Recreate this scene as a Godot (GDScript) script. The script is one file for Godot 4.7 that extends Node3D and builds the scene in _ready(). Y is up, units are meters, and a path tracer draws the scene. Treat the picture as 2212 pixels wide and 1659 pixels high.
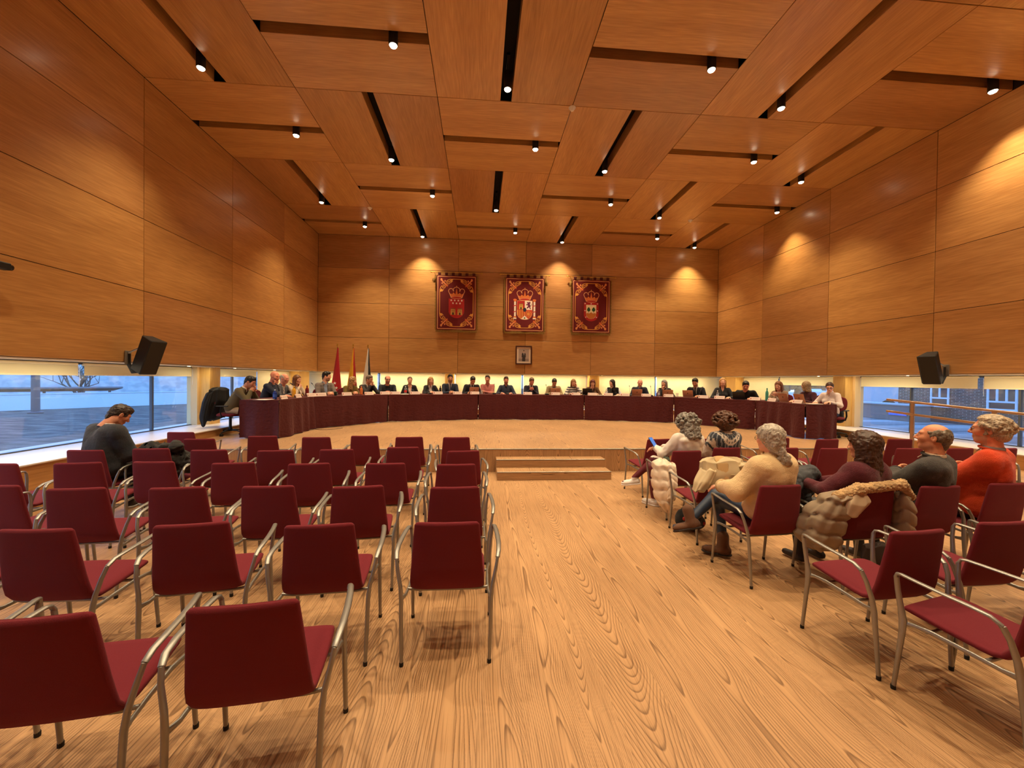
extends Node3D
# A council chamber panelled in veneer: camera, sky, lamps, then the room, then furniture, people and small things. Metres, y up.

const XL := -5.7176
const XR := 8.9824
const ZB := -14.693
const ZF := 0.9
const YC := 6.7106
const MOD := 2.45
const SOF := 1.885
const PLAT := 0.42
const CX := 1.632
const ROW0 := -4.8927
const LAMP_E := 11.5
const STRIP_E := 1.0
const WARM := Color(1.0, 0.90, 0.73)
const WARM_STRIP := Color(1.0, 0.93, 0.76)

var taken := {}
var M := {}
var meshes := {}
var rng := RandomNumberGenerator.new()

# ---------------------------------------------------------------- mesh builder
class MB:
	var v := PackedVector3Array()
	var n := PackedVector3Array()
	var u := PackedVector2Array()
	var c := PackedColorArray()
	var i := PackedInt32Array()
	var col := Color.WHITE
	func add(p: Vector3, nn: Vector3, uv := Vector2.ZERO) -> int:
		v.append(p); n.append(nn); u.append(uv); c.append(col)
		return v.size() - 1
	func t(a: int, b: int, d: int) -> void:
		if (v[b] - v[a]).cross(v[d] - v[a]).dot(n[a] + n[b] + n[d]) > 0.0:
			i.append(a); i.append(d); i.append(b)
		else:
			i.append(a); i.append(b); i.append(d)
	func poly(pts: Array, nn: Vector3, uvs: Array = []) -> void:
		var s := v.size()
		for k in pts.size():
			add(pts[k], nn, uvs[k] if uvs else Vector2.ZERO)
		for k in range(1, pts.size() - 1):
			t(s, s + k, s + k + 1)
	func box(ce: Vector3, sz: Vector3, b := 0.0, bas := Basis.IDENTITY, uo := Vector2.ZERO, grain := 0) -> void:
		# grain: the axis (0 x, 1 y, 2 z) along which u runs
		var h := sz * 0.5
		b = minf(b, minf(h.x, minf(h.y, h.z)) * 0.9)
		for a in 3:
			var p := (a + 1) % 3
			var q := (a + 2) % 3
			for s in [-1.0, 1.0]:
				var pts := []
				var uvs := []
				for e in [[-1.0, -1.0], [1.0, -1.0], [1.0, 1.0], [-1.0, 1.0]]:
					var w := Vector3.ZERO
					w[a] = s * h[a]; w[p] = e[0] * (h[p] - b); w[q] = e[1] * (h[q] - b)
					pts.append(ce + bas * w)
					var ua := w[grain] if grain != a else w[p]
					var va := w[q] if (grain == p or grain == a) else w[p]
					uvs.append(Vector2(ua, va) + uo)
				var nn := Vector3.ZERO
				nn[a] = s
				poly(pts, bas * nn, uvs)
		if b <= 0.0:
			return
		for a in 3:
			var p := (a + 1) % 3
			var q := (a + 2) % 3
			for sp in [-1.0, 1.0]:
				for sq in [-1.0, 1.0]:
					var pts := []
					for e in [[-1.0, 0], [1.0, 0], [1.0, 1], [-1.0, 1]]:
						var w := Vector3.ZERO
						w[a] = e[0] * (h[a] - b)
						w[p] = sp * (h[p] - (b if e[1] else 0.0))
						w[q] = sq * (h[q] - (0.0 if e[1] else b))
						pts.append(ce + bas * w)
					var nn := Vector3.ZERO
					nn[p] = sp; nn[q] = sq
					poly(pts, bas * nn.normalized())
		for sx in [-1.0, 1.0]:
			for sy in [-1.0, 1.0]:
				for sw in [-1.0, 1.0]:
					poly([ce + bas * Vector3(sx * h.x, sy * (h.y - b), sw * (h.z - b)), ce + bas * Vector3(sx * (h.x - b), sy * h.y, sw * (h.z - b)), ce + bas * Vector3(sx * (h.x - b), sy * (h.y - b), sw * h.z)], bas * Vector3(sx, sy, sw).normalized())
	func tube(path: Array, rad: Array, sides := 8, ref := Vector3.UP, caps := true) -> void:
		# rad holds a float (round) or a Vector2 (half width along ref x tangent, half width along ref) for each point
		var s0 := v.size()
		var m := path.size()
		var x := Vector3.ZERO
		for k in m:
			var d: Vector3 = (path[mini(k + 1, m - 1)] - path[maxi(k - 1, 0)]).normalized()
			var r2: Vector2 = rad[k] if rad[k] is Vector2 else Vector2(rad[k], rad[k])
			if k == 0:
				x = ref.cross(d)
				if x.length() < 0.02:
					x = Vector3.RIGHT.cross(d) if absf(d.x) < 0.9 else Vector3.FORWARD.cross(d)
			else:
				x = x - d * x.dot(d)
			x = x.normalized()
			var y := d.cross(x)
			for j in sides + 1:
				var an := TAU * j / sides
				var ca := cos(an)
				var sa := sin(an)
				add(path[k] + x * (ca * r2.x) + y * (sa * r2.y), (x * (ca * r2.y) + y * (sa * r2.x)).normalized(), Vector2(float(j) / sides, k))
		for k in m - 1:
			for j in sides:
				var a := s0 + k * (sides + 1) + j
				var b := a + sides + 1
				t(a, a + 1, b); t(a + 1, b + 1, b)
		if caps:
			for e in [0, m - 1]:
				var d: Vector3 = (path[0] - path[1]).normalized() if e == 0 else (path[m - 1] - path[m - 2]).normalized()
				var r0: float = rad[e].y if rad[e] is Vector2 else rad[e]
				var ce := add(path[e] + d * r0 * 0.35, d)
				var st := v.size()
				for j in sides + 1:
					add(v[s0 + e * (sides + 1) + j], (d + n[s0 + e * (sides + 1) + j] * 0.7).normalized())
				for j in sides:
					t(ce, st + j, st + j + 1)
	func lathe(ce: Vector3, prof: Array, sides := 16, bas := Basis.IDENTITY) -> void:
		# prof: Vector2(radius, height) from bottom to top
		var s0 := v.size()
		var m := prof.size()
		for k in m:
			var d: Vector2 = (prof[mini(k + 1, m - 1)] - prof[maxi(k - 1, 0)]).normalized()
			for j in sides + 1:
				var an := TAU * j / sides
				add(ce + bas * Vector3(prof[k].x * cos(an), prof[k].y, prof[k].x * sin(an)), bas * Vector3(d.y * cos(an), -d.x, d.y * sin(an)), Vector2(float(j) / sides, prof[k].y))
		for k in m - 1:
			for j in sides:
				var a := s0 + k * (sides + 1) + j
				var b := a + sides + 1
				if prof[k].x > 1e-5:
					t(a, a + 1, b)
				if prof[k + 1].x > 1e-5:
					t(a + 1, b + 1, b)
	func ball(ce: Vector3, r: Vector3, bas := Basis.IDENTITY, a := 12, b := 8) -> void:
		var s0 := v.size()
		for k in b + 1:
			var la := PI * (float(k) / b - 0.5)
			for j in a + 1:
				var lo := TAU * j / a
				var d := Vector3(cos(la) * cos(lo), sin(la), cos(la) * sin(lo))
				add(ce + bas * (d * r), (bas * (d / r)).normalized(), Vector2(float(j) / a, float(k) / b))
		for k in b:
			for j in a:
				var p := s0 + k * (a + 1) + j
				var q := p + a + 1
				if k > 0:
					t(p, p + 1, q)
				if k < b - 1:
					t(p + 1, q + 1, q)
	func grid(nu: int, nv: int, f: Callable) -> void:
		# f(s, t) -> Vector3 for s, t in 0..1; normals from differences
		var s0 := v.size()
		var e := 0.002
		for a in nu + 1:
			for b in nv + 1:
				var s := float(a) / nu
				var q := float(b) / nv
				var p: Vector3 = f.call(s, q)
				var du: Vector3 = f.call(s + e, q) - f.call(s - e, q)
				var dv: Vector3 = f.call(s, q + e) - f.call(s, q - e)
				add(p, du.cross(dv).normalized(), Vector2(s, q))
		for a in nu:
			for b in nv:
				var p := s0 + a * (nv + 1) + b
				t(p, p + 1, p + nv + 1); t(p + 1, p + nv + 2, p + nv + 1)
	func append(o: MB, xf: Transform3D, colors = null) -> void:
		var s0 := v.size()
		var nb := xf.basis.inverse().transposed()
		for k in o.v.size():
			v.append(xf * o.v[k])
			n.append((nb * o.n[k]).normalized())
			u.append(o.u[k])
			c.append(colors.call(o.v[k], o.u[k].x) if colors != null else o.c[k])
		for k in o.i:
			i.append(k + s0)
	func mesh(mat: Material) -> ArrayMesh:
		var a := []
		a.resize(Mesh.ARRAY_MAX)
		a[Mesh.ARRAY_VERTEX] = v
		a[Mesh.ARRAY_NORMAL] = n
		a[Mesh.ARRAY_TEX_UV] = u
		a[Mesh.ARRAY_COLOR] = c
		a[Mesh.ARRAY_INDEX] = i
		var m := ArrayMesh.new()
		m.add_surface_from_arrays(Mesh.PRIMITIVE_TRIANGLES, a)
		m.surface_set_material(0, mat)
		return m

# ---------------------------------------------------------------- distance field meshed as surface nets
class Fld:
	var o: Vector3
	var h: float
	var nx: int
	var ny: int
	var nz: int
	var g := PackedFloat32Array()
	func _init(lo: Vector3, hi: Vector3, cell: float) -> void:
		o = lo; h = cell
		nx = int((hi.x - lo.x) / h) + 2
		ny = int((hi.y - lo.y) / h) + 2
		nz = int((hi.z - lo.z) / h) + 2
		g.resize(nx * ny * nz)
		g.fill(1.0)
	func span(lo: Vector3, hi: Vector3) -> Array:
		return [maxi(0, int((lo.x - o.x) / h)), mini(nx - 1, int((hi.x - o.x) / h) + 1), maxi(0, int((lo.y - o.y) / h)), mini(ny - 1, int((hi.y - o.y) / h) + 1), maxi(0, int((lo.z - o.z) / h)), mini(nz - 1, int((hi.z - o.z) / h) + 1)]
	func cone(a: Vector3, b: Vector3, ra: float, rb: float, k := 0.03) -> void:
		var m := Vector3.ONE * (maxf(ra, rb) + k + 2.0 * h)
		var s := span(a.min(b) - m, a.max(b) + m)
		var ab := b - a
		var il := 1.0 / maxf(ab.length_squared(), 1e-8)
		var dr := rb - ra
		var x0: int = s[0]
		var x1: int = s[1]
		for z in range(s[4], s[5] + 1):
			for y in range(s[2], s[3] + 1):
				var base := (z * ny + y) * nx
				var q := Vector3(o.x + x0 * h, o.y + y * h, o.z + z * h) - a
				for x in range(x0, x1 + 1):
					var tt := clampf(q.dot(ab) * il, 0.0, 1.0)
					var d := (q - ab * tt).length() - ra - dr * tt
					var e := g[base + x]
					var w := maxf(k - absf(d - e), 0.0)
					g[base + x] = minf(d, e) - w * w / k * 0.25
					q.x += h
	func ell(ce: Vector3, r: Vector3, bas := Basis.IDENTITY, k := 0.03, cut := false) -> void:
		var big := maxf(r.x, maxf(r.y, r.z))
		var m := Vector3.ONE * (big + k + 2.0 * h)
		var s := span(ce - m, ce + m)
		var inv := bas.transposed()
		var ir := Vector3(1.0 / r.x, 1.0 / r.y, 1.0 / r.z)
		for z in range(s[4], s[5] + 1):
			for y in range(s[2], s[3] + 1):
				var base := (z * ny + y) * nx
				for x in range(s[0], s[1] + 1):
					var p := inv * (Vector3(o.x + x * h, o.y + y * h, o.z + z * h) - ce) * ir
					var k0 := p.length()
					var d := k0 * (k0 - 1.0) / maxf((p * ir).length(), 1e-6)
					var e := g[base + x]
					if cut:
						d = -d
						var w := maxf(k - absf(d - e), 0.0)
						g[base + x] = maxf(d, e) + w * w / k * 0.25
					else:
						var w := maxf(k - absf(d - e), 0.0)
						g[base + x] = minf(d, e) - w * w / k * 0.25
	func plane(at: Vector3, nn: Vector3) -> void:
		# removes what lies on the side nn points to
		for z in nz:
			for y in ny:
				for x in nx:
					var k := (z * ny + y) * nx + x
					g[k] = maxf(g[k], (Vector3(o.x + x * h, o.y + y * h, o.z + z * h) - at).dot(nn))
	func ripple(noise: FastNoiseLite, amp: float) -> void:
		for z in nz:
			for y in ny:
				for x in nx:
					var k := (z * ny + y) * nx + x
					if absf(g[k]) < 4.0 * h + amp:
						g[k] += amp * noise.get_noise_3d(o.x + x * h, o.y + y * h, o.z + z * h)
	func net(mb: MB, paint = null, xf := Transform3D.IDENTITY) -> void:
		var id := PackedInt32Array()
		id.resize(g.size())
		id.fill(-1)
		var sx := 1
		var sy := nx
		var sz := nx * ny
		var far := 3.0 * h
		var cells := PackedInt32Array()
		for z in nz - 1:
			for y in ny - 1:
				var k := (z * ny + y) * nx
				for x in nx - 1:
					var a := g[k + x]
					if a > far or a < -far:
						continue
					var j := k + x
					var b := g[j + 1]
					var cc := g[j + sy]
					var d := g[j + sy + 1]
					var e := g[j + sz]
					var f := g[j + sz + 1]
					var gg := g[j + sz + sy]
					var hh := g[j + sz + sy + 1]
					var inside := int(a < 0.0) + int(b < 0.0) + int(cc < 0.0) + int(d < 0.0) + int(e < 0.0) + int(f < 0.0) + int(gg < 0.0) + int(hh < 0.0)
					if inside == 0 or inside == 8:
						continue
					var p := Vector3.ZERO
					var m := 0
					if (a < 0.0) != (b < 0.0): p += Vector3(a / (a - b), 0, 0); m += 1
					if (cc < 0.0) != (d < 0.0): p += Vector3(cc / (cc - d), 1, 0); m += 1
					if (e < 0.0) != (f < 0.0): p += Vector3(e / (e - f), 0, 1); m += 1
					if (gg < 0.0) != (hh < 0.0): p += Vector3(gg / (gg - hh), 1, 1); m += 1
					if (a < 0.0) != (cc < 0.0): p += Vector3(0, a / (a - cc), 0); m += 1
					if (b < 0.0) != (d < 0.0): p += Vector3(1, b / (b - d), 0); m += 1
					if (e < 0.0) != (gg < 0.0): p += Vector3(0, e / (e - gg), 1); m += 1
					if (f < 0.0) != (hh < 0.0): p += Vector3(1, f / (f - hh), 1); m += 1
					if (a < 0.0) != (e < 0.0): p += Vector3(0, 0, a / (a - e)); m += 1
					if (b < 0.0) != (f < 0.0): p += Vector3(1, 0, b / (b - f)); m += 1
					if (cc < 0.0) != (gg < 0.0): p += Vector3(0, 1, cc / (cc - gg)); m += 1
					if (d < 0.0) != (hh < 0.0): p += Vector3(1, 1, d / (d - hh)); m += 1
					var nn := Vector3(b + d + f + hh - a - cc - e - gg, cc + d + gg + hh - a - b - e - f, e + f + gg + hh - a - b - cc - d).normalized()
					var w := o + (p / m + Vector3(x, y, z)) * h
					if paint != null:
						mb.col = paint.call(w)
					id[j] = mb.add(xf * w, xf.basis * nn, Vector2(w.x + w.z, w.y) * 2.0)
					cells.append(j)
		for j in cells:
			var a := g[j] < 0.0
			if a != (g[j + sx] < 0.0) and id[j - sy] >= 0 and id[j - sz] >= 0 and id[j - sy - sz] >= 0:
				mb.t(id[j], id[j - sy], id[j - sy - sz]); mb.t(id[j], id[j - sy - sz], id[j - sz])
			if a != (g[j + sy] < 0.0) and id[j - sx] >= 0 and id[j - sz] >= 0 and id[j - sx - sz] >= 0:
				mb.t(id[j], id[j - sx], id[j - sx - sz]); mb.t(id[j], id[j - sx - sz], id[j - sz])
			if a != (g[j + sz] < 0.0) and id[j - sx] >= 0 and id[j - sy] >= 0 and id[j - sx - sy] >= 0:
				mb.t(id[j], id[j - sx], id[j - sx - sy]); mb.t(id[j], id[j - sx - sy], id[j - sy])

# ---------------------------------------------------------------- nodes
func numbered(called: String) -> String:
	taken[called] = taken.get(called, -1) + 1
	return called if taken[called] == 0 else "%s_%03d" % [called, taken[called]]

func tag(o: Node, label: String, category: String, group := "", kind := "") -> Node:
	if label: o.set_meta("label", label)
	if category: o.set_meta("category", category)
	if group: o.set_meta("group", group)
	if kind: o.set_meta("kind", kind)
	return o

func thing(called: String, label: String, category: String, at := Vector3.ZERO, turn := 0.0, group := "", kind := "") -> Node3D:
	var o := Node3D.new()
	o.name = numbered(called)
	add_child(o)
	o.position = at
	o.rotation.y = turn
	tag(o, label, category, group, kind)
	return o

func inst(called: String, mesh: Mesh, parent: Node, xf := Transform3D.IDENTITY) -> MeshInstance3D:
	var o := MeshInstance3D.new()
	o.name = numbered(called) if parent == self else called
	o.mesh = mesh
	o.transform = xf
	o.cast_shadow = GeometryInstance3D.SHADOW_CASTING_SETTING_ON
	parent.add_child(o, true)
	return o

func part(called: String, mb: MB, mat: Material, parent: Node, xf := Transform3D.IDENTITY) -> MeshInstance3D:
	return inst(called, mb.mesh(mat), parent, xf)

func struct(called: String, mb: MB, mat: Material) -> MeshInstance3D:
	var o := part(called, mb, mat, self)
	o.set_meta("kind", "structure")
	return o

func copy_thing(src: Node3D, at: Vector3, turn: float, label: String) -> Node3D:
	var o: Node3D = src.duplicate()
	o.name = numbered(str(src.name).get_slice("_0", 0))
	add_child(o)
	o.position = at
	o.rotation.y = turn
	o.set_meta("label", label)
	return o

func V(x: float, y: float, z: float) -> Vector3:
	return Vector3(x, y, z)

func aim(dir: Vector3, up := Vector3.UP) -> Basis:
	# a basis whose -z looks along dir
	return Basis.looking_at(dir, up if absf(dir.normalized().dot(up)) < 0.99 else Vector3.RIGHT)

# ---------------------------------------------------------------- materials
func mat(col: Color, rough := 0.7, metal := 0.0) -> StandardMaterial3D:
	var m := StandardMaterial3D.new()
	m.albedo_color = col
	m.roughness = rough
	m.metallic = metal
	return m

func s8(r: float, g: float, b: float) -> Color:
	return Color(r / 255.0, g / 255.0, b / 255.0)

func lin(c: Color) -> Color:
	return c.srgb_to_linear()

func noise(sd: int, freq: float, oct := 3) -> FastNoiseLite:
	var f := FastNoiseLite.new()
	f.seed = sd
	f.noise_type = FastNoiseLite.TYPE_SIMPLEX_SMOOTH
	f.frequency = freq
	f.fractal_octaves = oct
	return f

func crease_noise(sd: int, freq: float, oct := 2) -> FastNoiseLite:
	var f := noise(sd, freq, oct)
	f.fractal_type = FastNoiseLite.FRACTAL_RIDGED
	return f

func gray(sd: int, freq: float, oct: int, w: int, h: int, W: int, H: int) -> PackedByteArray:
	var im := noise(sd, freq, oct).get_image(w, h)
	im.resize(W, H, Image.INTERPOLATE_CUBIC)
	im.convert(Image.FORMAT_L8)
	return im.get_data()

func tex(data: PackedByteArray, w: int, h: int) -> ImageTexture:
	var im := Image.create_from_data(w, h, false, Image.FORMAT_RGB8, data)
	im.generate_mipmaps()
	return ImageTexture.create_from_image(im)

func veneer_texture(dark: Color, light: Color) -> ImageTexture:
	# 5 m along the grain by 2.5 m across it
	var W := 1280
	var H := 1024
	var fine := gray(3, 0.2, 3, 36, H, W, H)
	var flame := gray(7, 0.05, 2, 200, H, W, H)
	var wide := gray(11, 0.006, 2, 150, H, W, H)
	var out := PackedByteArray()
	out.resize(W * H * 3)
	var dr := dark.r * 255.0
	var dg := dark.g * 255.0
	var db := dark.b * 255.0
	var er := (light.r - dark.r) * 255.0
	var eg := (light.g - dark.g) * 255.0
	var eb := (light.b - dark.b) * 255.0
	for k in W * H:
		var t := clampf((fine[k] * 0.40 + flame[k] * 0.32 + wide[k] * 0.28) / 255.0 * 1.4 - 0.2, 0.0, 1.0)
		out[k * 3] = int(dr + er * t)
		out[k * 3 + 1] = int(dg + eg * t)
		out[k * 3 + 2] = int(db + eb * t)
	return tex(out, W, H)

func oak_texture() -> ImageTexture:
	# printed oak sheet: 3.2 m across by 4.8 m along the grain (rows)
	var W := 1600
	var H := 1800
	var wim := noise(21, 0.008, 2).get_seamless_image(256, 384)
	wim.resize(W, H, Image.INTERPOLATE_CUBIC)
	wim.convert(Image.FORMAT_L8)
	var warp := wim.get_data()
	var pim := noise(25, 0.2, 2).get_seamless_image(W, 40)
	pim.resize(W, H, Image.INTERPOLATE_CUBIC)
	pim.convert(Image.FORMAT_L8)
	var pore := pim.get_data()
	var tim := noise(29, 0.012, 2).get_seamless_image(256, 256)
	tim.resize(W, H, Image.INTERPOLATE_CUBIC)
	tim.convert(Image.FORMAT_L8)
	var tone := tim.get_data()
	var r := RandomNumberGenerator.new()
	r.seed = 5
	var edge := [0.0]
	while edge[-1] < W - 120:
		edge.append(edge[-1] + r.randf_range(76.0, 150.0))
	edge[-1] = float(W)
	var strip := PackedInt32Array()
	strip.resize(W)
	var sc := []
	for s in edge.size() - 1:
		for x in range(int(edge[s]), int(edge[s + 1])):
			strip[x] = s
		sc.append([(edge[s] + edge[s + 1]) * 0.5 + r.randf_range(-16, 16), (edge[s + 1] - edge[s]) * 0.5, float(r.randi_range(24, 50) if r.randf() < 0.55 else r.randi_range(2, 6)) * (1.0 if r.randf() < 0.5 else -1.0) / H, r.randf_range(8.0, 15.0), r.randf()])
	var out := PackedByteArray()
	out.resize(W * H * 3)
	var k := 0
	for y in H:
		for x in W:
			var w := warp[k] / 255.0 - 0.5
			var q: Array = sc[strip[x]]
			var xx: float = (x + w * 44.0 - q[0]) / q[1]
			var f: float = q[4] + y * q[2] + q[3] * (xx * xx if absf(xx) < 0.4 else 0.8 * absf(xx) - 0.16) + w * 3.4
			f = f - floorf(f)
			var d := 0.3 * f + 0.9 * smoothstep(0.62, 0.92, f)
			if f > 0.92:
				d *= (1.0 - f) * 12.5
			var p := pore[k] / 255.0
			var t := 1.0 - 0.40 * d - 0.75 * maxf(0.0, p - 0.5) + 0.14 * (tone[k] / 255.0 - 0.5)
			out[k * 3] = int(clampf(192.0 * (0.34 + 0.66 * t), 0, 255))
			out[k * 3 + 1] = int(clampf(150.0 * (0.27 + 0.73 * t), 0, 255))
			out[k * 3 + 2] = int(clampf(107.0 * (0.2 + 0.80 * t), 0, 255))
			k += 1
	return tex(out, W, H)

func weave_normal(sd: int, freq: float) -> NoiseTexture2D:
	var t := NoiseTexture2D.new()
	t.noise = noise(sd, freq, 2)
	t.width = 256
	t.height = 256
	t.seamless = true
	t.as_normal_map = true
	t.bump_strength = 4.0
	return t

func cloth(col: Color, rough := 0.9, sheen := 0.3, wn: Texture2D = null, sc := 6.0) -> StandardMaterial3D:
	var m := mat(col, rough)
	m.rim_enabled = sheen > 0.0
	m.rim = sheen
	m.rim_tint = 0.6
	if wn:
		m.normal_enabled = true
		m.normal_texture = wn
		m.normal_scale = 0.9
		m.uv1_triplanar = true
		m.uv1_scale = Vector3.ONE * sc
	return m

func make_materials() -> void:
	var weave := weave_normal(2, 0.22)
	var crease := weave_normal(9, 0.03)
	var ven := veneer_texture(s8(168, 117, 64), s8(216, 164, 101))
	for k in 5:
		var tone: float = [1.0, 0.93, 0.97, 0.89, 0.99][k]
		var m := mat(Color(tone, tone * [1.0, 0.99, 1.0, 0.97, 1.01][k], tone * [1.0, 0.96, 1.02, 1.0, 1.0][k]).clamp(), 0.36)
		m.albedo_texture = ven
		m.uv1_scale = V(1 / 5.0, 1 / 2.5, 1)
		m.clearcoat_enabled = true
		m.clearcoat = 0.35
		m.clearcoat_roughness = 0.22
		M["veneer%d" % k] = m
	var oak := oak_texture()
	M.floor = mat(Color.WHITE, 0.42)
	M.floor.albedo_texture = oak
	M.floor.uv1_scale = V(1 / 3.2, 1 / 4.8, 1)
	M.riser = M.floor
	M.golden = mat(Color.WHITE, 0.5)
	M.golden.albedo_texture = veneer_texture(s8(206, 158, 82), s8(232, 190, 112))
	M.golden.uv1_scale = V(1 / 5.0, 1 / 2.5, 1)
	M.pale = mat(s8(238, 206, 150), 0.45)
	M.pale_sill = mat(s8(222, 212, 200), 0.35)
	M.dark_back = mat(s8(40, 22, 10), 0.8)
	M.void = mat(s8(16, 14, 13), 0.9)
	M.slot_side = mat(s8(112, 62, 30), 0.6)
	M.white = mat(s8(235, 230, 220), 0.6)
	M.plaster = mat(s8(226, 214, 188), 0.8)
	M.black = mat(s8(15, 14, 14), 0.55)
	M.black_shiny = mat(s8(14, 14, 15), 0.22)
	M.steel = mat(s8(150, 147, 141), 0.4, 0.7)
	M.dark_metal = mat(s8(74, 70, 66), 0.45, 0.8)
	M.grey_frame = mat(s8(88, 92, 98), 0.5, 0.3)
	M.copper = mat(s8(184, 156, 132), 0.34, 0.85)
	M.brass = mat(s8(206, 168, 84), 0.3, 1.0)
	M.burgundy = cloth(s8(110, 16, 31), 0.92, 0.2, weave, 9.0)
	M.velvet = cloth(s8(76, 11, 13), 0.85, 0.6, crease, 1.6)
	M.rubber = mat(s8(30, 29, 28), 0.8)
	M.blind = cloth(s8(240, 228, 188), 0.9, 0.0, weave, 12.0)
	M.blind.backlight_enabled = true
	M.blind.backlight = Color(0.35, 0.35, 0.33)
	M.blind_bar = mat(s8(244, 232, 196), 0.5)
	M.glass = mat(Color(0.92, 0.97, 1.0, 0.06), 0.02)
	M.glass.transparency = BaseMaterial3D.TRANSPARENCY_ALPHA
	M.glass.metallic_specular = 0.5
	M.clear = mat(Color(0.95, 0.97, 0.97, 0.16), 0.05)
	M.clear.transparency = BaseMaterial3D.TRANSPARENCY_ALPHA
	M.paint = mat(Color.WHITE, 0.85)
	M.paint.vertex_color_use_as_albedo = true
	M.skin = mat(Color.WHITE, 0.55)
	M.skin.vertex_color_use_as_albedo = true
	M.hair = mat(Color.WHITE, 0.5)
	M.hair.vertex_color_use_as_albedo = true
	M.knit = cloth(Color.WHITE, 0.95, 0.25, weave, 3.0)
	M.knit.vertex_color_use_as_albedo = true
	M.suit = cloth(Color.WHITE, 0.8, 0.15, weave, 24.0)
	M.suit.vertex_color_use_as_albedo = true
	M.lamp_glow = mat(Color.BLACK, 1.0)
	M.lamp_glow.emission_enabled = true
	M.lamp_glow.emission = Color(1.0, 0.92, 0.78)
	M.lamp_glow.emission_energy_multiplier = 30.0
	M.strip_glow = mat(Color.BLACK, 1.0)
	M.strip_glow.emission_enabled = true
	M.strip_glow.emission = Color(1.0, 0.93, 0.76)
	M.strip_glow.emission_energy_multiplier = 5.0

# ---------------------------------------------------------------- flat print
class Cv:
	var im: Image
	var k: float
	var dx := 0.0
	var fx := false
	var fy := false
	var w: float
	var hh: float
	func _init(uw: float, uh: float, scale: float, bg: Color) -> void:
		k = scale; w = uw; hh = uh
		im = Image.create(int(uw * k), int(uh * k), false, Image.FORMAT_RGBA8)
		im.fill(bg)
	func m(p: Vector2) -> Vector2:
		return Vector2(w - p.x if fx else p.x, hh - p.y if fy else p.y) * k
	func poly(pts: Array, col: Color) -> void:
		var q := []
		var lo := 1e9
		var hi := -1e9
		for p in pts:
			var e := m(p)
			q.append(e); lo = minf(lo, e.y); hi = maxf(hi, e.y)
		for y in range(maxi(0, int(lo)), mini(im.get_height() - 1, int(hi)) + 1):
			var xs := []
			var yy := y + 0.5
			for j in q.size():
				var a: Vector2 = q[j]
				var b: Vector2 = q[(j + 1) % q.size()]
				if (a.y <= yy) != (b.y <= yy):
					xs.append(a.x + (b.x - a.x) * (yy - a.y) / (b.y - a.y))
			xs.sort()
			for j in range(0, xs.size() - 1, 2):
				im.fill_rect(Rect2i(int(round(xs[j])), y, int(round(xs[j + 1])) - int(round(xs[j])), 1), col)
	func oval(c: Vector2, rx: float, ry: float, col: Color) -> void:
		var pts := []
		for j in 28:
			pts.append(c + Vector2(cos(TAU * j / 28) * rx, sin(TAU * j / 28) * ry))
		poly(pts, col)
	func line(pts: Array, wd: float, col: Color) -> void:
		for j in pts.size() - 1:
			var d: Vector2 = (pts[j + 1] - pts[j]).normalized().orthogonal() * wd * 0.5
			poly([pts[j] + d, pts[j + 1] + d, pts[j + 1] - d, pts[j] - d], col)
		for p in pts:
			oval(p, wd * 0.5, wd * 0.5, col)
	func arc(c: Vector2, r0: float, r1: float, a0: float, a1: float, wd: float, col: Color) -> void:
		var pts := []
		for j in 19:
			var t := j / 18.0
			var a := deg_to_rad(lerpf(a0, a1, t))
			pts.append(c + Vector2(cos(a), sin(a)) * lerpf(r0, r1, t))
		line(pts, wd, col)
	func star(c: Vector2, r: float, col: Color) -> void:
		var pts := []
		for j in 10:
			var a := -PI / 2 + PI * j / 5
			pts.append(c + Vector2(cos(a), sin(a)) * (r if j % 2 == 0 else r * 0.42))
		poly(pts, col)
	func castle(x: float, y: float, s: float, col: Color, dark: Color) -> void:
		poly([Vector2(x - 5 * s, y), Vector2(x - 4.4 * s, y - 11 * s), Vector2(x + 4.4 * s, y - 11 * s), Vector2(x + 5 * s, y)], col)
		for j in 3:
			poly([Vector2(x - 4.4 * s + j * 3.3 * s, y - 11 * s), Vector2(x - 4.4 * s + j * 3.3 * s, y - 13.5 * s), Vector2(x - 2.2 * s + j * 3.3 * s, y - 13.5 * s), Vector2(x - 2.2 * s + j * 3.3 * s, y - 11 * s)], col.lerp(dark, 0.5))
		poly([Vector2(x - 1.5 * s, y), Vector2(x - 1.5 * s, y - 4 * s), Vector2(x, y - 5.5 * s), Vector2(x + 1.5 * s, y - 4 * s), Vector2(x + 1.5 * s, y)], dark)
		oval(Vector2(x - 1.7 * s, y - 8 * s), 0.7 * s, 1.0 * s, dark)
		oval(Vector2(x + 1.7 * s, y - 8 * s), 0.7 * s, 1.0 * s, dark)

func v2(x: float, y: float) -> Vector2:
	return Vector2(x, y)

func shield(x0: float, x1: float, y0: float, y1: float) -> Array:
	var pts := [v2(x0, y0), v2(x1, y0)]
	var cx := (x0 + x1) / 2
	var ym := y0 + (y1 - y0) * 0.64
	for j in 17:
		var a := PI * j / 16.0
		pts.append(v2(cx + cos(a) * (x1 - x0) / 2, ym + sin(a) * (y1 - ym)))
	return pts

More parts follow.
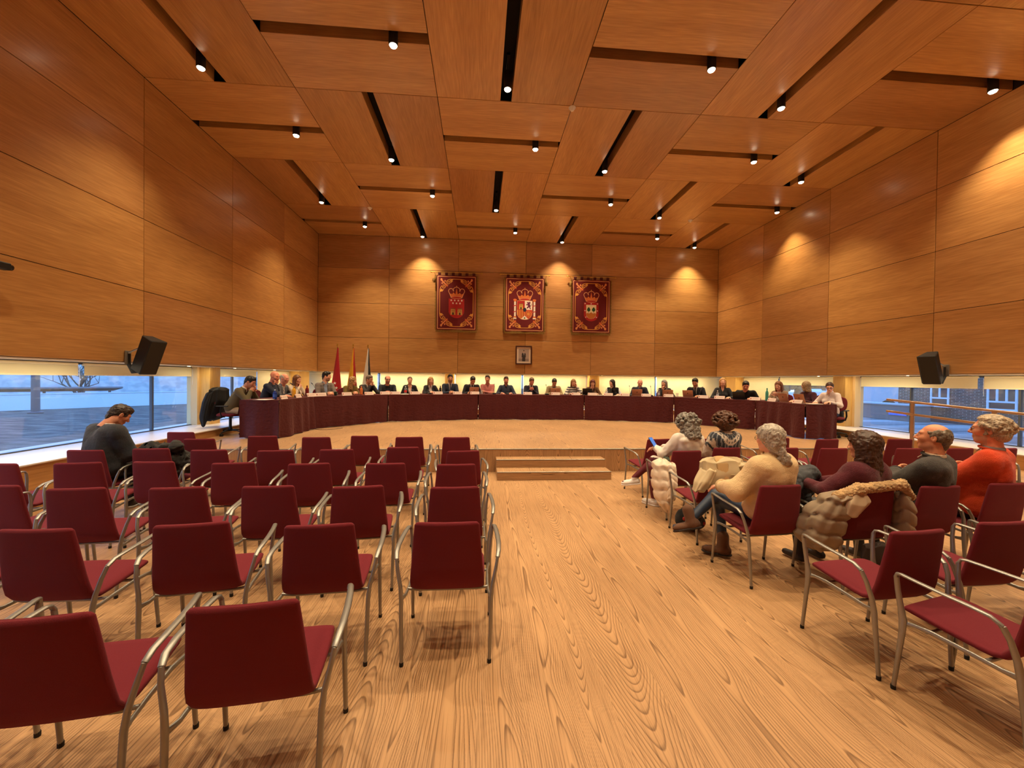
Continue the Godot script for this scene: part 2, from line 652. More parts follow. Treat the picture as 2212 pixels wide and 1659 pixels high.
func banner_art(which: int) -> ImageTexture:
	var maroon := s8(104, 14, 20)
	var gold := s8(222, 158, 70)
	var pale := s8(226, 164, 112)
	var orange := s8(214, 112, 52)
	var red := s8(176, 32, 30)
	var dark := s8(52, 48, 40)
	var white := s8(236, 222, 208)
	var c := Cv.new(100, 136, 5.0, maroon)
	c.line([v2(3, 3), v2(97, 3), v2(97, 133), v2(3, 133), v2(3, 3)], 1.7, pale)
	c.line([v2(8, 43), v2(8, 93)], 1.5, gold); c.line([v2(92, 43), v2(92, 93)], 1.5, gold)
	c.line([v2(42, 9), v2(58, 9)], 1.5, gold); c.line([v2(42, 127), v2(58, 127)], 1.5, gold)
	for e in 4:
		c.fx = e % 2 == 1
		c.fy = e > 1
		c.line([v2(42, 9), v2(34, 9.5), v2(28, 11.5), v2(25, 14.5)], 1.6, gold)
		c.arc(v2(29.5, 17), 5.2, 1.2, 200, -250, 1.5, gold)
		c.line([v2(8, 43), v2(8.5, 36), v2(10.5, 30), v2(13.5, 26.5)], 1.6, gold)
		c.arc(v2(17.5, 29), 5.2, 1.2, 250, 700, 1.5, gold)
		c.poly([v2(42, 8.5), v2(36, 10), v2(32, 14), v2(35, 15), v2(34.5, 20), v2(38, 16.5), v2(40.5, 15), v2(39.5, 13)], gold)
		c.poly([v2(7.5, 43), v2(9, 37), v2(13, 33), v2(14, 36), v2(19, 35.5), v2(15.5, 39), v2(14, 41.5), v2(12, 40.5)], gold)
		c.line([v2(24, 24), v2(12, 12)], 3.6, pale.lerp(orange, 0.5))
		c.oval(v2(12, 11), 2.6, 3.2, pale.lerp(orange, 0.4)); c.oval(v2(21, 14), 1.7, 2.4, pale.lerp(orange, 0.4)); c.oval(v2(14, 20), 2.4, 1.7, pale.lerp(orange, 0.4))
		c.star(v2(25.5, 25), 5.0, orange)
	c.fx = false
	c.fy = false
	# crown
	c.poly([v2(33, 44), v2(36, 53), v2(64, 53), v2(67, 44), v2(62, 48), v2(58, 42), v2(53, 47), v2(50, 31), v2(47, 47), v2(42, 42), v2(38, 48)], orange)
	c.arc(v2(36, 39), 6.0, 6.5, 140, 360, 1.5, pale); c.arc(v2(64, 39), 6.0, 6.5, 40, -180, 1.5, pale)
	c.arc(v2(50, 38), 9.0, 9.0, 180, 360, 1.5, pale)
	c.line([v2(31.5, 43), v2(36.5, 55)], 1.5, pale); c.line([v2(68.5, 43), v2(63.5, 55)], 1.5, pale)
	c.line([v2(50, 25), v2(50, 30)], 0.8, gold); c.line([v2(48.6, 27), v2(51.4, 27)], 0.8, gold)
	for j in 7:
		c.oval(v2(37 + j * 4.33, 46.5), 0.9, 0.9, gold)
	c.oval(v2(50, 54.5), 14, 3.4, pale); c.oval(v2(50, 54.5), 12.5, 2.2, red)
	var sh := shield(30.5, 69.5, 58, 106)
	if which == 0:
		c.poly(sh, red)
		for j in 4: c.star(v2(37 + j * 8.7, 62), 3.3, white)
		for j in 3: c.star(v2(41.3 + j * 8.7, 69), 3.3, white)
		c.castle(41.5, 98, 1.25, s8(196, 150, 78), dark); c.castle(58.5, 98, 1.25, s8(196, 150, 78), dark)
	elif which == 1:
		c.poly(sh, s8(196, 60, 40))
		c.poly([v2(30.5, 58), v2(50, 58), v2(50, 81), v2(30.5, 81)], red)
		c.poly([v2(50, 58), v2(69.5, 58), v2(69.5, 81), v2(50, 81)], white)
		c.castle(40.5, 79.5, 1.1, s8(206, 160, 72), dark)
		c.poly([v2(57, 61), v2(60, 62), v2(63, 60), v2(65, 63), v2(63, 66), v2(65, 70), v2(64, 74), v2(66, 79), v2(63.5, 79), v2(61, 74), v2(58, 77), v2(55, 78), v2(56, 74), v2(59, 71), v2(56, 69), v2(53, 70), v2(54, 67), v2(58, 66), v2(55, 63)], s8(104, 24, 66))
		c.line([v2(64.5, 72), v2(67.5, 69), v2(67, 65)], 0.9, s8(104, 24, 66))
		for j in 9:
			var x := 31.0 + j * 2.12
			var yb := 106.0 - 17.3 * (1.0 - sqrt(maxf(0.0, 1.0 - pow((x + 1.0 - 50.0) / 19.5, 2.0))))
			c.poly([v2(x, 81), v2(x + 2.12, 81), v2(x + 2.12, yb), v2(x, yb - 1.5)], gold if j % 2 == 0 else red)
		c.oval(v2(59.5, 92), 8, 8, red)
		for j in 8:
			var a := TAU * j / 8
			c.line([v2(59.5, 91.5), v2(59.5, 91.5) + Vector2(cos(a), sin(a)) * 7.2], 0.9, gold)
		c.arc(v2(59.5, 91.5), 7.4, 7.4, 0, 360, 0.9, gold); c.arc(v2(59.5, 91.5), 3.8, 3.8, 0, 360, 0.8, gold)
		c.poly([v2(50, 95.5), v2(60, 104.5), v2(55, 106), v2(45, 106), v2(40, 104.5)], white)
		c.oval(v2(50, 102), 1.8, 2.2, s8(70, 96, 60))
		c.oval(v2(50, 81), 4.2, 5.2, s8(40, 40, 60))
		c.line(sh + [sh[0]], 0.8, pale)
		for x in [25.0, 75.0]:
			c.poly([v2(x - 2.3, 60), v2(x + 2.3, 60), v2(x + 2.3, 101), v2(x - 2.3, 101)], white)
			c.oval(v2(x, 56), 4.6, 2.6, orange); c.poly([v2(x - 3.2, 57), v2(x + 3.2, 57), v2(x + 2.6, 60.5), v2(x - 2.6, 60.5)], orange)
			c.line([v2(x - 4, 71.5), v2(x + 4, 69.5)], 2.0, red); c.line([v2(x - 4, 87), v2(x + 4, 84.5)], 2.0, red)
			c.poly([v2(x - 3.4, 97.5), v2(x + 3.4, 97.5), v2(x + 3.4, 101), v2(x - 3.4, 101)], orange)
			c.poly([v2(x - 4, 101), v2(x + 4, 101), v2(x + 4, 104.5), v2(x - 4, 104.5)], white)
	else:
		c.poly(sh, red)
		c.poly(shield(36.5, 63.5, 64, 100), s8(236, 218, 176))
		c.poly([v2(36.5, 87), v2(40, 84), v2(43.5, 87), v2(47, 84.5), v2(50, 82.5), v2(53.5, 85), v2(56.5, 87), v2(60, 84), v2(63.5, 87), v2(62, 92), v2(58, 97), v2(53, 99.7), v2(47, 99.7), v2(42, 97), v2(38, 92)], s8(196, 116, 44))
		for x in [43.5, 56.5]:
			c.line([v2(x, 80), v2(x, 87)], 1.0, s8(96, 66, 36))
			c.oval(v2(x, 76.5), 4.4, 4.6, s8(36, 84, 40)); c.oval(v2(x, 72.5), 2.6, 2.4, s8(36, 84, 40))
		for p in [v2(33.6, 61), v2(50, 61), v2(66.4, 61), v2(33.6, 79), v2(66.4, 79), v2(36, 95.5), v2(64, 95.5)]:
			c.star(p, 2.3, white)
	c.im.generate_mipmaps()
	return ImageTexture.create_from_image(c.im)

func print_mat(t: Texture2D, rough := 0.8) -> StandardMaterial3D:
	var m := mat(Color.WHITE, rough)
	m.albedo_texture = t
	return m

# ---------------------------------------------------------------- room
const ORD := ["first", "second", "third", "fourth", "fifth", "sixth", "seventh", "eighth"]

func slab(lo: Vector3, hi: Vector3, b := 0.0, grain := 0) -> MB:
	# the box from lo to hi, its texture laid out in the room's metres
	var mb := MB.new()
	var c := (lo + hi) * 0.5
	mb.box(c, hi - lo, b, Basis.IDENTITY, Vector2.ZERO, grain)
	for k in mb.v.size():
		var p := mb.v[k]
		var a := mb.n[k].abs()
		if a.y >= a.x and a.y >= a.z:
			mb.u[k] = Vector2(p.x, p.z) if grain == 0 else Vector2(p.z, p.x)
		elif a.x > a.z:
			mb.u[k] = Vector2(p.z, p.y)
		else:
			mb.u[k] = Vector2(p.x, p.y)
		if grain == 1 and a.y < 0.5:
			mb.u[k] = Vector2(mb.u[k].y, mb.u[k].x)
	return mb

func panel_mesh(kind: String, w: float, h: float, variant: int) -> ArrayMesh:
	# a veneered board facing +z (walls) with its grain along x
	var key := "%s %.3f %d" % [kind, h, variant]
	if not meshes.has(key):
		var mb := MB.new()
		mb.box(V(0, 0, -0.009), V(w, h, 0.018), 0.0025, Basis.IDENTITY, Vector2(1.25 + fmod(variant * 0.731, 1.0) * 2.4, 0.62 + fmod(variant * 0.417, 1.0) * 1.2))
		if kind == "ceiling":
			mb.box(V(0, h / 2 - 0.009, -0.13), V(w, 0.018, 0.22), 0.0, Basis.IDENTITY, Vector2(1.3, 0.4))
		meshes[key] = mb.mesh(M["veneer%d" % (variant % 5)])
	return meshes[key]

func build_shell() -> void:
	struct("floor", slab(V(-6.6, -0.3, -15.7), V(9.9, 0, 1.3)), M.floor)
	var st := struct("floor_stage", slab(V(-5.45, 0.001, -15.5), V(8.62, PLAT, -7.3)), M.floor)
	part("riser_board", slab(V(-5.44, 0.002, -7.3), V(7.74, PLAT - 0.012, -7.288), 0.0, 0), M.riser, st)
	part("nosing", slab(V(-5.44, PLAT - 0.02, -7.302), V(7.74, PLAT + 0.002, -7.282), 0.004), M.steel, st)
	# ceiling: modules of two boards with a lamp slot between them, the slots turning from one module to the next
	var ce := Node3D.new()
	ce.name = "ceiling"
	add_child(ce)
	ce.set_meta("kind", "structure")
	part("ceiling_void", slab(V(-7, YC + 0.34, -15.7), V(10.2, YC + 0.5, 1.3)), M.void, ce)
	var k := 0
	for row in range(-2, 4):
		for col in 6:
			var c := V(XL + (col + 0.5) * MOD, YC, ROW0 - (row + 0.5) * MOD)
			var along: bool = posmod(row + col, 2) == 0
			for s in 2:
				k += 1
				var b := Basis(Vector3.RIGHT, PI / 2)
				b = Basis(Vector3.UP, (PI / 2 if along else 0.0) + PI * s) * b
				var off := (b * V(0, -(MOD / 2 - 0.5625 - 0.002), 0))
				inst("ceiling_panel", panel_mesh("ceiling", 2.438, 1.12, posmod(k * 7 + row * 3, 11)), ce, Transform3D(b, c + off))
	part("ceiling_panel", slab(V(XL, YC, 0.012), V(XR, YC + 0.018, ZF)), M.veneer1, ce)
	# walls
	var lev := [SOF, 3.105, 4.32, 5.555, YC]
	for side in 4:
		var w := Node3D.new()
		w.name = ["wall_left", "wall_right", "wall_back", "wall_rear"][side]
		add_child(w)
		w.set_meta("kind", "structure")
		var bk: MB
		if side == 0: bk = slab(V(-7.0, SOF, -15.7), V(XL - 0.018, YC + 0.34, 1.3))
		if side == 1: bk = slab(V(XR + 0.018, SOF, -15.7), V(10.2, YC + 0.34, 1.3))
		if side == 2: bk = slab(V(XL - 0.018, SOF, -15.7), V(XR + 0.018, YC + 0.34, ZB - 0.018))
		if side == 3: bk = slab(V(-7.0, -0.3, ZF + 0.018), V(10.2, YC + 0.34, 1.3))
		part("backing", bk, M.dark_back, w)
		var rot: Basis = [Basis(Vector3.UP, PI / 2), Basis(Vector3.UP, -PI / 2), Basis.IDENTITY, Basis(Vector3.UP, PI)][side]
		for j in (7 if side < 2 else 6):
			for l in (5 if side == 3 else 4):
				var y0: float = lev[l] if l < 4 else 0.01
				var y1: float = lev[l + 1] if l < 4 else SOF
				k += 1
				if side < 2 and j == 0:
					part("wall_panel", slab(V(XL - 0.018 if side == 0 else XR, y0 + 0.003, 0.012), V(XL if side == 0 else XR + 0.018, y1 - 0.003, ZF - 0.002)), M.veneer1, w)
					continue
				var at := V(XL + (j + 0.5) * MOD, (y0 + y1) / 2, ZB if side == 2 else ZF)
				if side < 2:
					at = V(XL if side == 0 else XR, (y0 + y1) / 2, ROW0 - (j - 2.5) * MOD)
				inst("wall_panel", panel_mesh("wall", 2.440, y1 - y0 - 0.010, (k * 5 + l * 3 + side) % 13), w, Transform3D(rot, at))
	part("soffit", slab(V(-7.0, SOF - 0.012, -15.7), V(XL - 0.02, SOF - 0.001, 1.3)), M.plaster, get_node("wall_left"))
	part("soffit", slab(V(XR + 0.02, SOF - 0.012, -15.7), V(10.2, SOF - 0.001, 1.3)), M.plaster, get_node("wall_right"))
	part("soffit", slab(V(XL - 0.02, SOF - 0.012, -15.7), V(XR + 0.02, SOF - 0.001, ZB - 0.02)), M.plaster, get_node("wall_back"))
	# benches under the windows and the piers between them
	var n := 0
	for a in [[V(-6.75, 0.001, -15.6), V(-5.45, 0.56, 0.88)], [V(8.62, 0.001, -15.6), V(10.0, 0.56, 0.88)], [V(-5.45, PLAT, -15.6), V(8.62, 0.56, -14.75)]]:
		n += 1
		var b := struct("trim_%d" % n, slab(a[0], a[1], 0.0, 0), M.veneer2)
		part("sill_top", slab(V(a[0].x, 0.56, a[0].z), V(a[1].x + (0.02 if n == 1 else 0.0), 0.58, a[1].z + (0.02 if n == 3 else 0.0)) - V(0, 0, 0), 0.003), M.pale_sill, b)
	for a in [[-6.46, -6.06, -9.94, -9.57], [-6.46, -6.06, -14.87, -14.06], [9.324, 9.72, -9.97, -9.6], [9.324, 9.72, -14.87, -14.06], [-1.29, -0.95, -15.42, -15.0], [4.12, 4.52, -15.42, -15.0]]:
		n += 1
		struct("trim_%d" % n, slab(V(a[0], 0.58, a[2]), V(a[1], SOF - 0.012, a[3]), 0.004, 1), M.golden)
	# ramp along the right wall
	var mb := MB.new()
	var r0 := V(7.75, 0.42, -7.3)
	var r1 := V(8.62, 0.42, -7.3)
	var q0 := V(7.75, 0.01, 0)
	var q1 := V(8.62, 0.01, 0)
	var nn := (q0 - r0).cross(r1 - r0).normalized()
	mb.poly([r0, r1, q1, q0], nn if nn.y > 0 else -nn, [v2(r0.x, r0.z), v2(r1.x, r1.z), v2(q1.x, q1.z), v2(q0.x, q0.z)])
	mb.poly([r0, q0, V(7.75, 0.002, 0), V(7.75, 0.002, -7.3)], Vector3.LEFT, [v2(-7.3, 0.42), v2(0, 0.01), v2(0, 0), v2(-7.3, 0)])
	mb.poly([q0, q1, V(8.62, 0.002, 0), V(7.75, 0.002, 0)], Vector3.BACK)
	mb.poly([r0, r1, V(8.62, 0.002, -7.3), V(7.75, 0.002, -7.3)], Vector3.FORWARD)
	mb.poly([r1, q1, V(8.62, 0.002, 0), V(8.62, 0.002, -7.3)], Vector3.RIGHT)
	mb.poly([V(7.75, 0.002, -7.3), V(8.62, 0.002, -7.3), V(8.62, 0.002, 0), V(7.75, 0.002, 0)], Vector3.DOWN)
	struct("floor_ramp", mb, M.floor)
	# outer walls below the glass line
	build_windows()

func build_windows() -> void:
	var n := 0
	var spec := [
		["x", -6.42, 0.88, -9.57, [-1.4, -4.9, -8.43]], ["x", -6.42, -9.94, -14.06, [-11.0, -12.08]],
		["x", 9.684, 0.88, -9.6, [-1.6, -4.6, -6.48, -8.32]], ["x", 9.684, -9.97, -14.06, [-12.29]],
		["z", -15.39, -6.46, -1.29, [-5.7, -3.75]], ["z", -15.39, -0.95, 4.12, [1.615]], ["z", -15.39, 4.52, 9.72, [6.875, 8.9]]]
	for s in spec:
		n += 1
		var w := Node3D.new()
		w.name = "window_%d" % n
		add_child(w)
		w.set_meta("kind", "structure")
		var lo: float = minf(s[2], s[3])
		var hi: float = maxf(s[2], s[3])
		var place := func(a: float, b: float, y0: float, y1: float, th: float, c := 0.0) -> MB:
			if s[0] == "x":
				return slab(V(s[1] - th / 2 + c, y0, a), V(s[1] + th / 2 + c, y1, b), 0.002)
			return slab(V(a, y0, s[1] - th / 2 + c), V(b, y1, s[1] + th / 2 + c), 0.002)
		part("frame_rail", place.call(lo, hi, 0.581, 0.595, 0.05), M.grey_frame, w)
		part("frame_rail", place.call(lo, hi, SOF - 0.05, SOF - 0.013, 0.05), M.grey_frame, w)
		var cuts: Array = s[4].duplicate()
		cuts.sort()
		for c in cuts:
			part("mullion", place.call(c - 0.016, c + 0.016, 0.595, SOF - 0.05, 0.06), M.grey_frame, w)
		var e := [lo] + cuts + [hi]
		for k in e.size() - 1:
			part("pane", place.call(e[k] + 0.022, e[k + 1] - 0.022, 0.595, SOF - 0.05, 0.008), M.glass, w)
	# pale jambs beside the side windows
	struct("trim_10", slab(V(-6.5, 0.58, -9.57), V(-6.28, SOF - 0.012, -9.5), 0.003, 1), M.pale)
	struct("trim_11", slab(V(9.52, 0.58, -9.6), V(9.76, SOF - 0.012, -9.53), 0.003, 1), M.pale)
	# roller blinds
	var lb := 1.668
	var rb := 1.62
	var bl := [
		["x", -6.37, 0.8, -6.93, lb, "half raised cream roller blind, long one over the grassy bank"], ["x", -6.37, -7.03, -9.45, lb, "half raised cream roller blind behind the loudspeaker by the field window"],
		["x", -6.37, -9.98, -12.05, lb, "raised cream roller blind behind the man in olive sweater"], ["x", -6.37, -12.1, -14.04, 0.62, "lowered cream roller blind in side window behind the bald man in navy"],
		["x", 9.634, 0.8, -6.98, rb, "raised cream roller blind over the brick house window, nearest one"], ["x", 9.634, -7.08, -9.48, rb, "raised cream roller blind behind the loudspeaker above the handrail"],
		["x", 9.634, -10.02, -12.25, rb, "raised cream roller blind behind the women at the table's end"], ["x", 9.634, -12.33, -14.04, 0.62, "lowered cream roller blind in side window behind the man in black sweater"],
		["z", -15.33, -6.3, -3.8, 0.62, "lowered cream roller blind behind the three flags"], ["z", -15.33, -3.7, -1.31, 0.62, "lowered cream roller blind behind the women in black jackets"],
		["z", -15.33, -0.93, 1.575, 0.62, "lowered cream roller blind behind the man in pink shirt"], ["z", -15.33, 1.655, 4.1, 0.62, "lowered cream roller blind behind the woman in striped sweater"],
		["z", -15.33, 4.54, 6.835, 0.62, "lowered cream roller blind behind the bald man with white beard"], ["z", -15.33, 6.915, 9.6, 0.62, "lowered cream roller blind behind the man with beard and laptop"]]
	for b in bl:
		var lo: float = minf(b[2], b[3])
		var hi: float = maxf(b[2], b[3])
		var o := thing("roller_blind", b[5], "blind", V(b[1], SOF - 0.07, (lo + hi) / 2) if b[0] == "x" else V((lo + hi) / 2, SOF - 0.07, b[1]), PI / 2 if b[0] == "x" else 0.0, "roller blinds of the chamber windows")
		var l := hi - lo
		var drop: float = SOF - 0.07 - b[4]
		var sgn := 1.0
		if b[0] == "x" and b[1] > 0:
			sgn = -1.0
		var f := MB.new()
		f.box(V(0, -drop / 2, 0), V(l, drop, 0.003), 0.0)
		part("blind_fabric", f, M.blind, o)
		var t := MB.new()
		t.tube([V(-l / 2, 0.02, -0.02 * sgn), V(l / 2, 0.02, -0.02 * sgn)], [0.024, 0.024], 10)
		part("roller", t, M.blind_bar, o)
		var q := MB.new()
		q.box(V(0, -drop, 0), V(l, 0.022, 0.012), 0.003)
		part("bottom_bar", q, M.blind_bar, o)
		var cord := MB.new()
		cord.tube([V(l / 2 - 0.015, 0, 0.03 * sgn), V(l / 2 - 0.015, -0.2, 0.035 * sgn), V(l / 2 - 0.02, -0.34, 0.03 * sgn)], [0.003, 0.003, 0.003], 5)
		part("pull_chain", cord, M.white, o)

func build_lights() -> void:
	# spotlights in the ceiling slots
	var hb := MB.new()
	hb.lathe(V(0, 0, 0), [v2(0.0, 0.16), v2(0.062, 0.16), v2(0.066, 0.15), v2(0.066, -0.125), v2(0.062, -0.13), v2(0.0, -0.13)], 18)
	var sb := MB.new()
	sb.tube([V(0, 0.16, 0), V(0, 0.34, 0)], [0.01, 0.01], 6)
	sb.box(V(0, 0.31, 0), V(0.05, 0.05, 0.4), 0.004)
	var gb := MB.new()
	gb.lathe(V(0, -0.131, 0), [v2(0.0, -0.03), v2(0.024, -0.028), v2(0.044, -0.018), v2(0.056, 0.0)], 16)
	var hm := hb.mesh(M.black)
	var sm := sb.mesh(M.black)
	var gm := gb.mesh(M.lamp_glow)
	for row in range(3, -3, -1):
		for col in 6:
			var along: bool = posmod(row + col, 2) == 0
			var p := V(XL + (col + (0.5 if along else 0.79)) * MOD, YC, ROW0 - (row + (0.8 if along else 0.5)) * MOD)
			var o := thing("ceiling_spotlight", "lit black cylinder spotlight in ceiling slot, %s row from stage wall, %s from left" % [ORD[3 - row], ORD[col]], "spotlight", p, 0.0 if along else PI / 2, "ceiling spotlights")
			inst("housing", hm, o)
			inst("stem", sm, o)
			inst("lamp_lens", gm, o)
			var l := SpotLight3D.new()
			l.name = "lamp_beam"
			l.position = V(0, -0.175, 0)
			l.rotation.x = -PI / 2
			l.spot_angle = 46.0
			l.spot_angle_attenuation = 1.0
			l.spot_range = 30.0
			l.spot_attenuation = 2.0
			l.light_energy = LAMP_E
			l.light_color = WARM
			l.light_size = 0.025
			l.shadow_enabled = true
			o.add_child(l)
	# linear lamps recessed in the soffit above the blinds
	var runs := [
		["x", -5.95, 0.5, -6.9, "long lit strip lamp in soffit over the window bank"], ["x", -5.95, -8.75, -9.5, "short lit strip lamp in soffit beside the nearest pier"],
		["x", -5.95, -10.3, -10.9, "short lit strip lamp in soffit above the man in olive"], ["x", -5.95, -12.2, -13.9, "lit strip lamp in soffit above the lowered side blind"],
		["x", 9.214, 0.5, -6.9, "long lit strip lamp in soffit over the handrail window"], ["x", 9.214, -8.0, -9.5, "lit strip lamp in soffit beside the pier near the ramp"],
		["x", 9.214, -10.3, -13.9, "lit strip lamp in soffit above the women at the table's end"],
		["z", -14.95, -5.5, -1.4, "lit strip lamp in soffit behind the flags"], ["z", -14.95, -0.9, 4.05, "lit strip lamp in soffit under the framed portrait"], ["z", -14.95, 4.6, 8.8, "lit strip lamp in soffit of the stage wall beyond the third banner"]]
	for r in runs:
		var lo: float = minf(r[2], r[3])
		var hi: float = maxf(r[2], r[3])
		var len := hi - lo
		var at := V(r[1], SOF - 0.012, (lo + hi) / 2) if r[0] == "x" else V((lo + hi) / 2, SOF - 0.012, r[1])
		var o := thing("soffit_strip_light", r[4], "light", at, PI / 2 if r[0] == "x" else 0.0, "soffit strip lights")
		var f := MB.new()
		f.box(V(0, -0.006, 0.035), V(len, 0.012, 0.008), 0.002)
		f.box(V(0, -0.006, -0.035), V(len, 0.012, 0.008), 0.002)
		part("strip_frame", f, M.white, o)
		var g := MB.new()
		g.box(V(0, -0.004, 0), V(len - 0.01, 0.006, 0.06))
		part("strip_lamp", g, M.strip_glow, o)
		var l := AreaLight3D.new()
		l.name = "strip_beam"
		l.area_size = Vector2(len, 0.06)
		l.position = V(0, -0.012, 0)
		l.rotation.x = -PI / 2
		l.area_normalize_energy = true
		l.area_range = 30.0
		l.light_energy = STRIP_E * len * (0.55 if r[0] == "x" else 1.0)
		l.light_color = WARM_STRIP
		l.shadow_enabled = true
		o.add_child(l)

func build_outside() -> void:
	var grass := mat(s8(92, 88, 80), 0.95)
	var gt := NoiseTexture2D.new()
	gt.noise = noise(51, 0.012, 5)
	gt.width = 512
	gt.height = 512
	gt.seamless = true
	var ramp := Gradient.new()
	ramp.colors = PackedColorArray([s8(36, 38, 36), s8(62, 64, 60), s8(88, 86, 80), s8(128, 120, 108)])
	ramp.offsets = PackedFloat32Array([0.1, 0.4, 0.6, 0.95])
	gt.color_ramp = ramp
	grass.albedo_color = Color.WHITE
	grass.albedo_texture = gt
	grass.uv1_triplanar = true
	grass.uv1_world_triplanar = true
	grass.uv1_scale = V(0.12, 0.12, 0.4)
	var gnd := struct("ground", slab(V(-90, -0.8, -90), V(9.9, -0.35, 40)), grass)
	gnd.set_meta("label", "rough grassy ground outside the field windows")
	var pave := mat(s8(150, 150, 150), 0.7)
	var pt := NoiseTexture2D.new()
	pt.noise = noise(61, 0.01, 4)
	pt.width = 256
	pt.height = 256
	pt.seamless = true
	var pr := Gradient.new()
	pr.colors = PackedColorArray([s8(104, 104, 106), s8(150, 150, 150), s8(186, 184, 180)])
	pr.offsets = PackedFloat32Array([0.2, 0.5, 0.85])
	pt.color_ramp = pr
	pave.albedo_color = Color.WHITE
	pave.albedo_texture = pt
	pave.uv1_triplanar = true
	pave.uv1_world_triplanar = true
	pave.uv1_scale = V(0.05, 0.2, 0.5)
	struct("ground_terrace", slab(V(10.0, -0.8, -60), V(70, 0.2, 40)), pave)
	# field side: white kerb wall, concrete retaining wall, shed roof, post, bare tree
	var o := thing("boundary_wall", "long white low wall across the field outside", "wall", V(-23.1, -0.35, -27.1), atan2(4.9, -7.1), "", "")
	var mb := MB.new()
	mb.box(V(0, 0.43, 0), V(0.25, 0.86, 60), 0.01)
	part("wall_body", mb, mat(s8(226, 228, 228), 0.8), o)
	mb = MB.new()
	mb.box(V(0, 0.88, 0), V(0.31, 0.05, 60), 0.01)
	part("coping", mb, mat(s8(210, 212, 212), 0.8), o)
	var conc := mat(s8(190, 190, 186), 0.9)
	var ct := NoiseTexture2D.new()
	ct.noise = noise(71, 0.02, 4)
	ct.width = 256
	ct.height = 256
	ct.seamless = true
	var cr := Gradient.new()
	cr.colors = PackedColorArray([s8(186, 188, 188), s8(214, 214, 210)])
	cr.offsets = PackedFloat32Array([0.25, 0.75])
	ct.color_ramp = cr
	conc.albedo_color = Color.WHITE
	conc.albedo_texture = ct
	conc.uv1_triplanar = true
	conc.uv1_scale = V(0.2, 0.3, 0.2)
	o = thing("concrete_building", "pale stained concrete building beyond the white wall", "building", V(-34.0, -0.35, -38.0), atan2(4.9, -7.1))
	mb = MB.new()
	mb.box(V(0, 4.5, 0), V(1.0, 9.0, 90), 0.03)
	part("facade", mb, conc, o)
	for y in [1.6, 2.15, 3.4]:
		mb = MB.new()
		mb.box(V(0.53, y, 0), V(0.08, 0.07, 90), 0.01)
		part("ledge", mb, mat(s8(150, 152, 154), 0.9), o)
	o = thing("shed_roof", "grey sloping shed roof behind the white wall", "shed", V(-27.0, -0.35, -27.3), atan2(4.9, -7.1))
	mb = MB.new()
	mb.box(V(-0.3, 1.06, 0), V(1.8, 0.12, 6.6), 0.02, Basis(Vector3.FORWARD, 0.12))
	part("roof_sheet", mb, mat(s8(120, 116, 116), 0.8), o)
	for z in [-3.0, 0.0, 3.0]:
		mb = MB.new()
		mb.box(V(0.2, 0.5, z), V(0.12, 1.0, 0.12), 0.01)
		part("post", mb, mat(s8(120, 120, 120), 0.8), o)
	mb = MB.new()
	mb.tube([V(0, 0, 0), V(0, 4.2, 0)], [0.17, 0.15], 12)
	o = thing("steel_post", "dark upright post standing on the grass near the white wall", "post", V(-22.6, -0.35, -22.4))
	part("post", mb, mat(s8(84, 88, 96), 0.6, 0.4), o)
	mb = MB.new()
	mb.lathe(V(0, 0, 0), [v2(0, 0), v2(0.28, 0), v2(0.28, 0.06), v2(0.17, 0.1)], 14)
	part("post_foot", mb, mat(s8(84, 88, 96), 0.6, 0.4), o)
	rng.seed = 77
	o = thing("bare_tree", "leafless spreading tree behind the shed roof", "tree", V(-27.6, -0.1, -30.2))
	mb = MB.new()
	var tw := MB.new()
	for j in 4:
		limb(mb, tw, V(0, 0, 0), V([0.5, -0.5, 0.1, -0.1][j], 1, [0.3, -0.2, -0.6, 0.7][j]), 0.95, 0.1, 1)
	var bark := mat(s8(84, 78, 74), 0.9)
	part("trunk", mb, bark, o)
	part("twigs", tw, bark, o)
	# street side: brick house, hedge, planter, van
	var brick := mat(Color.WHITE, 0.9)
	var bi := Image.create(256, 256, false, Image.FORMAT_RGB8)
	bi.fill(s8(150, 140, 134))
	rng.seed = 3
	for r in 16:
		for c in 9:
			var t := rng.randf_range(0.82, 1.12)
			bi.fill_rect(Rect2i(c * 32 - (16 if r % 2 else 0) + 1, r * 16 + 2, 29, 12), Color(0.40 * t, 0.27 * t, 0.23 * t))
	bi.generate_mipmaps()
	brick.albedo_texture = ImageTexture.create_from_image(bi)
	brick.uv1_scale = V(1 / 1.9, 1 / 0.95, 1)
	o = thing("brick_house", "dark brick house with white windows across the terrace", "building", V(18.0, 0.2, 0))
	part("brick_wall", slab(V(0, 0, -16.0), V(6, 8, 20)), brick, o)
	part("plinth", slab(V(-0.06, 0, -16.05), V(6, 0.14, 20)), mat(s8(56, 58, 74), 0.9), o)
	var wf := mat(s8(232, 234, 236), 0.5)
	var pane := mat(s8(40, 46, 54), 0.08)
	for a in [[-14.73, -14.08, 0.66, 3], [-12.93, -12.1, 0.61, 4], [-8.6, -7.4, 0.62, 4]]:
		var w := Node3D.new()
		w.name = "window"
		o.add_child(w, true)
		var y0: float = a[2]
		var y1 := y0 + 1.25
		part("pane", slab(V(-0.02, y0, a[0]), V(0.02, y1, a[1])), pane, w)
		part("window_sill", slab(V(-0.14, y0 - 0.06, a[0] - 0.06), V(0.02, y0, a[1] + 0.06), 0.01), wf, w)
		for y in [y0 + 0.03, y0 + 0.3, y1 - 0.03]:
			part("bar", slab(V(-0.06, y - 0.03, a[0]), V(0.02, y + 0.03, a[1])), wf, w)
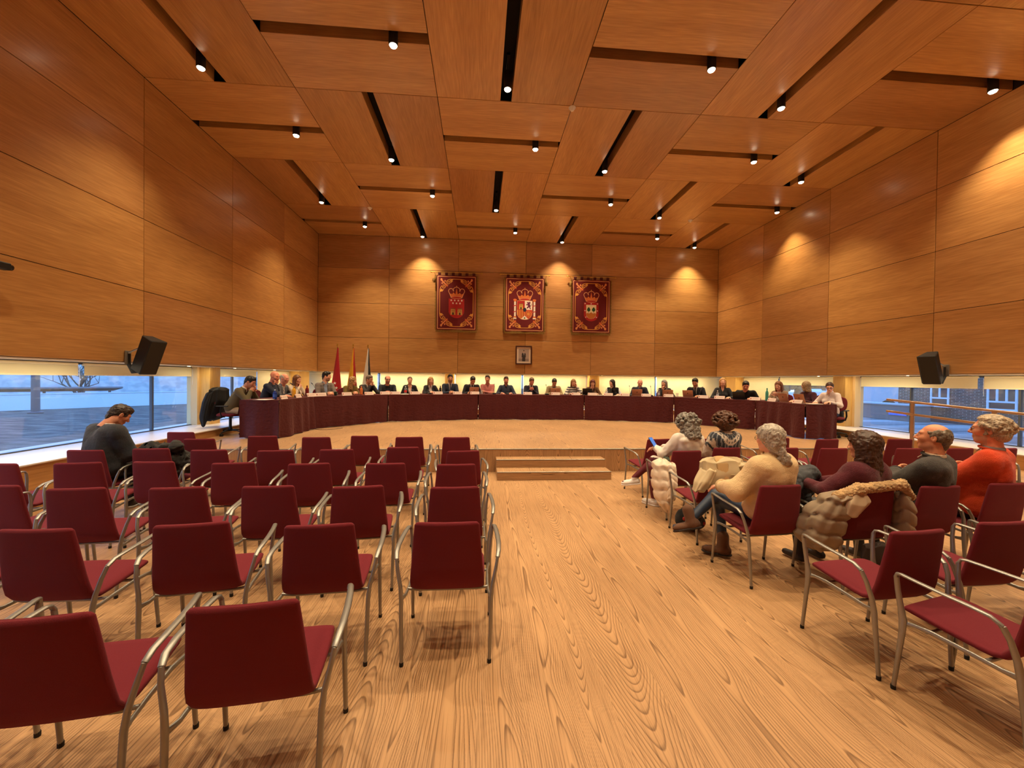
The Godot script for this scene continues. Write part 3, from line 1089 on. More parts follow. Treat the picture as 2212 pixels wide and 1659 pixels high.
		for j in a[3]:
			var z := lerpf(a[0] + 0.03, a[1] - 0.03, j / float(a[3] - 1))
			if j == 0 or j == a[3] - 1 or true:
				part("bar", slab(V(-0.055, y0 + (0.0 if j == 0 or j == a[3] - 1 else 0.3), z - 0.028), V(0.02, y1, z + 0.028)), wf, w)
	o = thing("parapet_wall", "grey brick parapet with pale coping beside the hedge", "wall", V(17.2, 0.2, -16.0))
	part("parapet", slab(V(-0.3, 0, -1.6), V(0.4, 0.62, 1.6), 0.01), mat(s8(128, 118, 116), 0.9), o)
	part("coping", slab(V(-0.36, 0.62, -1.66), V(0.46, 0.68, 1.66), 0.01), mat(s8(190, 190, 190), 0.8), o)
	o = thing("street_sign", "small blue sign on the parapet outside", "sign", V(16.86, 0.42, -15.0))
	part("plate", slab(V(-0.02, 0, -0.35), V(0.0, 0.16, 0.35), 0.004), mat(s8(70, 120, 220), 0.5), o)
	rng.seed = 19
	for a in [[25.4, -22.8, 3.6, s8(104, 100, 52), "tall olive hedge beyond the paved terrace"], [31.0, -28.5, 4.6, s8(88, 62, 52), "bare reddish shrubbery at the street corner"], [25.0, -29.5, 4.2, s8(76, 66, 66), "dark leafless bushes seen past the pier"], [20.5, -26.5, 4.0, s8(80, 74, 76), "dark bushes outside the window behind the ash blond bob"], [17.0, -27.5, 4.2, s8(72, 70, 74), "dark bushes outside the window behind the beige jacket"]]:
		o = thing("hedge", a[4], "hedge", V(a[0], 0.2, a[1]))
		var f := Fld.new(V(-2.6, -0.1, -2.6), V(2.6, a[2] + 0.8, 2.6), 0.16)
		for j in 16:
			f.ell(V(rng.randf_range(-1.5, 1.5), rng.randf_range(0.3, a[2]), rng.randf_range(-1.4, 1.4)), Vector3.ONE * rng.randf_range(0.5, 0.9), Basis.IDENTITY, 0.2)
		f.ripple(noise(91, 2.2, 3), 0.3)
		mb = MB.new()
		var nn := noise(33, 3.0, 3)
		var base: Color = a[3]
		f.net(mb, func(p): return lin(base * (0.75 + 0.5 * absf(nn.get_noise_3d(p.x, p.y, p.z)) * 2.0)))
		part("foliage", mb, M.paint, o)
		mb = MB.new()
		mb.tube([V(0, 0, 0), V(0, 1.0, 0)], [0.12, 0.09], 8)
		part("stem", mb, bark, o)
	o = thing("parked_van", "white van parked far down the street", "van", V(21.6, 0.2, -21.4), 0.7)
	mb = MB.new()
	mb.box(V(0, 0.95, 0.3), V(1.8, 1.2, 3.4), 0.12)
	mb.box(V(0, 0.75, -1.8), V(1.75, 0.75, 1.1), 0.15)
	part("van_body", mb, mat(s8(228, 232, 236), 0.3), o)
	mb = MB.new()
	mb.box(V(0, 1.25, -1.35), V(1.6, 0.5, 0.5), 0.05)
	part("windscreen", mb, pane, o)
	for x in [-0.85, 0.85]:
		for z in [-1.6, 1.3]:
			mb = MB.new()
			mb.lathe(V(x, 0.32, z), [v2(0, -0.1), v2(0.3, -0.1), v2(0.32, -0.06), v2(0.32, 0.06), v2(0.3, 0.1), v2(0, 0.1)], 14, Basis(Vector3.FORWARD, PI / 2))
			part("wheel", mb, M.rubber, o)

func limb(mb: MB, tw: MB, a: Vector3, d: Vector3, l: float, r: float, lv: int) -> void:
	var p := [a]
	var q := a
	var dd := d.normalized()
	for j in 3:
		dd = (dd + V(rng.randf_range(-1, 1), rng.randf_range(-0.4, 0.6), rng.randf_range(-1, 1)) * 0.16).normalized()
		q += dd * l / 3
		p.append(q)
	(mb if lv < 2 else tw).tube(p, [r, r * 0.9, r * 0.8, r * 0.66], 7 if lv < 2 else 4, Vector3.RIGHT, false)
	if lv >= 5:
		return
	for j in (4 if lv == 0 else 3 if lv < 3 else 2):
		var s := V(rng.randf_range(-1, 1), rng.randf_range(0.05, 0.7), rng.randf_range(-1, 1)).normalized()
		limb(mb, tw, p[3] if j < 2 else p[2], (dd + s * 1.15).normalized(), l * rng.randf_range(0.72, 0.98), maxf(r * 0.6, 0.014), lv + 1)

# ---------------------------------------------------------------- furniture
func ring_sweep(mb: MB, rings: Array, cap0: bool, cap1: bool) -> void:
	# rings: arrays of points that go once round a closed section
	var s0 := mb.v.size()
	var m: int = rings[0].size()
	for k in rings.size():
		for j in m:
			var a: Vector3 = rings[k][(j + 1) % m] - rings[k][(j + m - 1) % m]
			var b: Vector3 = rings[mini(k + 1, rings.size() - 1)][j] - rings[maxi(k - 1, 0)][j]
			mb.add(rings[k][j], a.cross(b).normalized(), Vector2(j, k))
	var mid := Vector3.ZERO
	for p in rings[1]:
		mid += p / m
	if mb.n[s0 + m].dot(rings[1][0] - mid) < 0:
		for k in range(s0, mb.n.size()):
			mb.n[k] = -mb.n[k]
	for k in rings.size() - 1:
		for j in m:
			var a := s0 + k * m + j
			var b := s0 + k * m + (j + 1) % m
			mb.t(a, b, a + m); mb.t(b, b + m, a + m)
	for e in 2:
		if (e == 0 and not cap0) or (e == 1 and not cap1):
			continue
		var r: Array = rings[0] if e == 0 else rings[-1]
		var o: Array = rings[1] if e == 0 else rings[-2]
		var c := Vector3.ZERO
		var c2 := Vector3.ZERO
		for j in m:
			c += r[j] / m
			c2 += o[j] / m
		var d := (c - c2).normalized()
		var ci := mb.add(c, d)
		var st := mb.v.size()
		for p in r:
			mb.add(p, d)
		for j in m:
			mb.t(ci, st + j, st + (j + 1) % m)

func shell_rings(prof: Array) -> Array:
	# prof: [z, y, half width, half thickness, dish] down the middle of an upholstered shell
	var out := []
	for k in prof.size():
		var a: Array = prof[maxi(k - 1, 0)]
		var b: Array = prof[mini(k + 1, prof.size() - 1)]
		var d := V(0, b[1] - a[1], b[0] - a[0]).normalized()
		var nn := d.cross(Vector3.RIGHT)
		var q: Array = prof[k]
		var ring := []
		for j in 28:
			var an := TAU * j / 28
			var cx := signf(cos(an)) * pow(absf(cos(an)), 0.42)
			var sy := signf(sin(an)) * pow(absf(sin(an)), 0.6)
			ring.append(V(cx * q[2], q[1], q[0]) + nn * (sy * q[3] - q[4] * cx * cx))
		out.append(ring)
	return out

var chair0: Node3D
func make_chair() -> Node3D:
	var o := thing("armchair", "", "chair", V(0, -50, 0), 0.0, "burgundy audience armchairs")
	var prof := [
		[0.245, 0.838, 0.160, 0.006, 0.012], [0.2445, 0.834, 0.178, 0.013, 0.012], [0.242, 0.822, 0.189, 0.017, 0.012], [0.232, 0.75, 0.196, 0.019, 0.013], [0.218, 0.66, 0.204, 0.019, 0.013], [0.203, 0.57, 0.212, 0.019, 0.012],
		[0.188, 0.50, 0.219, 0.020, 0.010], [0.170, 0.452, 0.222, 0.021, 0.006], [0.142, 0.420, 0.223, 0.022, 0.004], [0.105, 0.408, 0.223, 0.022, 0.003], [0.06, 0.410, 0.224, 0.022, 0.003], [-0.03, 0.422, 0.226, 0.022, 0.002],
		[-0.13, 0.436, 0.226, 0.022, 0.0], [-0.20, 0.444, 0.223, 0.021, 0.0], [-0.228, 0.444, 0.217, 0.018, 0.0], [-0.240, 0.440, 0.206, 0.010, 0.0], [-0.242, 0.437, 0.196, 0.004, 0.0]]
	var r := shell_rings(prof)
	var mb := MB.new()
	ring_sweep(mb, r.slice(0, 9), true, false)
	part("backrest", mb, M.burgundy, o)
	mb = MB.new()
	ring_sweep(mb, r.slice(8), false, true)
	part("seat", mb, M.burgundy, o)
	for s in [-1.0, 1.0]:
		mb = MB.new()
		mb.tube([V(s * 0.256, 0.006, 0.238), V(s * 0.261, 0.2, 0.226), V(s * 0.265, 0.38, 0.212), V(s * 0.272, 0.45, 0.204), V(s * 0.292, 0.54, 0.188), V(s * 0.302, 0.595, 0.166)], [0.0105, 0.012, v2(0.016, 0.0125), v2(0.0145, 0.0115), v2(0.013, 0.0105), v2(0.0135, 0.0095)], 10, V(s, 0, 0))
		var leg := part("leg", mb, M.steel, o)
		mb = MB.new()
		mb.lathe(V(s * 0.256, 0, 0.238), [v2(0, 0), v2(0.012, 0), v2(0.0125, 0.02), v2(0.011, 0.024)], 10)
		part("foot_cap", mb, M.rubber, leg)
		mb = MB.new()
		mb.tube([V(s * 0.302, 0.595, 0.166), V(s * 0.309, 0.622, 0.13), V(s * 0.313, 0.634, 0.06), V(s * 0.311, 0.642, -0.04), V(s * 0.304, 0.650, -0.14), V(s * 0.295, 0.655, -0.205), V(s * 0.289, 0.650, -0.226), V(s * 0.284, 0.630, -0.234)], [v2(0.0135, 0.0095), v2(0.0145, 0.0085), v2(0.0155, 0.008), v2(0.016, 0.0075), v2(0.0155, 0.0075), v2(0.0145, 0.008), v2(0.0135, 0.009), v2(0.013, 0.0095)], 10, Vector3.UP)
		part("armrest", mb, M.steel, o)
		mb = MB.new()
		mb.tube([V(s * 0.284, 0.630, -0.234), V(s * 0.275, 0.56, -0.232), V(s * 0.266, 0.46, -0.220), V(s * 0.264, 0.40, -0.212), V(s * 0.266, 0.34, -0.213), V(s * 0.267, 0.18, -0.228), V(s * 0.268, 0.006, -0.246)], [v2(0.013, 0.0095), v2(0.013, 0.0105), v2(0.015, 0.012), v2(0.02, 0.0125), v2(0.016, 0.012), 0.012, 0.0105], 10, V(s, 0, 0))
		leg = part("leg", mb, M.steel, o)
		mb = MB.new()
		mb.lathe(V(s * 0.268, 0, -0.246), [v2(0, 0), v2(0.012, 0), v2(0.0125, 0.02), v2(0.011, 0.024)], 10)
		part("foot_cap", mb, M.rubber, leg)
		mb = MB.new()
		mb.tube([V(s * 0.262, 0.385, -0.212), V(s * 0.254, 0.392, -0.17), V(s * 0.246, 0.392, -0.1), V(s * 0.244, 0.378, 0.05), V(s * 0.25, 0.372, 0.15), V(s * 0.264, 0.378, 0.212)], [v2(0.008, 0.016), v2(0.008, 0.011), v2(0.008, 0.012), v2(0.008, 0.012), v2(0.008, 0.011), v2(0.008, 0.016)], 8, Vector3.UP)
		var rail := part("seat_rail", mb, M.steel, o)
		mb = MB.new()
		mb.lathe(V(s * 0.254, 0.392, -0.12), [v2(0, 0), v2(0.007, 0), v2(0.007, 0.004), v2(0, 0.005)], 8, Basis(Vector3.FORWARD, -s * PI / 2))
		part("screw_cap", mb, M.rubber, rail)
	for z in [-0.12, 0.1]:
		mb = MB.new()
		mb.tube([V(-0.246, 0.384, z), V(-0.18, 0.376, z), V(0.18, 0.376, z), V(0.246, 0.384, z)], [0.009, 0.009, 0.009, 0.009], 8)
		part("crossbar", mb, M.steel, o)
	return o

var first_chair := true
func chair(back: Vector2, yaw: float, label: String) -> Node3D:
	# back: x and z of the middle of the top of the backrest
	var t := deg_to_rad(yaw)
	var at := V(back.x, 0, back.y) - Basis(Vector3.UP, t) * V(0, 0, 0.242)
	if first_chair:
		first_chair = false
		chair0.position = at
		chair0.rotation.y = t
		chair0.set_meta("label", label)
		return chair0
	return copy_thing(chair0, at, t, label)

func build_chairs() -> void:
	chair0 = make_chair()
	var rows := [
		[[-0.33, -5.832, 2], [-1.0, -5.851, 6], [-1.658, -5.963, 2], [-2.277, -5.82, 2], [-3.05, -5.927, 6], [-3.72, -5.662, 5], [-4.42, -6.329, 0]],
		[[-0.185, -4.73, 8], [-0.926, -4.989, 4], [-1.66, -4.834, 4], [-2.318, -4.78, 8], [-3.062, -4.816, 4], [-3.752, -4.912, 4], [-4.36, -4.813, 0]],
		[[-0.223, -3.988, 2], [-0.92, -4.046, 2], [-1.65, -4.05, 8], [-2.38, -4.097, 7], [-3.159, -4.166, 0], [-3.80, -4.125, 9], [-4.48, -4.104, -4]],
		[[-0.185, -3.146, 2], [-0.931, -3.191, 7], [-1.615, -3.219, 3], [-2.26, -3.202, 6], [-2.961, -3.2, 6], [-3.63, -3.307, -4]],
		[[-0.183, -2.368, 0], [-0.904, -2.364, 5], [-1.625, -2.411, 9], [-2.39, -2.361, 0], [-3.12, -2.4, 4]],
		[[-0.86, -1.545, 7], [-1.54, -1.499, 7], [-2.24, -1.5, 6]]]
	for r in rows.size():
		for k in rows[r].size():
			var a: Array = rows[r][k]
			var aisle: int = k + (1 if r == 5 else 0)
			chair(v2(a[0], a[1]), a[2], "burgundy armchair left of the aisle, %s row from stage, %s seat from aisle" % [ORD[r], ORD[aisle]])
	var right := [
		[2.612, -5.666, 10, "empty burgundy armchair before the grey curly haired woman, beside the stage steps"],
		[3.35, -5.70, 3, "empty burgundy armchair in front of the woman in patterned sweater"],
		[4.55, -5.80, 0, "empty burgundy armchair right of the aisle, front row, left of a pair by the stage"],
		[5.24, -5.66, 4, "empty burgundy armchair right of the aisle, front row, right of a pair by the stage"],
		[6.45, -5.68, -4, "empty burgundy armchair right of the aisle, front row, beside the handrail post"],
		[2.524, -4.70, 4, "burgundy armchair on which the woman with grey curls sits"],
		[3.174, -4.92, 4, "burgundy armchair on which the woman in patterned sweater sits"],
		[3.95, -4.907, 0, "empty burgundy armchair, second row right of aisle, beside the patterned sweater"],
		[4.60, -4.868, 0, "empty burgundy armchair, second row right of aisle, ahead of the brown haired woman"],
		[5.66, -4.86, 0, "empty burgundy armchair, second row right of aisle, ahead of the balding man"],
		[6.40, -4.86, 0, "empty burgundy armchair, second row right of aisle, between the two men's heads"],
		[7.05, -4.86, 0, "empty burgundy armchair, second row right of aisle, nearest the ramp"],
		[2.50, -3.98, 6, "burgundy armchair with a beige coat hung over its backrest"],
		[2.476, -3.107, 4, "burgundy armchair of the woman in cream sweater"],
		[3.163, -2.979, 2, "burgundy armchair with a fur collared coat over its back"],
		[3.834, -3.041, 2, "burgundy armchair of the balding man in grey sweater"],
		[4.56, -3.108, 2, "burgundy armchair of the man in orange sweater"],
		[2.531, -2.113, 5, "empty burgundy armchair behind the woman in cream sweater"],
		[3.25, -2.225, 2, "empty burgundy armchair behind the fur collared coat"],
		[4.02, -2.3, 0, "empty burgundy armchair behind the men, third from aisle in its row"],
		[2.67, -1.62, 14, "empty burgundy armchair at the corner nearest the viewer, right of aisle"],
		[3.42, -1.5, 8, "empty burgundy armchair at the picture's edge, last row right of aisle"]]
	for a in right:
		chair(v2(a[0], a[1]), a[2], a[3])

func build_office_chair() -> Node3D:
	var o := thing("office_chair", "", "chair", V(0, -50, 0), 0.0, "burgundy swivel chairs behind the table")
	var mb := MB.new()
	var rings := []
	for k in 9:
		var t := k / 8.0
		var y := 0.58 + 0.38 * t
		var w := 0.2 * pow(1.0 - pow(absf(2.0 * t - 1.0), 2.6), 0.4) + 0.02
		var ring := []
		for j in 20:
			var an := TAU * j / 20
			var cx := signf(cos(an)) * pow(absf(cos(an)), 0.5)
			ring.append(V(cx * w, y, 0.235 + 0.04 * (t - 0.4) + sin(an) * 0.03 - 0.04 * cx * cx * w / 0.2))
		rings.append(ring)
	ring_sweep(mb, rings, true, true)
	part("backrest", mb, M.burgundy, o)
	mb = MB.new()
	rings = []
	for k in 8:
		var t := k / 7.0
		var w := 0.225 * pow(1.0 - pow(absf(2.0 * t - 1.0), 4.0), 0.3) + 0.01
		var ring := []
		for j in 20:
			var an := TAU * j / 20
			ring.append(V(signf(cos(an)) * pow(absf(cos(an)), 0.5) * w, 0.435 + sin(an) * 0.035, 0.22 - 0.44 * t))
		rings.append(ring)
	ring_sweep(mb, rings, true, true)
	part("seat", mb, M.burgundy, o)
	mb = MB.new()
	mb.tube([V(0, 0.40, 0.1), V(0, 0.42, 0.25), V(0, 0.55, 0.285), V(0, 0.72, 0.275)], [v2(0.03, 0.012), v2(0.03, 0.012), v2(0.03, 0.01), v2(0.03, 0.008)], 8, Vector3.UP)
	part("back_bracket", mb, M.black, o)
	mb = MB.new()
	mb.lathe(V(0, 0, 0), [v2(0.0, 0.08), v2(0.04, 0.08), v2(0.04, 0.14), v2(0.027, 0.15), v2(0.027, 0.38), v2(0.07, 0.39), v2(0.07, 0.405), v2(0, 0.41)], 12)
	part("column", mb, M.black, o)
	for k in 5:
		var a := TAU * k / 5 + 0.3
		var d := V(sin(a), 0, cos(a))
		mb = MB.new()
		mb.tube([V(0, 0.105, 0), d * 0.16 + V(0, 0.1, 0), d * 0.29 + V(0, 0.075, 0)], [v2(0.024, 0.018), v2(0.02, 0.014), v2(0.015, 0.011)], 8)
		var sp := part("base_spoke", mb, M.black, o)
		mb = MB.new()
		for s in [-0.016, 0.016]:
			mb.lathe(d * 0.285 + V(0, 0.03, 0) + Basis(Vector3.UP, a) * V(s, 0, 0), [v2(0, -0.01), v2(0.026, -0.01), v2(0.03, -0.005), v2(0.03, 0.005), v2(0.026, 0.01), v2(0, 0.01)], 12, Basis(Vector3.UP, a) * Basis(Vector3.FORWARD, PI / 2))
		part("caster", mb, M.black, sp)
	for s in [-1.0, 1.0]:
		mb = MB.new()
		mb.tube([V(s * 0.15, 0.40, 0.02), V(s * 0.26, 0.41, 0.02), V(s * 0.28, 0.5, 0.03), V(s * 0.275, 0.62, 0.02)], [v2(0.018, 0.008), v2(0.018, 0.008), v2(0.018, 0.008), v2(0.018, 0.008)], 8, Vector3.BACK)
		part("arm_post", mb, M.black, o)
		mb = MB.new()
		mb.box(V(s * 0.275, 0.63, 0.0), V(0.05, 0.025, 0.24), 0.01)
		part("armrest", mb, M.black, o)
	return o

const FRONT := [Vector2(-4.06, -8.5), Vector2(-4.03, -10.12), Vector2(-2.63, -11.82), Vector2(-0.05, -12.58), Vector2(3.31, -12.58), Vector2(5.89, -11.82), Vector2(7.29, -10.12), Vector2(7.32, -8.5)]
const BACKL := [Vector2(-4.82, -8.51), Vector2(-4.79, -10.39), Vector2(-3.07, -12.49), Vector2(-0.155, -13.34), Vector2(3.415, -13.34), Vector2(6.33, -12.49), Vector2(8.05, -10.39), Vector2(8.08, -8.51)]
const TT := 1.2

func build_tables() -> void:
	var says := ["at the flag side's near end", "turning the corner before the flags", "under the first banner", "in the middle under the portrait", "under the third banner", "turning the corner on the ramp side", "at the ramp side's near end"]
	for k in 7:
		var a: Vector2 = FRONT[k]
		var b: Vector2 = FRONT[k + 1]
		var c: Vector2 = BACKL[k + 1]
		var d: Vector2 = BACKL[k]
		var e := (b - a).normalized() * 0.012
		a += e; b -= e
		var e2 := (c - d).normalized() * 0.012
		d += e2; c -= e2
		var mid := (a + b + c + d) / 4
		var o := thing("conference_table", "long table %s, hidden under its dark red cloth" % says[k], "table", V(mid.x, PLAT, mid.y), 0.0, "tables of the council ring")
		var top := MB.new()
		var P := func(q: Vector2, y: float) -> Vector3: return V(q.x - mid.x, y, q.y - mid.y)
		var q := [a.lerp(mid, 0.03), b.lerp(mid, 0.03), c.lerp(mid, 0.03), d.lerp(mid, 0.03)]
		top.poly(q.map(func(p): return P.call(p, 0.765)), Vector3.UP)
		top.poly(q.map(func(p): return P.call(p, 0.73)), Vector3.DOWN)
		for j in 4:
			var p0: Vector2 = q[j]
			var p1: Vector2 = q[(j + 1) % 4]
			var nn := (p1 - p0).orthogonal().normalized()
			if nn.dot((p0 + p1) / 2 - mid) < 0: nn = -nn
			top.poly([P.call(p0, 0.73), P.call(p1, 0.73), P.call(p1, 0.765), P.call(p0, 0.765)], V(nn.x, 0, nn.y))
		part("tabletop", top, M.pale, o)
		for j in 4:
			var mb := MB.new()
			var p: Vector2 = q[j].lerp(mid, 0.14)
			mb.tube([P.call(p, 0.0), P.call(p, 0.73)], [0.025, 0.025], 8)
			part("leg", mb, M.steel, o)
		# cloth
		var cl := thing("tablecloth", "dark red velvet cloth on the table %s" % says[k], "tablecloth", V(mid.x, PLAT, mid.y), 0.0, "red cloths of the council ring")
		var mb := MB.new()
		var h := TT - PLAT
		mb.poly([P.call(a, h), P.call(b, h), P.call(c, h), P.call(d, h)], Vector3.UP)
		part("cloth_top", mb, M.velvet, cl)
		var sides := [[a, b, 0.015, "front_skirt"], [c, d, 0.5, "back_skirt"]]
		if k == 0: sides.append([d, a, 0.015, "end_skirt"])
		elif k == 6: sides.append([b, c, 0.015, "end_skirt"])
		for s in sides:
			var p0: Vector2 = s[0]
			var p1: Vector2 = s[1]
			var lv := p1 - p0
			var nn := lv.orthogonal().normalized()
			if nn.dot((p0 + p1) / 2 - mid) < 0: nn = -nn
			var L := lv.length()
			var ph := k * 1.7 + p0.x
			mb = MB.new()
			var low: float = s[2]
			mb.grid(int(L * 34), 12, func(u: float, t: float) -> Vector3:
				var y := lerpf(h, low, t)
				var x: float = u * L
				var edge := exp(-minf(x, L - x) * 5.0)
				var w := 0.008 + 0.022 * (0.5 + 0.5 * sin(x * 2.3 + ph)) + 0.022 * edge + (0.016 if k == 0 or k == 6 else 0.0)
				var f := sin(x * 15.0 + ph + 1.6 * sin(x * 3.1 + ph) + 0.6 * t) * w * (0.2 + 0.8 * t) + sin(x * 33.0 + ph * 2.0) * 0.003 * t
				var bow := 0.008 * sin(t * PI * 1.5 + x * 1.3 + ph) * (1.0 - t * 0.5)
				var q2 := p0 + lv * u + nn * (0.012 + 0.035 * t + f + bow)
				var sag := 0.006 * sin(x * 9.0 + ph) * t
				return V(q2.x - mid.x, y + sag, q2.y - mid.y))
			part(s[3], mb, M.velvet, cl)

# ---------------------------------------------------------------- things on walls and stage
func build_fittings() -> void:
	# steps
	var o := thing("stage_steps", "two oak steps leading up to the stage", "steps", V(1.27, 0, -7.0))
	for k in 2:
		var s := part("step", slab(V(-0.97, 0.002 + 0.139 * k, -0.286), V(0.97, 0.14 + 0.14 * k, 0.33 - 0.34 * k), 0.002, 0), M.floor, o)
		part("riser_board", slab(V(-0.968, 0.003 + 0.139 * k, 0.33 - 0.34 * k), V(0.968, 0.128 + 0.14 * k, 0.338 - 0.34 * k), 0.0, 1), M.riser, s)
		part("nosing", slab(V(-0.972, 0.126 + 0.14 * k, 0.325 - 0.34 * k), V(0.972, 0.142 + 0.14 * k, 0.342 - 0.34 * k), 0.004), M.steel, s)
	# handrail of the ramp
	o = thing("ramp_handrail", "copper coloured double handrail with square posts beside the ramp", "handrail", V(7.78, 0, 0))
	var slope := 0.0562
	var y_at := func(z: float) -> float: return -z * slope
	for y in [0.985, 0.765]:
		var mb := MB.new()
		mb.tube([V(0, y_at.call(-7.12) + y, -7.12), V(0, y_at.call(-3.0) + y, -3.0), V(0, y_at.call(-0.4) + y, -0.4)], [0.021, 0.021, 0.021], 12)
		part("rail", mb, M.copper, o)
	for z in [-6.66, -5.5, -4.0, -2.4, -0.8]:
		var mb := MB.new()
		var y0: float = y_at.call(z)
		mb.box(V(0.0, y0 + 0.5 * 0.985, z), V(0.03, 0.985 - 0.0, 0.06), 0.004)
		part("post", mb, M.copper, o)
	# wall loudspeakers
	for s in [1.0, -1.0]:
		var x := XL + 0.33 if s > 0 else XR - 0.33
		o = thing("loudspeaker", "black loudspeaker tilted down on its bracket %s" % ("over the field window" if s > 0 else "over the ramp"), "loudspeaker", V(x, 2.0, -7.02 if s > 0 else -7.1), 0.0, "wall loudspeakers")
		var b := aim(V(s, -0.42, 0.22)) if s > 0 else aim(V(s, -0.42, 0.30))
		var mb := MB.new()
		mb.box(V(0, 0, 0.03), V(0.27, 0.58, 0.27), 0.012, b)
		for k in mb.v.size():
			var l := b.transposed() * mb.v[k]
			if l.z > 0.1:
				mb.v[k] = b * V(l.x * 0.62, l.y, l.z)
		part("cabinet", mb, M.black, o)
		mb = MB.new()
		mb.box(b * V(0, 0, -0.108), V(0.25, 0.555, 0.012), 0.004, b)
		part("grille", mb, mat(s8(10, 10, 10), 0.9), o)
		mb = MB.new()
		mb.box(b * V(0.0, -0.07, -0.1155), V(0.05, 0.01, 0.003), 0.0, b)
		part("badge", mb, mat(s8(190, 190, 190), 0.4, 0.5), o)
		mb = MB.new()
		mb.tube([b * V(0, -0.3, 0.02), b * V(0, -0.32, 0.09), V(-s * 0.24, -0.28, 0.0), V(-s * 0.31, -0.14, 0.0), V(-s * 0.31, 0.02, 0)], [v2(0.03, 0.006), v2(0.03, 0.006), v2(0.03, 0.006), v2(0.03, 0.006), v2(0.03, 0.006)], 8, V(0, 0, 1))
		part("bracket", mb, M.black, o)
		mb = MB.new()
		mb.box(V(-s * 0.318, -0.04, 0), V(0.012, 0.22, 0.12), 0.003)
		part("wall_plate", mb, M.steel, o)
		mb = MB.new()
		mb.tube([b * V(0, 0.1, 0.15), V(-s * 0.31, 0.04, 0.0)], [0.014, 0.014], 8)
		part("arm", mb, M.steel, o)
	# camera at the frame's edge
	o = thing("wall_camera", "small black camera on a bracket, cut by the picture's edge", "camera", V(XL, 2.92, -5.1))
	var mb2 := MB.new()
	mb2.box(V(0.1, 0, 0), V(0.2, 0.03, 0.05), 0.004)
	part("bracket", mb2, M.black, o)
	mb2 = MB.new()
	mb2.box(V(0.2, 0.0, 0.02), V(0.09, 0.085, 0.2), 0.012)
	part("camera_body", mb2, M.black, o)
	mb2 = MB.new()
	mb2.lathe(V(0.2, 0.0, -0.08), [v2(0.035, 0.0), v2(0.035, 0.03), v2(0.025, 0.035), v2(0, 0.03)], 14, Basis(Vector3.RIGHT, -PI / 2))
	part("camera_lens", mb2, M.black_shiny, o)
	# smoke detectors
	for a in [[1.638, -7.384, "nearest the viewer"], [-3.31, -12.283, "on the flag side near the stage"], [6.477, -12.141, "on the ramp side near the stage"]]:
		o = thing("smoke_detector", "small white smoke detector on the ceiling, %s" % a[2], "detector", V(a[0], YC, a[1]), 0.0, "ceiling smoke detectors")
		var mb := MB.new()
		mb.lathe(V(0, 0, 0), [v2(0, -0.06), v2(0.03, -0.058), v2(0.036, -0.03), v2(0.052, -0.028), v2(0.056, 0.0)], 16)
		part("detector_head", mb, M.white, o)
		mb = MB.new()
		mb.lathe(V(0, 0.0, 0), [v2(0.058, -0.012), v2(0.066, -0.008), v2(0.066, 0.0)], 16)
		part("detector_base", mb, M.white, o)
	# banners
	var fringe := mat(s8(132, 102, 40), 0.9)
	var names := ["banner with seven stars and two castles, nearest the flags", "banner with quartered arms between two pillars, above the portrait", "banner with two trees inside a red bordered shield"]
	for k in 3:
		var cx: float = [-0.875, 1.59, 4.055][k]
		o = thing("heraldic_banner", "maroon tapestry %s" % names[k], "banner", V(cx, 4.45, ZB), 0.0, "heraldic wall banners")
		var ph := k * 2.1
		var mb := MB.new()
		mb.grid(40, 30, func(u: float, t: float) -> Vector3:
			var w := 0.014 * sin(u * 9.0 + ph) * (0.4 + 0.6 * t) + 0.01 * sin(u * 17.0 + ph * 2 + t * 2) + (0.03 * exp(-pow((u - 0.22) * 9.0, 2.0)) * sin(t * PI) if k == 0 else 0.0)
			return V((u - 0.5) * 1.42, 0.93 - t * 1.95, 0.085 + w))
		part("tapestry", mb, print_mat(banner_art(k), 0.9), o)
		mb = MB.new()
		for s in [-1.0, 1.0]:
			for j in 48:
				mb.box(V(s * 0.735 + 0.006 * sin(j * 2.3), 0.93 - 1.95 * (j + 0.5) / 48, 0.075), V(0.055, 0.034, 0.014))
		for j in 40:
			mb.box(V(-0.735 + 1.47 * (j + 0.5) / 40, -1.055 + 0.005 * sin(j * 1.9), 0.08), V(0.031, 0.085, 0.014))
		part("fringe", mb, fringe, o)
		mb = MB.new()
		mb.tube([V(-0.86, 1.03, 0.1), V(0.86, 1.03, 0.1)], [0.012, 0.012], 10)
		var rod := part("rod", mb, M.brass, o)
		for s in [-1.0, 1.0]:
			mb = MB.new()
			mb.lathe(V(s * 0.86, 1.03, 0.1), [v2(0.0, 0.09), v2(0.014, 0.06), v2(0.028, 0.03), v2(0.016, 0.01), v2(0.018, 0.0), v2(0.0, -0.004)], 10, Basis(Vector3.FORWARD, s * PI / 2))
			part("finial", mb, M.brass, rod)
			mb = MB.new()
			mb.tube([V(s * 0.79, 1.03, 0.012), V(s * 0.79, 1.05, 0.06), V(s * 0.79, 1.02, 0.1)], [0.008, 0.008, 0.008], 6)
			part("hook", mb, M.brass, rod)
		for j in 6:
			mb = MB.new()
			var x := -0.61 + j * 0.244
			mb.tube([V(x, 0.93, 0.088), V(x, 1.0, 0.116), V(x, 1.047, 0.1), V(x, 1.0, 0.08), V(x, 0.93, 0.082)], [v2(0.05, 0.003), v2(0.05, 0.003), v2(0.05, 0.003), v2(0.05, 0.003), v2(0.05, 0.003)], 8, Vector3.BACK)
			part("tab", mb, M.velvet, o)
		var sd := 1.0 if k == 1 else -1.0
		mb = MB.new()
		mb.tube([V(sd * 0.8, 1.03, 0.12), V(sd * 0.76, 0.93, 0.12), V(sd * 0.79, 0.84, 0.12)], [0.008, 0.01, 0.008], 6)
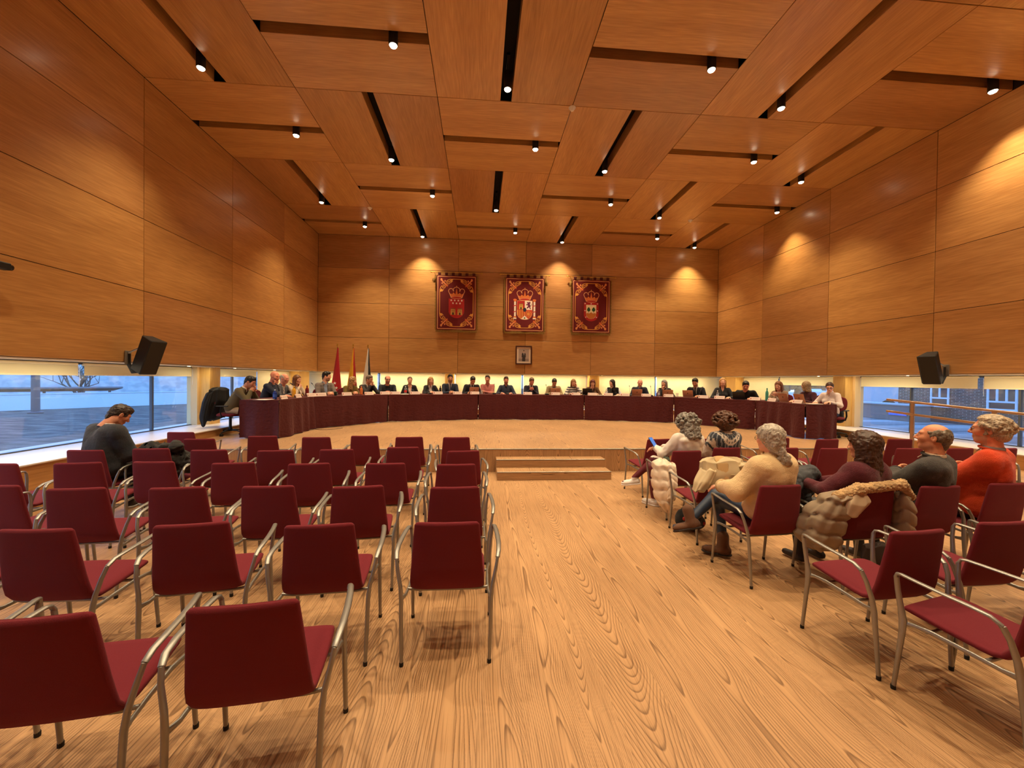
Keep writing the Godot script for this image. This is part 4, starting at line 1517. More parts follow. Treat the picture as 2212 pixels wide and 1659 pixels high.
		mb.lathe(V(sd * 0.79, 0.66, 0.12), [v2(0, 0), v2(0.04, 0.0), v2(0.036, 0.12), v2(0.018, 0.16), v2(0.02, 0.18), v2(0.0, 0.2)], 10)
		part("tassel", mb, fringe, o)
	# portrait
	o = thing("framed_portrait", "framed grey portrait of a standing figure in dark suit", "picture", V(1.583, 2.575, ZB))
	var fr := mat(s8(70, 30, 20), 0.35)
	for a in [[V(0, 0.318, 0.02), V(0.6, 0.045, 0.04)], [V(0, -0.318, 0.02), V(0.6, 0.045, 0.04)], [V(-0.278, 0, 0.02), V(0.045, 0.6, 0.04)], [V(0.278, 0, 0.02), V(0.045, 0.6, 0.04)]]:
		var mb := MB.new()
		mb.box(a[0], a[1], 0.006)
		part("frame_side", mb, fr, o)
	var mbp := MB.new()
	mbp.box(V(0, 0, 0.008), V(0.52, 0.6, 0.006))
	part("mount", mbp, mat(s8(226, 206, 182), 0.7), o)
	var c := Cv.new(38, 46, 8.0, s8(176, 158, 148))
	c.poly([v2(0, 36), v2(38, 36), v2(38, 46), v2(0, 46)], s8(148, 130, 122))
	c.poly([v2(14, 15), v2(24, 15), v2(26.5, 19), v2(27, 31), v2(25.5, 34), v2(25, 46), v2(13.5, 46), v2(13, 34), v2(11.5, 31), v2(12, 19)], s8(54, 50, 52))
	c.poly([v2(18, 14), v2(21, 14), v2(20, 25)], s8(220, 214, 210))
	c.oval(v2(19.3, 9), 2.9, 3.9, s8(190, 156, 138)); c.oval(v2(19.3, 6.6), 2.9, 2.0, s8(84, 74, 70))
	c.oval(v2(13, 33), 1.3, 1.6, s8(190, 156, 138)); c.oval(v2(26, 33), 1.3, 1.6, s8(190, 156, 138))
	c.im.generate_mipmaps()
	mbp = MB.new()
	mbp.poly([V(-0.19, 0.23, 0.0115), V(0.19, 0.23, 0.0115), V(0.19, -0.23, 0.0115), V(-0.19, -0.23, 0.0115)], Vector3.BACK, [v2(0, 0), v2(1, 0), v2(1, 1), v2(0, 1)])
	part("photo_print", mbp, print_mat(ImageTexture.create_from_image(c.im), 0.5), o)
	o = thing("floor_cable", "thin black cable lying on the stage before the red cloth", "cable", V(-3.75, PLAT, -9.95))
	mbp = MB.new()
	mbp.tube([V(-0.2, 0.006, -0.1), V(-0.05, 0.006, 0.03), V(0.12, 0.006, 0.02), V(0.28, 0.006, -0.12), V(0.36, 0.006, -0.34)], [0.005, 0.005, 0.005, 0.005, 0.005], 6)
	part("cable_run", mbp, M.black, o)
	# flags
	var fl := [[-4.868, "red flag with white stars hanging from its pole", [s8(170, 12, 24), s8(170, 12, 24), s8(170, 12, 24)]], [-4.345, "red and yellow striped flag hanging from its pole", [s8(226, 166, 20), s8(226, 166, 20), s8(176, 16, 24)]], [-3.85, "white and black flag hanging from its pole", [s8(220, 214, 204), s8(220, 214, 204), s8(20, 20, 22)]]]
	for f in fl:
		o = thing("pole_flag", f[1], "flag", V(f[0], PLAT, -14.2), 0.0, "flags on stands by the stage wall")
		var mb := MB.new()
		mb.lathe(V(0, 0, 0), [v2(0, 0), v2(0.16, 0), v2(0.16, 0.03), v2(0.05, 0.06), v2(0.03, 0.12), v2(0, 0.12)], 16)
		part("stand", mb, M.brass, o)
		mb = MB.new()
		mb.tube([V(0, 0.05, 0), V(0, 2.3, 0)], [0.014, 0.013], 8)
		part("pole", mb, mat(s8(130, 84, 40), 0.4), o)
		mb = MB.new()
		mb.lathe(V(0, 2.3, 0), [v2(0, 0), v2(0.02, 0.0), v2(0.012, 0.02), v2(0.03, 0.05), v2(0.018, 0.09), v2(0, 0.14)], 8)
		part("finial", mb, M.brass, o)
		mb = MB.new()
		var cols: Array = f[2]
		var n := 40
		for k in 25:
			var t := k / 24.0
			var r := 0.022 + 0.125 * pow(t, 1.15)
			for j in n + 1:
				var an := TAU * j / n
				var rr := r * (1.0 + 0.24 * sin(an * 5.0 + t * 1.2) * minf(1.0, t * 3.0) + 0.1 * sin(an * 9.0 + 2.0))
				mb.col = lin(cols[0] if cos(an) < -0.1 else cols[2] if cos(an + 0.3 * t) > 0.35 else cols[1])
				mb.add(V(rr * cos(an) + 0.015 - 0.05 * t, 2.26 - 1.5 * t, rr * 0.75 * sin(an)), V(cos(an) + 0.9 * sin(an * 5.0 + t * 1.2 + PI) * -sin(an) * 0.4, 0.1, sin(an)).normalized(), v2(an, t))
		for k in 24:
			for j in n:
				var a := k * (n + 1) + j
				mb.t(a, a + 1, a + n + 1); mb.t(a + 1, a + n + 2, a + n + 1)
		var fm := part("flag_cloth", mb, M.suit, o)
		if f[0] < -4.8:
			for p in [[-0.04, 1.06, 0.115], [0.02, 0.9, 0.13], [-0.05, 0.84, 0.125]]:
				mb = MB.new()
				var pts := []
				for j in 10:
					var a := PI * j / 5
					pts.append(V(p[0], p[1], p[2]) + V(sin(a), cos(a), 0) * (0.055 if j % 2 == 0 else 0.022))
				for j in 10:
					mb.poly([V(p[0], p[1], p[2] + 0.004), pts[j], pts[(j + 1) % 10]], Vector3.BACK)
				part("star", mb, M.white, fm)

# ---------------------------------------------------------------- people
var heads := {}

func head_template(f: bool, cell: float) -> MB:
	# a head in its own axes: middle of the head at the origin, face towards -z; u.x of each vertex says what it is
	var key := "head %s %.4f" % [f, cell]
	if heads.has(key):
		return heads[key]
	var g := Fld.new(V(-0.12, -0.2, -0.15), V(0.12, 0.15, 0.14), cell)
	var j := 0.92 if f else 1.0
	g.ell(V(0, 0.028, 0.012), V(0.075, 0.087, 0.094), Basis.IDENTITY, 0.02)
	g.ell(V(0, -0.03, -0.025), V(0.062 * j, 0.078, 0.066), Basis.IDENTITY, 0.03)
	g.ell(V(0, -0.088, -0.048), V(0.036 * j, 0.026, 0.032), Basis.IDENTITY, 0.03)
	g.cone(V(-0.046 * j, -0.072, 0.0), V(-0.02, -0.1, -0.055), 0.016, 0.014, 0.03)
	g.cone(V(0.046 * j, -0.072, 0.0), V(0.02, -0.1, -0.055), 0.016, 0.014, 0.03)
	g.cone(V(-0.04, 0.026, -0.074), V(0.04, 0.026, -0.074), 0.012 if f else 0.015, 0.012 if f else 0.015, 0.02)
	g.ell(V(-0.042, -0.02, -0.06), V(0.022, 0.024, 0.022), Basis.IDENTITY, 0.025)
	g.ell(V(0.042, -0.02, -0.06), V(0.022, 0.024, 0.022), Basis.IDENTITY, 0.025)
	g.ell(V(-0.031, 0.006, -0.102), V(0.018, 0.013, 0.018), Basis.IDENTITY, 0.012, true)
	g.ell(V(0.031, 0.006, -0.102), V(0.018, 0.013, 0.018), Basis.IDENTITY, 0.012, true)
	g.ell(V(-0.031, 0.005, -0.077), Vector3.ONE * 0.0135, Basis.IDENTITY, 0.004)
	g.ell(V(0.031, 0.005, -0.077), Vector3.ONE * 0.0135, Basis.IDENTITY, 0.004)
	g.cone(V(0, 0.016, -0.088), V(0, -0.026, -0.109 if not f else -0.104), 0.0085, 0.0125 if not f else 0.0105, 0.012)
	g.ell(V(-0.011, -0.03, -0.096), V(0.008, 0.007, 0.01), Basis.IDENTITY, 0.01)
	g.ell(V(0.011, -0.03, -0.096), V(0.008, 0.007, 0.01), Basis.IDENTITY, 0.01)
	g.cone(V(-0.02, -0.0575, -0.083), V(0.02, -0.0575, -0.083), 0.0075, 0.0075, 0.01)
	g.cone(V(-0.017, -0.068, -0.081), V(0.017, -0.068, -0.081), 0.0085, 0.0085, 0.008)
	for s in [-1.0, 1.0]:
		g.ell(V(s * 0.078, -0.004, 0.012), V(0.009, 0.031, 0.019), Basis(Vector3.UP, s * 0.35) * Basis(Vector3.RIGHT, -0.2), 0.008)
		g.ell(V(s * 0.086, -0.0, 0.008), V(0.006, 0.018, 0.009), Basis(Vector3.UP, s * 0.35), 0.004, true)
	g.cone(V(0, -0.07, 0.022), V(0, -0.19, 0.04), 0.052 if f else 0.06, 0.054 if f else 0.064, 0.03)
	var mb := MB.new()
	g.net(mb)
	for k in mb.v.size():
		var p := mb.v[k]
		var tag := 0.0
		var q := V(absf(p.x), p.y, p.z)
		var e := q - V(0.031, 0.005, -0.077)
		if e.length() < 0.0155 and e.z < -0.006 and absf(e.y) < 0.0075:
			tag = 3.0 if Vector2(e.x, e.y).length() < 0.0062 else 2.0
		elif q.z < -0.06 and q.x > 0.012 and q.x < 0.052 and absf(q.y - (0.026 - 4.0 * pow(q.x - 0.034, 2.0) * 4.0)) < (0.0042 if f else 0.006):
			tag = 1.0
		elif q.z < -0.075 and q.x < 0.024 and absf(q.y + 0.0625) < 0.0105 - 0.2 * q.x * 0.9:
			tag = 4.0
		elif q.z < 0.0 and q.y < -0.038 and q.y > -0.125 and (q.y < -0.076 or (q.x < 0.028 and q.y < -0.044 and q.y > -0.055) or (q.x > 0.027 and q.y < -0.05)) and q.z < -0.005 + (q.y + 0.04) * -0.25:
			tag = 5.0
		mb.u[k] = Vector2(tag, 0)
	heads[key] = mb
	return mb

func hair_template(style: String, cell: float) -> MB:
	var key := "hair %s %.4f" % [style, cell]
	if heads.has(key):
		return heads[key]
	var deep := -0.36 if style in ["long", "wavy"] else -0.24
	var g := Fld.new(V(-0.19, deep, -0.16), V(0.19, 0.2, 0.24), cell)
	var face := func(z: float, y: float) -> void: g.ell(V(0, y, z), V(0.083, 0.098, 0.088), Basis.IDENTITY, 0.012, true)
	match style:
		"short":
			g.ell(V(0, 0.036, 0.016), V(0.084, 0.094, 0.102), Basis.IDENTITY, 0.01)
			g.ell(V(0, 0.09, -0.03), V(0.062, 0.036, 0.06), Basis.IDENTITY, 0.03)
			g.cone(V(0, -0.03, 0.075), V(0, -0.075, 0.068), 0.04, 0.034, 0.03)
			face.call(-0.085, -0.035)
			g.ell(V(0, -0.11, -0.03), V(0.12, 0.085, 0.078), Basis.IDENTITY, 0.01, true)
			for s in [-1.0, 1.0]:
				g.ell(V(s * 0.09, -0.012, 0.006), V(0.022, 0.036, 0.026), Basis.IDENTITY, 0.008, true)
		"balding":
			g.ell(V(0, 0.024, 0.018), V(0.083, 0.086, 0.1), Basis.IDENTITY, 0.01)
			g.cone(V(0, -0.03, 0.075), V(0, -0.075, 0.068), 0.038, 0.032, 0.03)
			g.ell(V(0, 0.115, -0.03), V(0.082, 0.085, 0.115), Basis.IDENTITY, 0.012, true)
			face.call(-0.075, -0.01)
			g.ell(V(0, -0.11, -0.03), V(0.12, 0.085, 0.078), Basis.IDENTITY, 0.01, true)
			for s in [-1.0, 1.0]:
				g.ell(V(s * 0.09, -0.014, 0.004), V(0.022, 0.034, 0.026), Basis.IDENTITY, 0.008, true)
		"tied":
			g.ell(V(0, 0.034, 0.016), V(0.082, 0.091, 0.1), Basis.IDENTITY, 0.01)
			g.ell(V(0, -0.03, 0.05), V(0.068, 0.06, 0.062), Basis.IDENTITY, 0.03)
			g.ell(V(0, -0.02, 0.125), V(0.04, 0.04, 0.036), Basis.IDENTITY, 0.02)
			face.call(-0.088, -0.03)
			g.ell(V(0, -0.13, -0.03), V(0.12, 0.1, 0.085), Basis.IDENTITY, 0.01, true)
		"ponytail":
			g.ell(V(0, 0.036, 0.02), V(0.088, 0.097, 0.108), Basis.IDENTITY, 0.01)
			g.ell(V(0, -0.04, 0.06), V(0.074, 0.07, 0.066), Basis.IDENTITY, 0.03)
			g.cone(V(0.0, -0.1, 0.105), V(0.02, -0.16, 0.12), 0.034, 0.03, 0.025)
			g.cone(V(0.02, -0.16, 0.12), V(0.03, -0.215, 0.105), 0.034, 0.018, 0.02)
			for k in 7:
				g.ell(V(0.02 + 0.03 * sin(k * 2.2), -0.13 - 0.012 * k, 0.115 + 0.025 * cos(k * 1.7)), Vector3.ONE * 0.022, Basis.IDENTITY, 0.008)
			face.call(-0.09, -0.03)
			g.ell(V(0, -0.13, -0.04), V(0.12, 0.09, 0.085), Basis.IDENTITY, 0.01, true)
		"bob", "long", "wavy":
			var low := -0.12 if style == "bob" else -0.26
			g.ell(V(0, 0.038, 0.016), V(0.089, 0.098, 0.106), Basis.IDENTITY, 0.01)
			for s in [-1.0, 1.0]:
				g.cone(V(s * 0.072, 0.02, 0.0), V(s * 0.08, low, -0.002), 0.026, 0.024, 0.03)
				g.cone(V(s * 0.055, 0.02, 0.05), V(s * 0.062, low - 0.02, 0.06), 0.045, 0.036, 0.03)
				if style != "bob":
					g.cone(V(s * 0.08, low, 0.0), V(s * 0.075, low - 0.05, -0.02), 0.024, 0.012, 0.03)
			g.cone(V(0, 0.02, 0.06), V(0, low - 0.03, 0.075), 0.055, 0.045, 0.03)
			face.call(-0.092, -0.035)
			g.ell(V(0, -0.16, -0.07), V(0.056, 0.16, 0.095), Basis.IDENTITY, 0.012, true)
			if style == "wavy":
				g.ripple(noise(8, 22.0, 2), 0.02)
		"curly", "curly_long", "tousled":
			var r := RandomNumberGenerator.new()
			r.seed = 12 if style == "curly" else 13
			g.ell(V(0, 0.04, 0.02), V(0.092, 0.098, 0.108) if style != "tousled" else V(0.084, 0.092, 0.102), Basis.IDENTITY, 0.01)
			if style != "tousled":
				g.ell(V(0, -0.03, 0.05), V(0.1, 0.09, 0.085), Basis.IDENTITY, 0.03)
			else:
				g.ell(V(0, -0.03, 0.062), V(0.076, 0.06, 0.055), Basis.IDENTITY, 0.03)
			if style == "curly_long":
				g.cone(V(0, -0.06, 0.06), V(0, -0.16, 0.07), 0.085, 0.07, 0.03)
			for k in (230 if style != "tousled" else 150):
				var d := V(r.randf_range(-1, 1), r.randf_range(-1, 1), r.randf_range(-0.75, 1.0)).normalized()
				var c := V(0, 0.03, 0.02)
				var rad := V(0.118, 0.108, 0.122)
				if style == "tousled":
					rad = V(0.084, 0.088, 0.106)
				var p := c + d * rad
				if p.y < 0.02 and style != "tousled":
					p = V(p.x * 1.16, p.y, maxf(p.z, 0.0) * 1.05 + 0.01)
				if style == "curly_long" and k % 2 == 0:
					var an := r.randf_range(-1.0, PI + 1.0)
					p = V(cos(an) * 0.1, r.randf_range(-0.21, 0.0), 0.055 + sin(an) * 0.075)
				if style == "tousled" and (p.y < -0.075 or (p.y > 0.05 and p.z < -0.03)):
					continue
				g.ell(p, Vector3.ONE * (r.randf_range(0.013, 0.024) if style != "tousled" else r.randf_range(0.01, 0.019)), Basis.IDENTITY, 0.006)
			if style == "tousled":
				face.call(-0.075, -0.012)
				g.ell(V(0, 0.05, -0.1), V(0.07, 0.06, 0.045), Basis.IDENTITY, 0.01, true)
				g.ell(V(0, -0.12, -0.03), V(0.12, 0.09, 0.085), Basis.IDENTITY, 0.01, true)
				for s in [-1.0, 1.0]:
					g.ell(V(s * 0.092, -0.012, 0.004), V(0.022, 0.034, 0.024), Basis.IDENTITY, 0.006, true)
			else:
				face.call(-0.095, -0.03)
				g.ell(V(0, -0.15, -0.07), V(0.06, 0.12, 0.09), Basis.IDENTITY, 0.01, true)
			g.ripple(noise(4, 60.0, 2), 0.006)
	if style in ["short", "balding", "tied", "bob", "long", "ponytail"]:
		g.ripple(noise(14, 26.0, 3), 0.009)
	var mb := MB.new()
	g.net(mb)
	heads[key] = mb
	return mb

func hand(mb: MB, w: Vector3, d: Vector3, palm: Vector3, s: float, curl: float, k := 1.0, sides := 6) -> void:
	# w: wrist; d: along the hand; palm: where the palm faces; s: +1 right hand, -1 left
	d = d.normalized()
	palm = (palm - d * palm.dot(d)).normalized()
	var x := d.cross(palm).normalized() * s
	if k <= 0.0: k = 1.0
	mb.tube([w - d * 0.02 * k, w + d * 0.02 * k, w + d * 0.055 * k, w + d * 0.09 * k], [v2(0.026, 0.02) * k, v2(0.034, 0.018) * k, v2(0.042, 0.015) * k, v2(0.04, 0.012) * k], 10, palm)
	for f in 4:
		var l: float = [0.066, 0.078, 0.073, 0.056][f] * k
		var p := w + d * 0.086 * k + x * ((f - 1.5) * 0.0205 * k)
		var q := [p]
		var e := d
		for j in 3:
			var an: float = curl * [0.5, 0.8, 0.6][j] + 0.08 * f * curl
			e = e.rotated(d.cross(palm).normalized(), an)
			p += (e + x * (f - 1.5) * 0.05) * l * [0.44, 0.32, 0.24][j]
			q.append(p)
		mb.tube(q, [0.0098 * k, 0.0092 * k, 0.0084 * k, 0.0068 * k], sides, palm)
	var t := w + d * 0.022 * k - x * 0.03 * k
	mb.tube([t, t + (d * 0.6 - x * 0.62 + palm * 0.35) * 0.042 * k, t + (d * 0.8 - x * 0.62 + palm * 0.5) * 0.074 * k, t + (d * 0.98 - x * 0.5 + palm * 0.6) * 0.095 * k], [0.0135 * k, 0.0115 * k, 0.0098 * k, 0.0075 * k], sides, palm)

func ik(a: Vector3, b: Vector3, l1: float, l2: float, pole: Vector3) -> Array:
	var d := b - a
	var L := clampf(d.length(), 0.12, l1 + l2 - 0.006)
	var u := d.normalized()
	var q := (l1 * l1 - l2 * l2 + L * L) / (2.0 * L)
	var hgt := sqrt(maxf(l1 * l1 - q * q, 0.0))
	var perp := (pole - u * pole.dot(u)).normalized()
	return [a + u * q + perp * hgt, a + u * L]

func hair_color(c: Color, sd: int, amt := 0.35) -> Callable:
	var n1 := noise(sd, 30.0, 2)
	var lc := lin(c)
	return func(p: Vector3, _t: float) -> Color:
		var a := atan2(p.x, p.z)
		var v := n1.get_noise_3d(a * 2.2, p.y * 0.35, p.z * 0.3)
		return lc * (1.0 + amt * 1.6 * v)

func person(d: Dictionary) -> Node3D:
	var far: bool = d.get("far", true)
	var f: bool = d.get("f", false)
	var s: float = d.get("s", 1.0) * (0.955 if f else 1.0)
	var cell: float = d.get("cell", 0.024 if far else 0.0148)
	var o := thing("person", d.label, "person", d.at, deg_to_rad(d.yaw), "people at the table" if far else "people in the audience")
	var lean := deg_to_rad(d.get("lean", 8.0))
	var side := deg_to_rad(d.get("side", 0.0))
	var tw := deg_to_rad(d.get("twist", 0.0))
	var hip := V(0, 0.55, 0) + V(0, (s - 1.0) * 0.1, 0)
	var up := V(sin(side), cos(lean), -sin(lean)).normalized()
	var right := Basis(Vector3.UP, tw) * Vector3.RIGHT
	right = (right - up * right.dot(up)).normalized()
	var back := right.cross(up)
	var TB := Basis(right, up, back)
	var fw := -back
	var sh := hip + up * 0.455 * s
	var nk := hip + up * 0.525 * s + fw * 0.012
	var sw: float = (0.155 if f else 0.178) * s * d.get("wide", 1.0)
	var big: float = d.get("big", 1.0)
	var HB := Basis(Vector3.UP, tw + deg_to_rad(d.get("hy", 0.0))) * Basis(Vector3.RIGHT, -deg_to_rad(d.get("hp", 5.0))) * Basis(Vector3.FORWARD, deg_to_rad(d.get("roll", 0.0)))
	var hs := s * (0.97 if f else 1.0)
	var hd := nk + up * 0.035 * s + (HB * V(0, 0.13, -0.035)) * hs
	# arms
	var pose: Array = d.get("arms", ["table", "table"])
	var wr := []
	var el := []
	var hdir := []
	var hpalm := []
	var curl := []
	for k in 2:
		var sg := -1.0 if k == 0 else 1.0
		var S := sh + right * sg * sw
		var T: Vector3
		var hdr := V(-sg * 0.45, -0.1, -1)
		var pl := Vector3.DOWN
		var cu := 0.35
		var pole := V(sg * 0.8, -0.8, 0.5)
		if pose[k] is Vector3:
			T = pose[k]
			hdr = V(-sg * 0.3, -0.25, -1)
		else:
			match pose[k]:
				"table": T = V(sg * 0.15, 0.815, -0.36)
				"clasp":
					T = V(sg * 0.055, 0.83, -0.40); hdr = V(-sg * 0.9, 0.1, -0.6); pl = V(-sg * 0.2, -0.5, 0.8); cu = 0.75
				"keys":
					T = V(sg * 0.11, 0.83, -0.34); hdr = V(-sg * 0.15, -0.1, -1); cu = 0.45
				"mouth":
					T = hd + HB * V(sg * 0.055, -0.17, -0.105); hdr = HB * V(-sg * 0.42, 0.9, -0.12); pl = HB * V(-sg * 1.0, 0.0, 0.35); cu = 0.3; pole = V(sg * 0.6, -1, -0.2)
				"fist":
					T = hd + HB * V(sg * 0.05, -0.185, -0.12); hdr = HB * V(-sg * 0.75, 0.75, 0.1); pl = HB * V(-sg * 0.4, 0.1, 1.0); cu = 0.9; pole = V(sg * 0.5, -1, -0.4)
				"chin":
					T = hd + HB * V(sg * 0.045, -0.2, -0.075); hdr = HB * V(-sg * 0.15, 1.0, -0.1); pl = HB * V(-sg * 0.3, 0.0, 1.0); cu = 0.8; pole = V(sg * 0.7, -1, -0.3)
				"cheek":
					T = hd + HB * V(sg * 0.105, -0.14, -0.06); hdr = HB * V(-sg * 0.1, 1.0, 0.1); pl = HB * V(-sg * 1.0, 0.0, 0.2); cu = 0.5; pole = V(sg * 0.8, -1, -0.2)
				"crossed":
					T = hip + up * (0.28 if k == 0 else 0.235) + fw * (0.235 if k == 0 else 0.2) - right * sg * 0.09; hdr = -right * sg + up * 0.15; pl = -fw; cu = 0.5; pole = V(sg * 1.0, -0.5, 0.2)
				"phone":
					T = V(sg * 0.05, 0.92, -0.30); hdr = V(-sg * 0.2, 0.5, -0.9); pl = V(-sg * 0.6, 0.4, 0.5); cu = 0.7
				"lap":
					T = V(sg * 0.13, 0.67, -0.27); hdr = V(-sg * 0.5, -0.2, -0.9)
		var r := ik(S, T, 0.285 * s, 0.255 * s, pole)
		el.append(r[0]); wr.append(r[1]); hdir.append(hdr); hpalm.append(pl); curl.append(cu)
	# legs: knee and ankle of each
	var legs: Array = d.get("legs", [[V(-0.12, 0.52, -0.43), V(-0.12, 0.09, -0.38), V(0, 0, -1)], [V(0.12, 0.52, -0.43), V(0.12, 0.09, -0.38), V(0, 0, -1)]])
	var lo := V(-0.5, -0.02, -0.8)
	var hi := V(0.5, 1.25, 0.35)
	for l in legs:
		lo = lo.min(l[1] - V(0.2, 0.1, 0.3)).min(l[0] - V(0.15, 0.15, 0.15)); hi = hi.max(l[1] + V(0.2, 0.1, 0.2)).max(l[0] + V(0.12, 0.12, 0.12))
	for k in 2:
		lo = lo.min(el[k] - V(0.1, 0.1, 0.1)).min(wr[k] - V(0.1, 0.1, 0.1)); hi = hi.max(el[k] + V(0.1, 0.1, 0.1)).max(wr[k] + V(0.1, 0.1, 0.1))
	lo.y = maxf(lo.y, -0.02)
	var skin: Color = lin(d.get("skin", s8(208, 152, 122))) * 1.22
	var trous: Color = lin(d.get("trousers", s8(40, 42, 50)))
	var shoe: Color = lin(d.get("shoes", s8(34, 28, 26)))
	var shirt: Color = lin(d.get("shirt", s8(220, 216, 210)))
	var bare: bool = d.get("bare", false)
	# body: one continuous surface
	var g := Fld.new(lo, hi, cell)
	g.cone(hip, hip + up * 0.3 * s, 0.105 * big, 0.105 * big, 0.05)
	g.cone(hip + up * 0.3 * s, sh, 0.105, 0.075, 0.05)
	g.cone(sh - right * sw * 0.8, sh + right * sw * 0.8, 0.05, 0.05, 0.05)
	g.cone(sh, hd + HB * V(0, -0.09, 0.025) * hs, 0.058 * s, (0.05 if f else 0.057) * s, 0.03)
	for k in 2:
		var sg := -1.0 if k == 0 else 1.0
		g.cone(sh + right * sg * sw, el[k], 0.044 * s, 0.036 * s, 0.02)
		g.cone(el[k], wr[k], 0.036 * s, 0.025 * s, 0.015)
		var l: Array = legs[k]
		var thick: float = (0.078 if f else 0.08) * s * d.get("thigh", 1.0)
		g.cone(hip + V(sg * 0.085, -0.02, 0.0), l[0], thick, 0.06 * s, 0.04)
		g.cone(l[0], l[1], 0.058 * s, (0.05 if d.get("flare", false) else 0.042) * s, 0.03)
		var fd: Vector3 = l[2].normalized()
		g.cone(l[1] - fd * 0.03 + V(0, -0.045, 0), l[1] + fd * 0.14 + V(0, -0.05, 0), 0.036, 0.03, 0.02)
	var hem := hip.y + 0.1
	var kn0: Vector3 = legs[0][1]
	var kn1: Vector3 = legs[1][1]
	var paint := func(p: Vector3) -> Color:
		if p.distance_to(kn0 + V(0, -0.05, -0.04)) < 0.13 and p.y < kn0.y + 0.01 or p.distance_to(kn1 + V(0, -0.05, -0.04)) < 0.13 and p.y < kn1.y + 0.01:
			return shoe
		if p.y < hem and (p - hip).dot(fw) > -0.22:
			return trous
		if (p - nk).dot(up) > -0.015 or bare and (p - nk).dot(up) > -0.13 and (p - nk).dot(fw) > -0.02 and absf((p - nk).dot(right)) < 0.1 + 0.7 * (p - nk).dot(up):
			return skin
		if (p - wr[0]).length() < 0.06 or (p - wr[1]).length() < 0.06:
			return skin
		return shirt
	var mb := MB.new()
	g.net(mb, paint)
	mb.col = skin
	for k in 2:
		hand(mb, wr[k], hdir[k], hpalm[k], -1.0 if k == 0 else 1.0, curl[k], s, 6 if far else 8)
	var brow: Color = lin(d.get("hair_col", s8(60, 44, 34))).lerp(skin, 0.25)
	var beard: Color = lin(d.beard).lerp(skin, 0.42) if d.has("beard") else skin
	var stub: Color = skin.lerp(Color(0.05, 0.045, 0.045), 0.14) if not f else skin
	var lips: Color = skin.lerp(Color(0.42, 0.1, 0.09), 0.55 if f else 0.35)
	var nz := noise(17, 40.0, 2)
	var hx := Transform3D(HB.scaled_local(Vector3.ONE * hs), hd)
	mb.append(head_template(f, 0.0068 if far else 0.0044), hx, func(p: Vector3, t: float) -> Color:
		match int(t):
			1: return brow
			2: return Color(0.55, 0.52, 0.5)
			3: return Color(0.03, 0.02, 0.018)
			4: return lips
			5: return beard if d.has("beard") else stub
		return skin * (1.0 + 0.12 * nz.get_noise_3d(p.x, p.y, p.z)))
	part("body", mb, M.skin, o)
	# upper garment
	var kind: String = d.get("kind", "sweater")
	var top: Color = lin(d.top)
	var inf: float = d.get("loose", 0.0)
	var pad := Vector3.ONE * (0.1 + inf)
	var tl := (hip - V(0.26, 0.14, 0.26)).min(sh - V(0.32, 0, 0.2))
	var th := (hip + V(0.26, 0.1, 0.26)).max(sh + V(0.32, 0.14, 0.24)).max(nk + V(0, 0.12, 0.1))
	for k in 2:
		tl = tl.min(el[k] - pad).min(wr[k] - pad)
		th = th.max(el[k] + pad).max(wr[k] + pad)
	g = Fld.new(tl, th, cell)
	g.ell(hip + up * 0.05, V(0.172 * s + inf, 0.15, 0.135 * s + inf) * V(big, 1, big), TB, 0.04)
	g.ell(hip + up * 0.21 * s, V(0.162 * s + inf, 0.2, 0.128 * s + inf) * V(big, 1, big), TB, 0.05)
	g.ell(hip + up * 0.345 * s, V(0.168 * s + inf, 0.16, 0.122 * s + inf) * V(lerpf(1, big, 0.5), 1, lerpf(1, big, 0.5)), TB, 0.05)
	if f:
		for sg in [-1.0, 1.0]:
			g.ell(hip + up * 0.31 * s + fw * 0.09 + right * sg * 0.07, Vector3.ONE * 0.065, TB, 0.04)
	g.cone(sh - right * sw * 0.86 + up * 0.0, sh + right * sw * 0.86, 0.064 + inf * 0.5, 0.064 + inf * 0.5, 0.06)
	g.cone(sh + up * 0.02 * s, nk + up * (0.02 if kind == "roll" else 0.0) + (HB * V(0, 0.02, 0)) * 0.5, 0.082, 0.066 * s, 0.03)
	for k in 2:
		var sg := -1.0 if k == 0 else 1.0
		g.cone(sh + right * sg * sw * 0.98, el[k], 0.066 * s + inf * 0.6, 0.055 * s + inf, 0.035 if far else 0.085)
		if not far:
			g.cone(sh + right * sg * sw * 0.55 - fw * 0.055, hip + right * sg * 0.1 - fw * 0.07 + up * 0.03, 0.055 + inf * 0.5, 0.06 + inf * 0.5, 0.07)
		g.cone(el[k], wr[k].lerp(el[k], 0.04), 0.054 * s + inf, 0.039 * s + inf * 0.5, 0.025)
	if kind in ["jacket", "blazer", "shirt", "open"]:
		var dn: float = {"jacket": 0.24, "blazer": 0.2, "shirt": 0.44, "open": 0.12}[kind]
		var w0: float = {"jacket": 0.062, "blazer": 0.075, "shirt": 0.04, "open": 0.085}[kind]
		for j in 5:
			var t := j / 4.0
			var c := nk.lerp(hip + up * dn, t) + fw * lerpf(0.07, 0.145, t)
			g.ell(c, V(lerpf(w0, 0.012, t), 0.075, 0.06), TB, 0.008, true)
	if not far or d.get("folds", false):
		g.ripple(noise(int(d.at.x * 50.0) + 5, 4.0, 2), 0.008)
		g.ripple(crease_noise(int(d.at.x * 50.0) + 9, 7.0 if kind == "shirt" else 4.0, 1), 0.009 if kind == "shirt" else 0.006)
		if kind == "sweater":
			g.ripple(noise(7, 30.0, 1), 0.0025)
	var tp = d.get("pattern")
	var nv := noise(41, 14.0, 2)
	mb = MB.new()
	g.net(mb, func(p: Vector3) -> Color:
		var c := top
		if tp != null:
			c = lin(tp.call(p, nk, up, right, fw))
		return c * (1.0 + 0.10 * nv.get_noise_3d(p.x, p.y, p.z)))
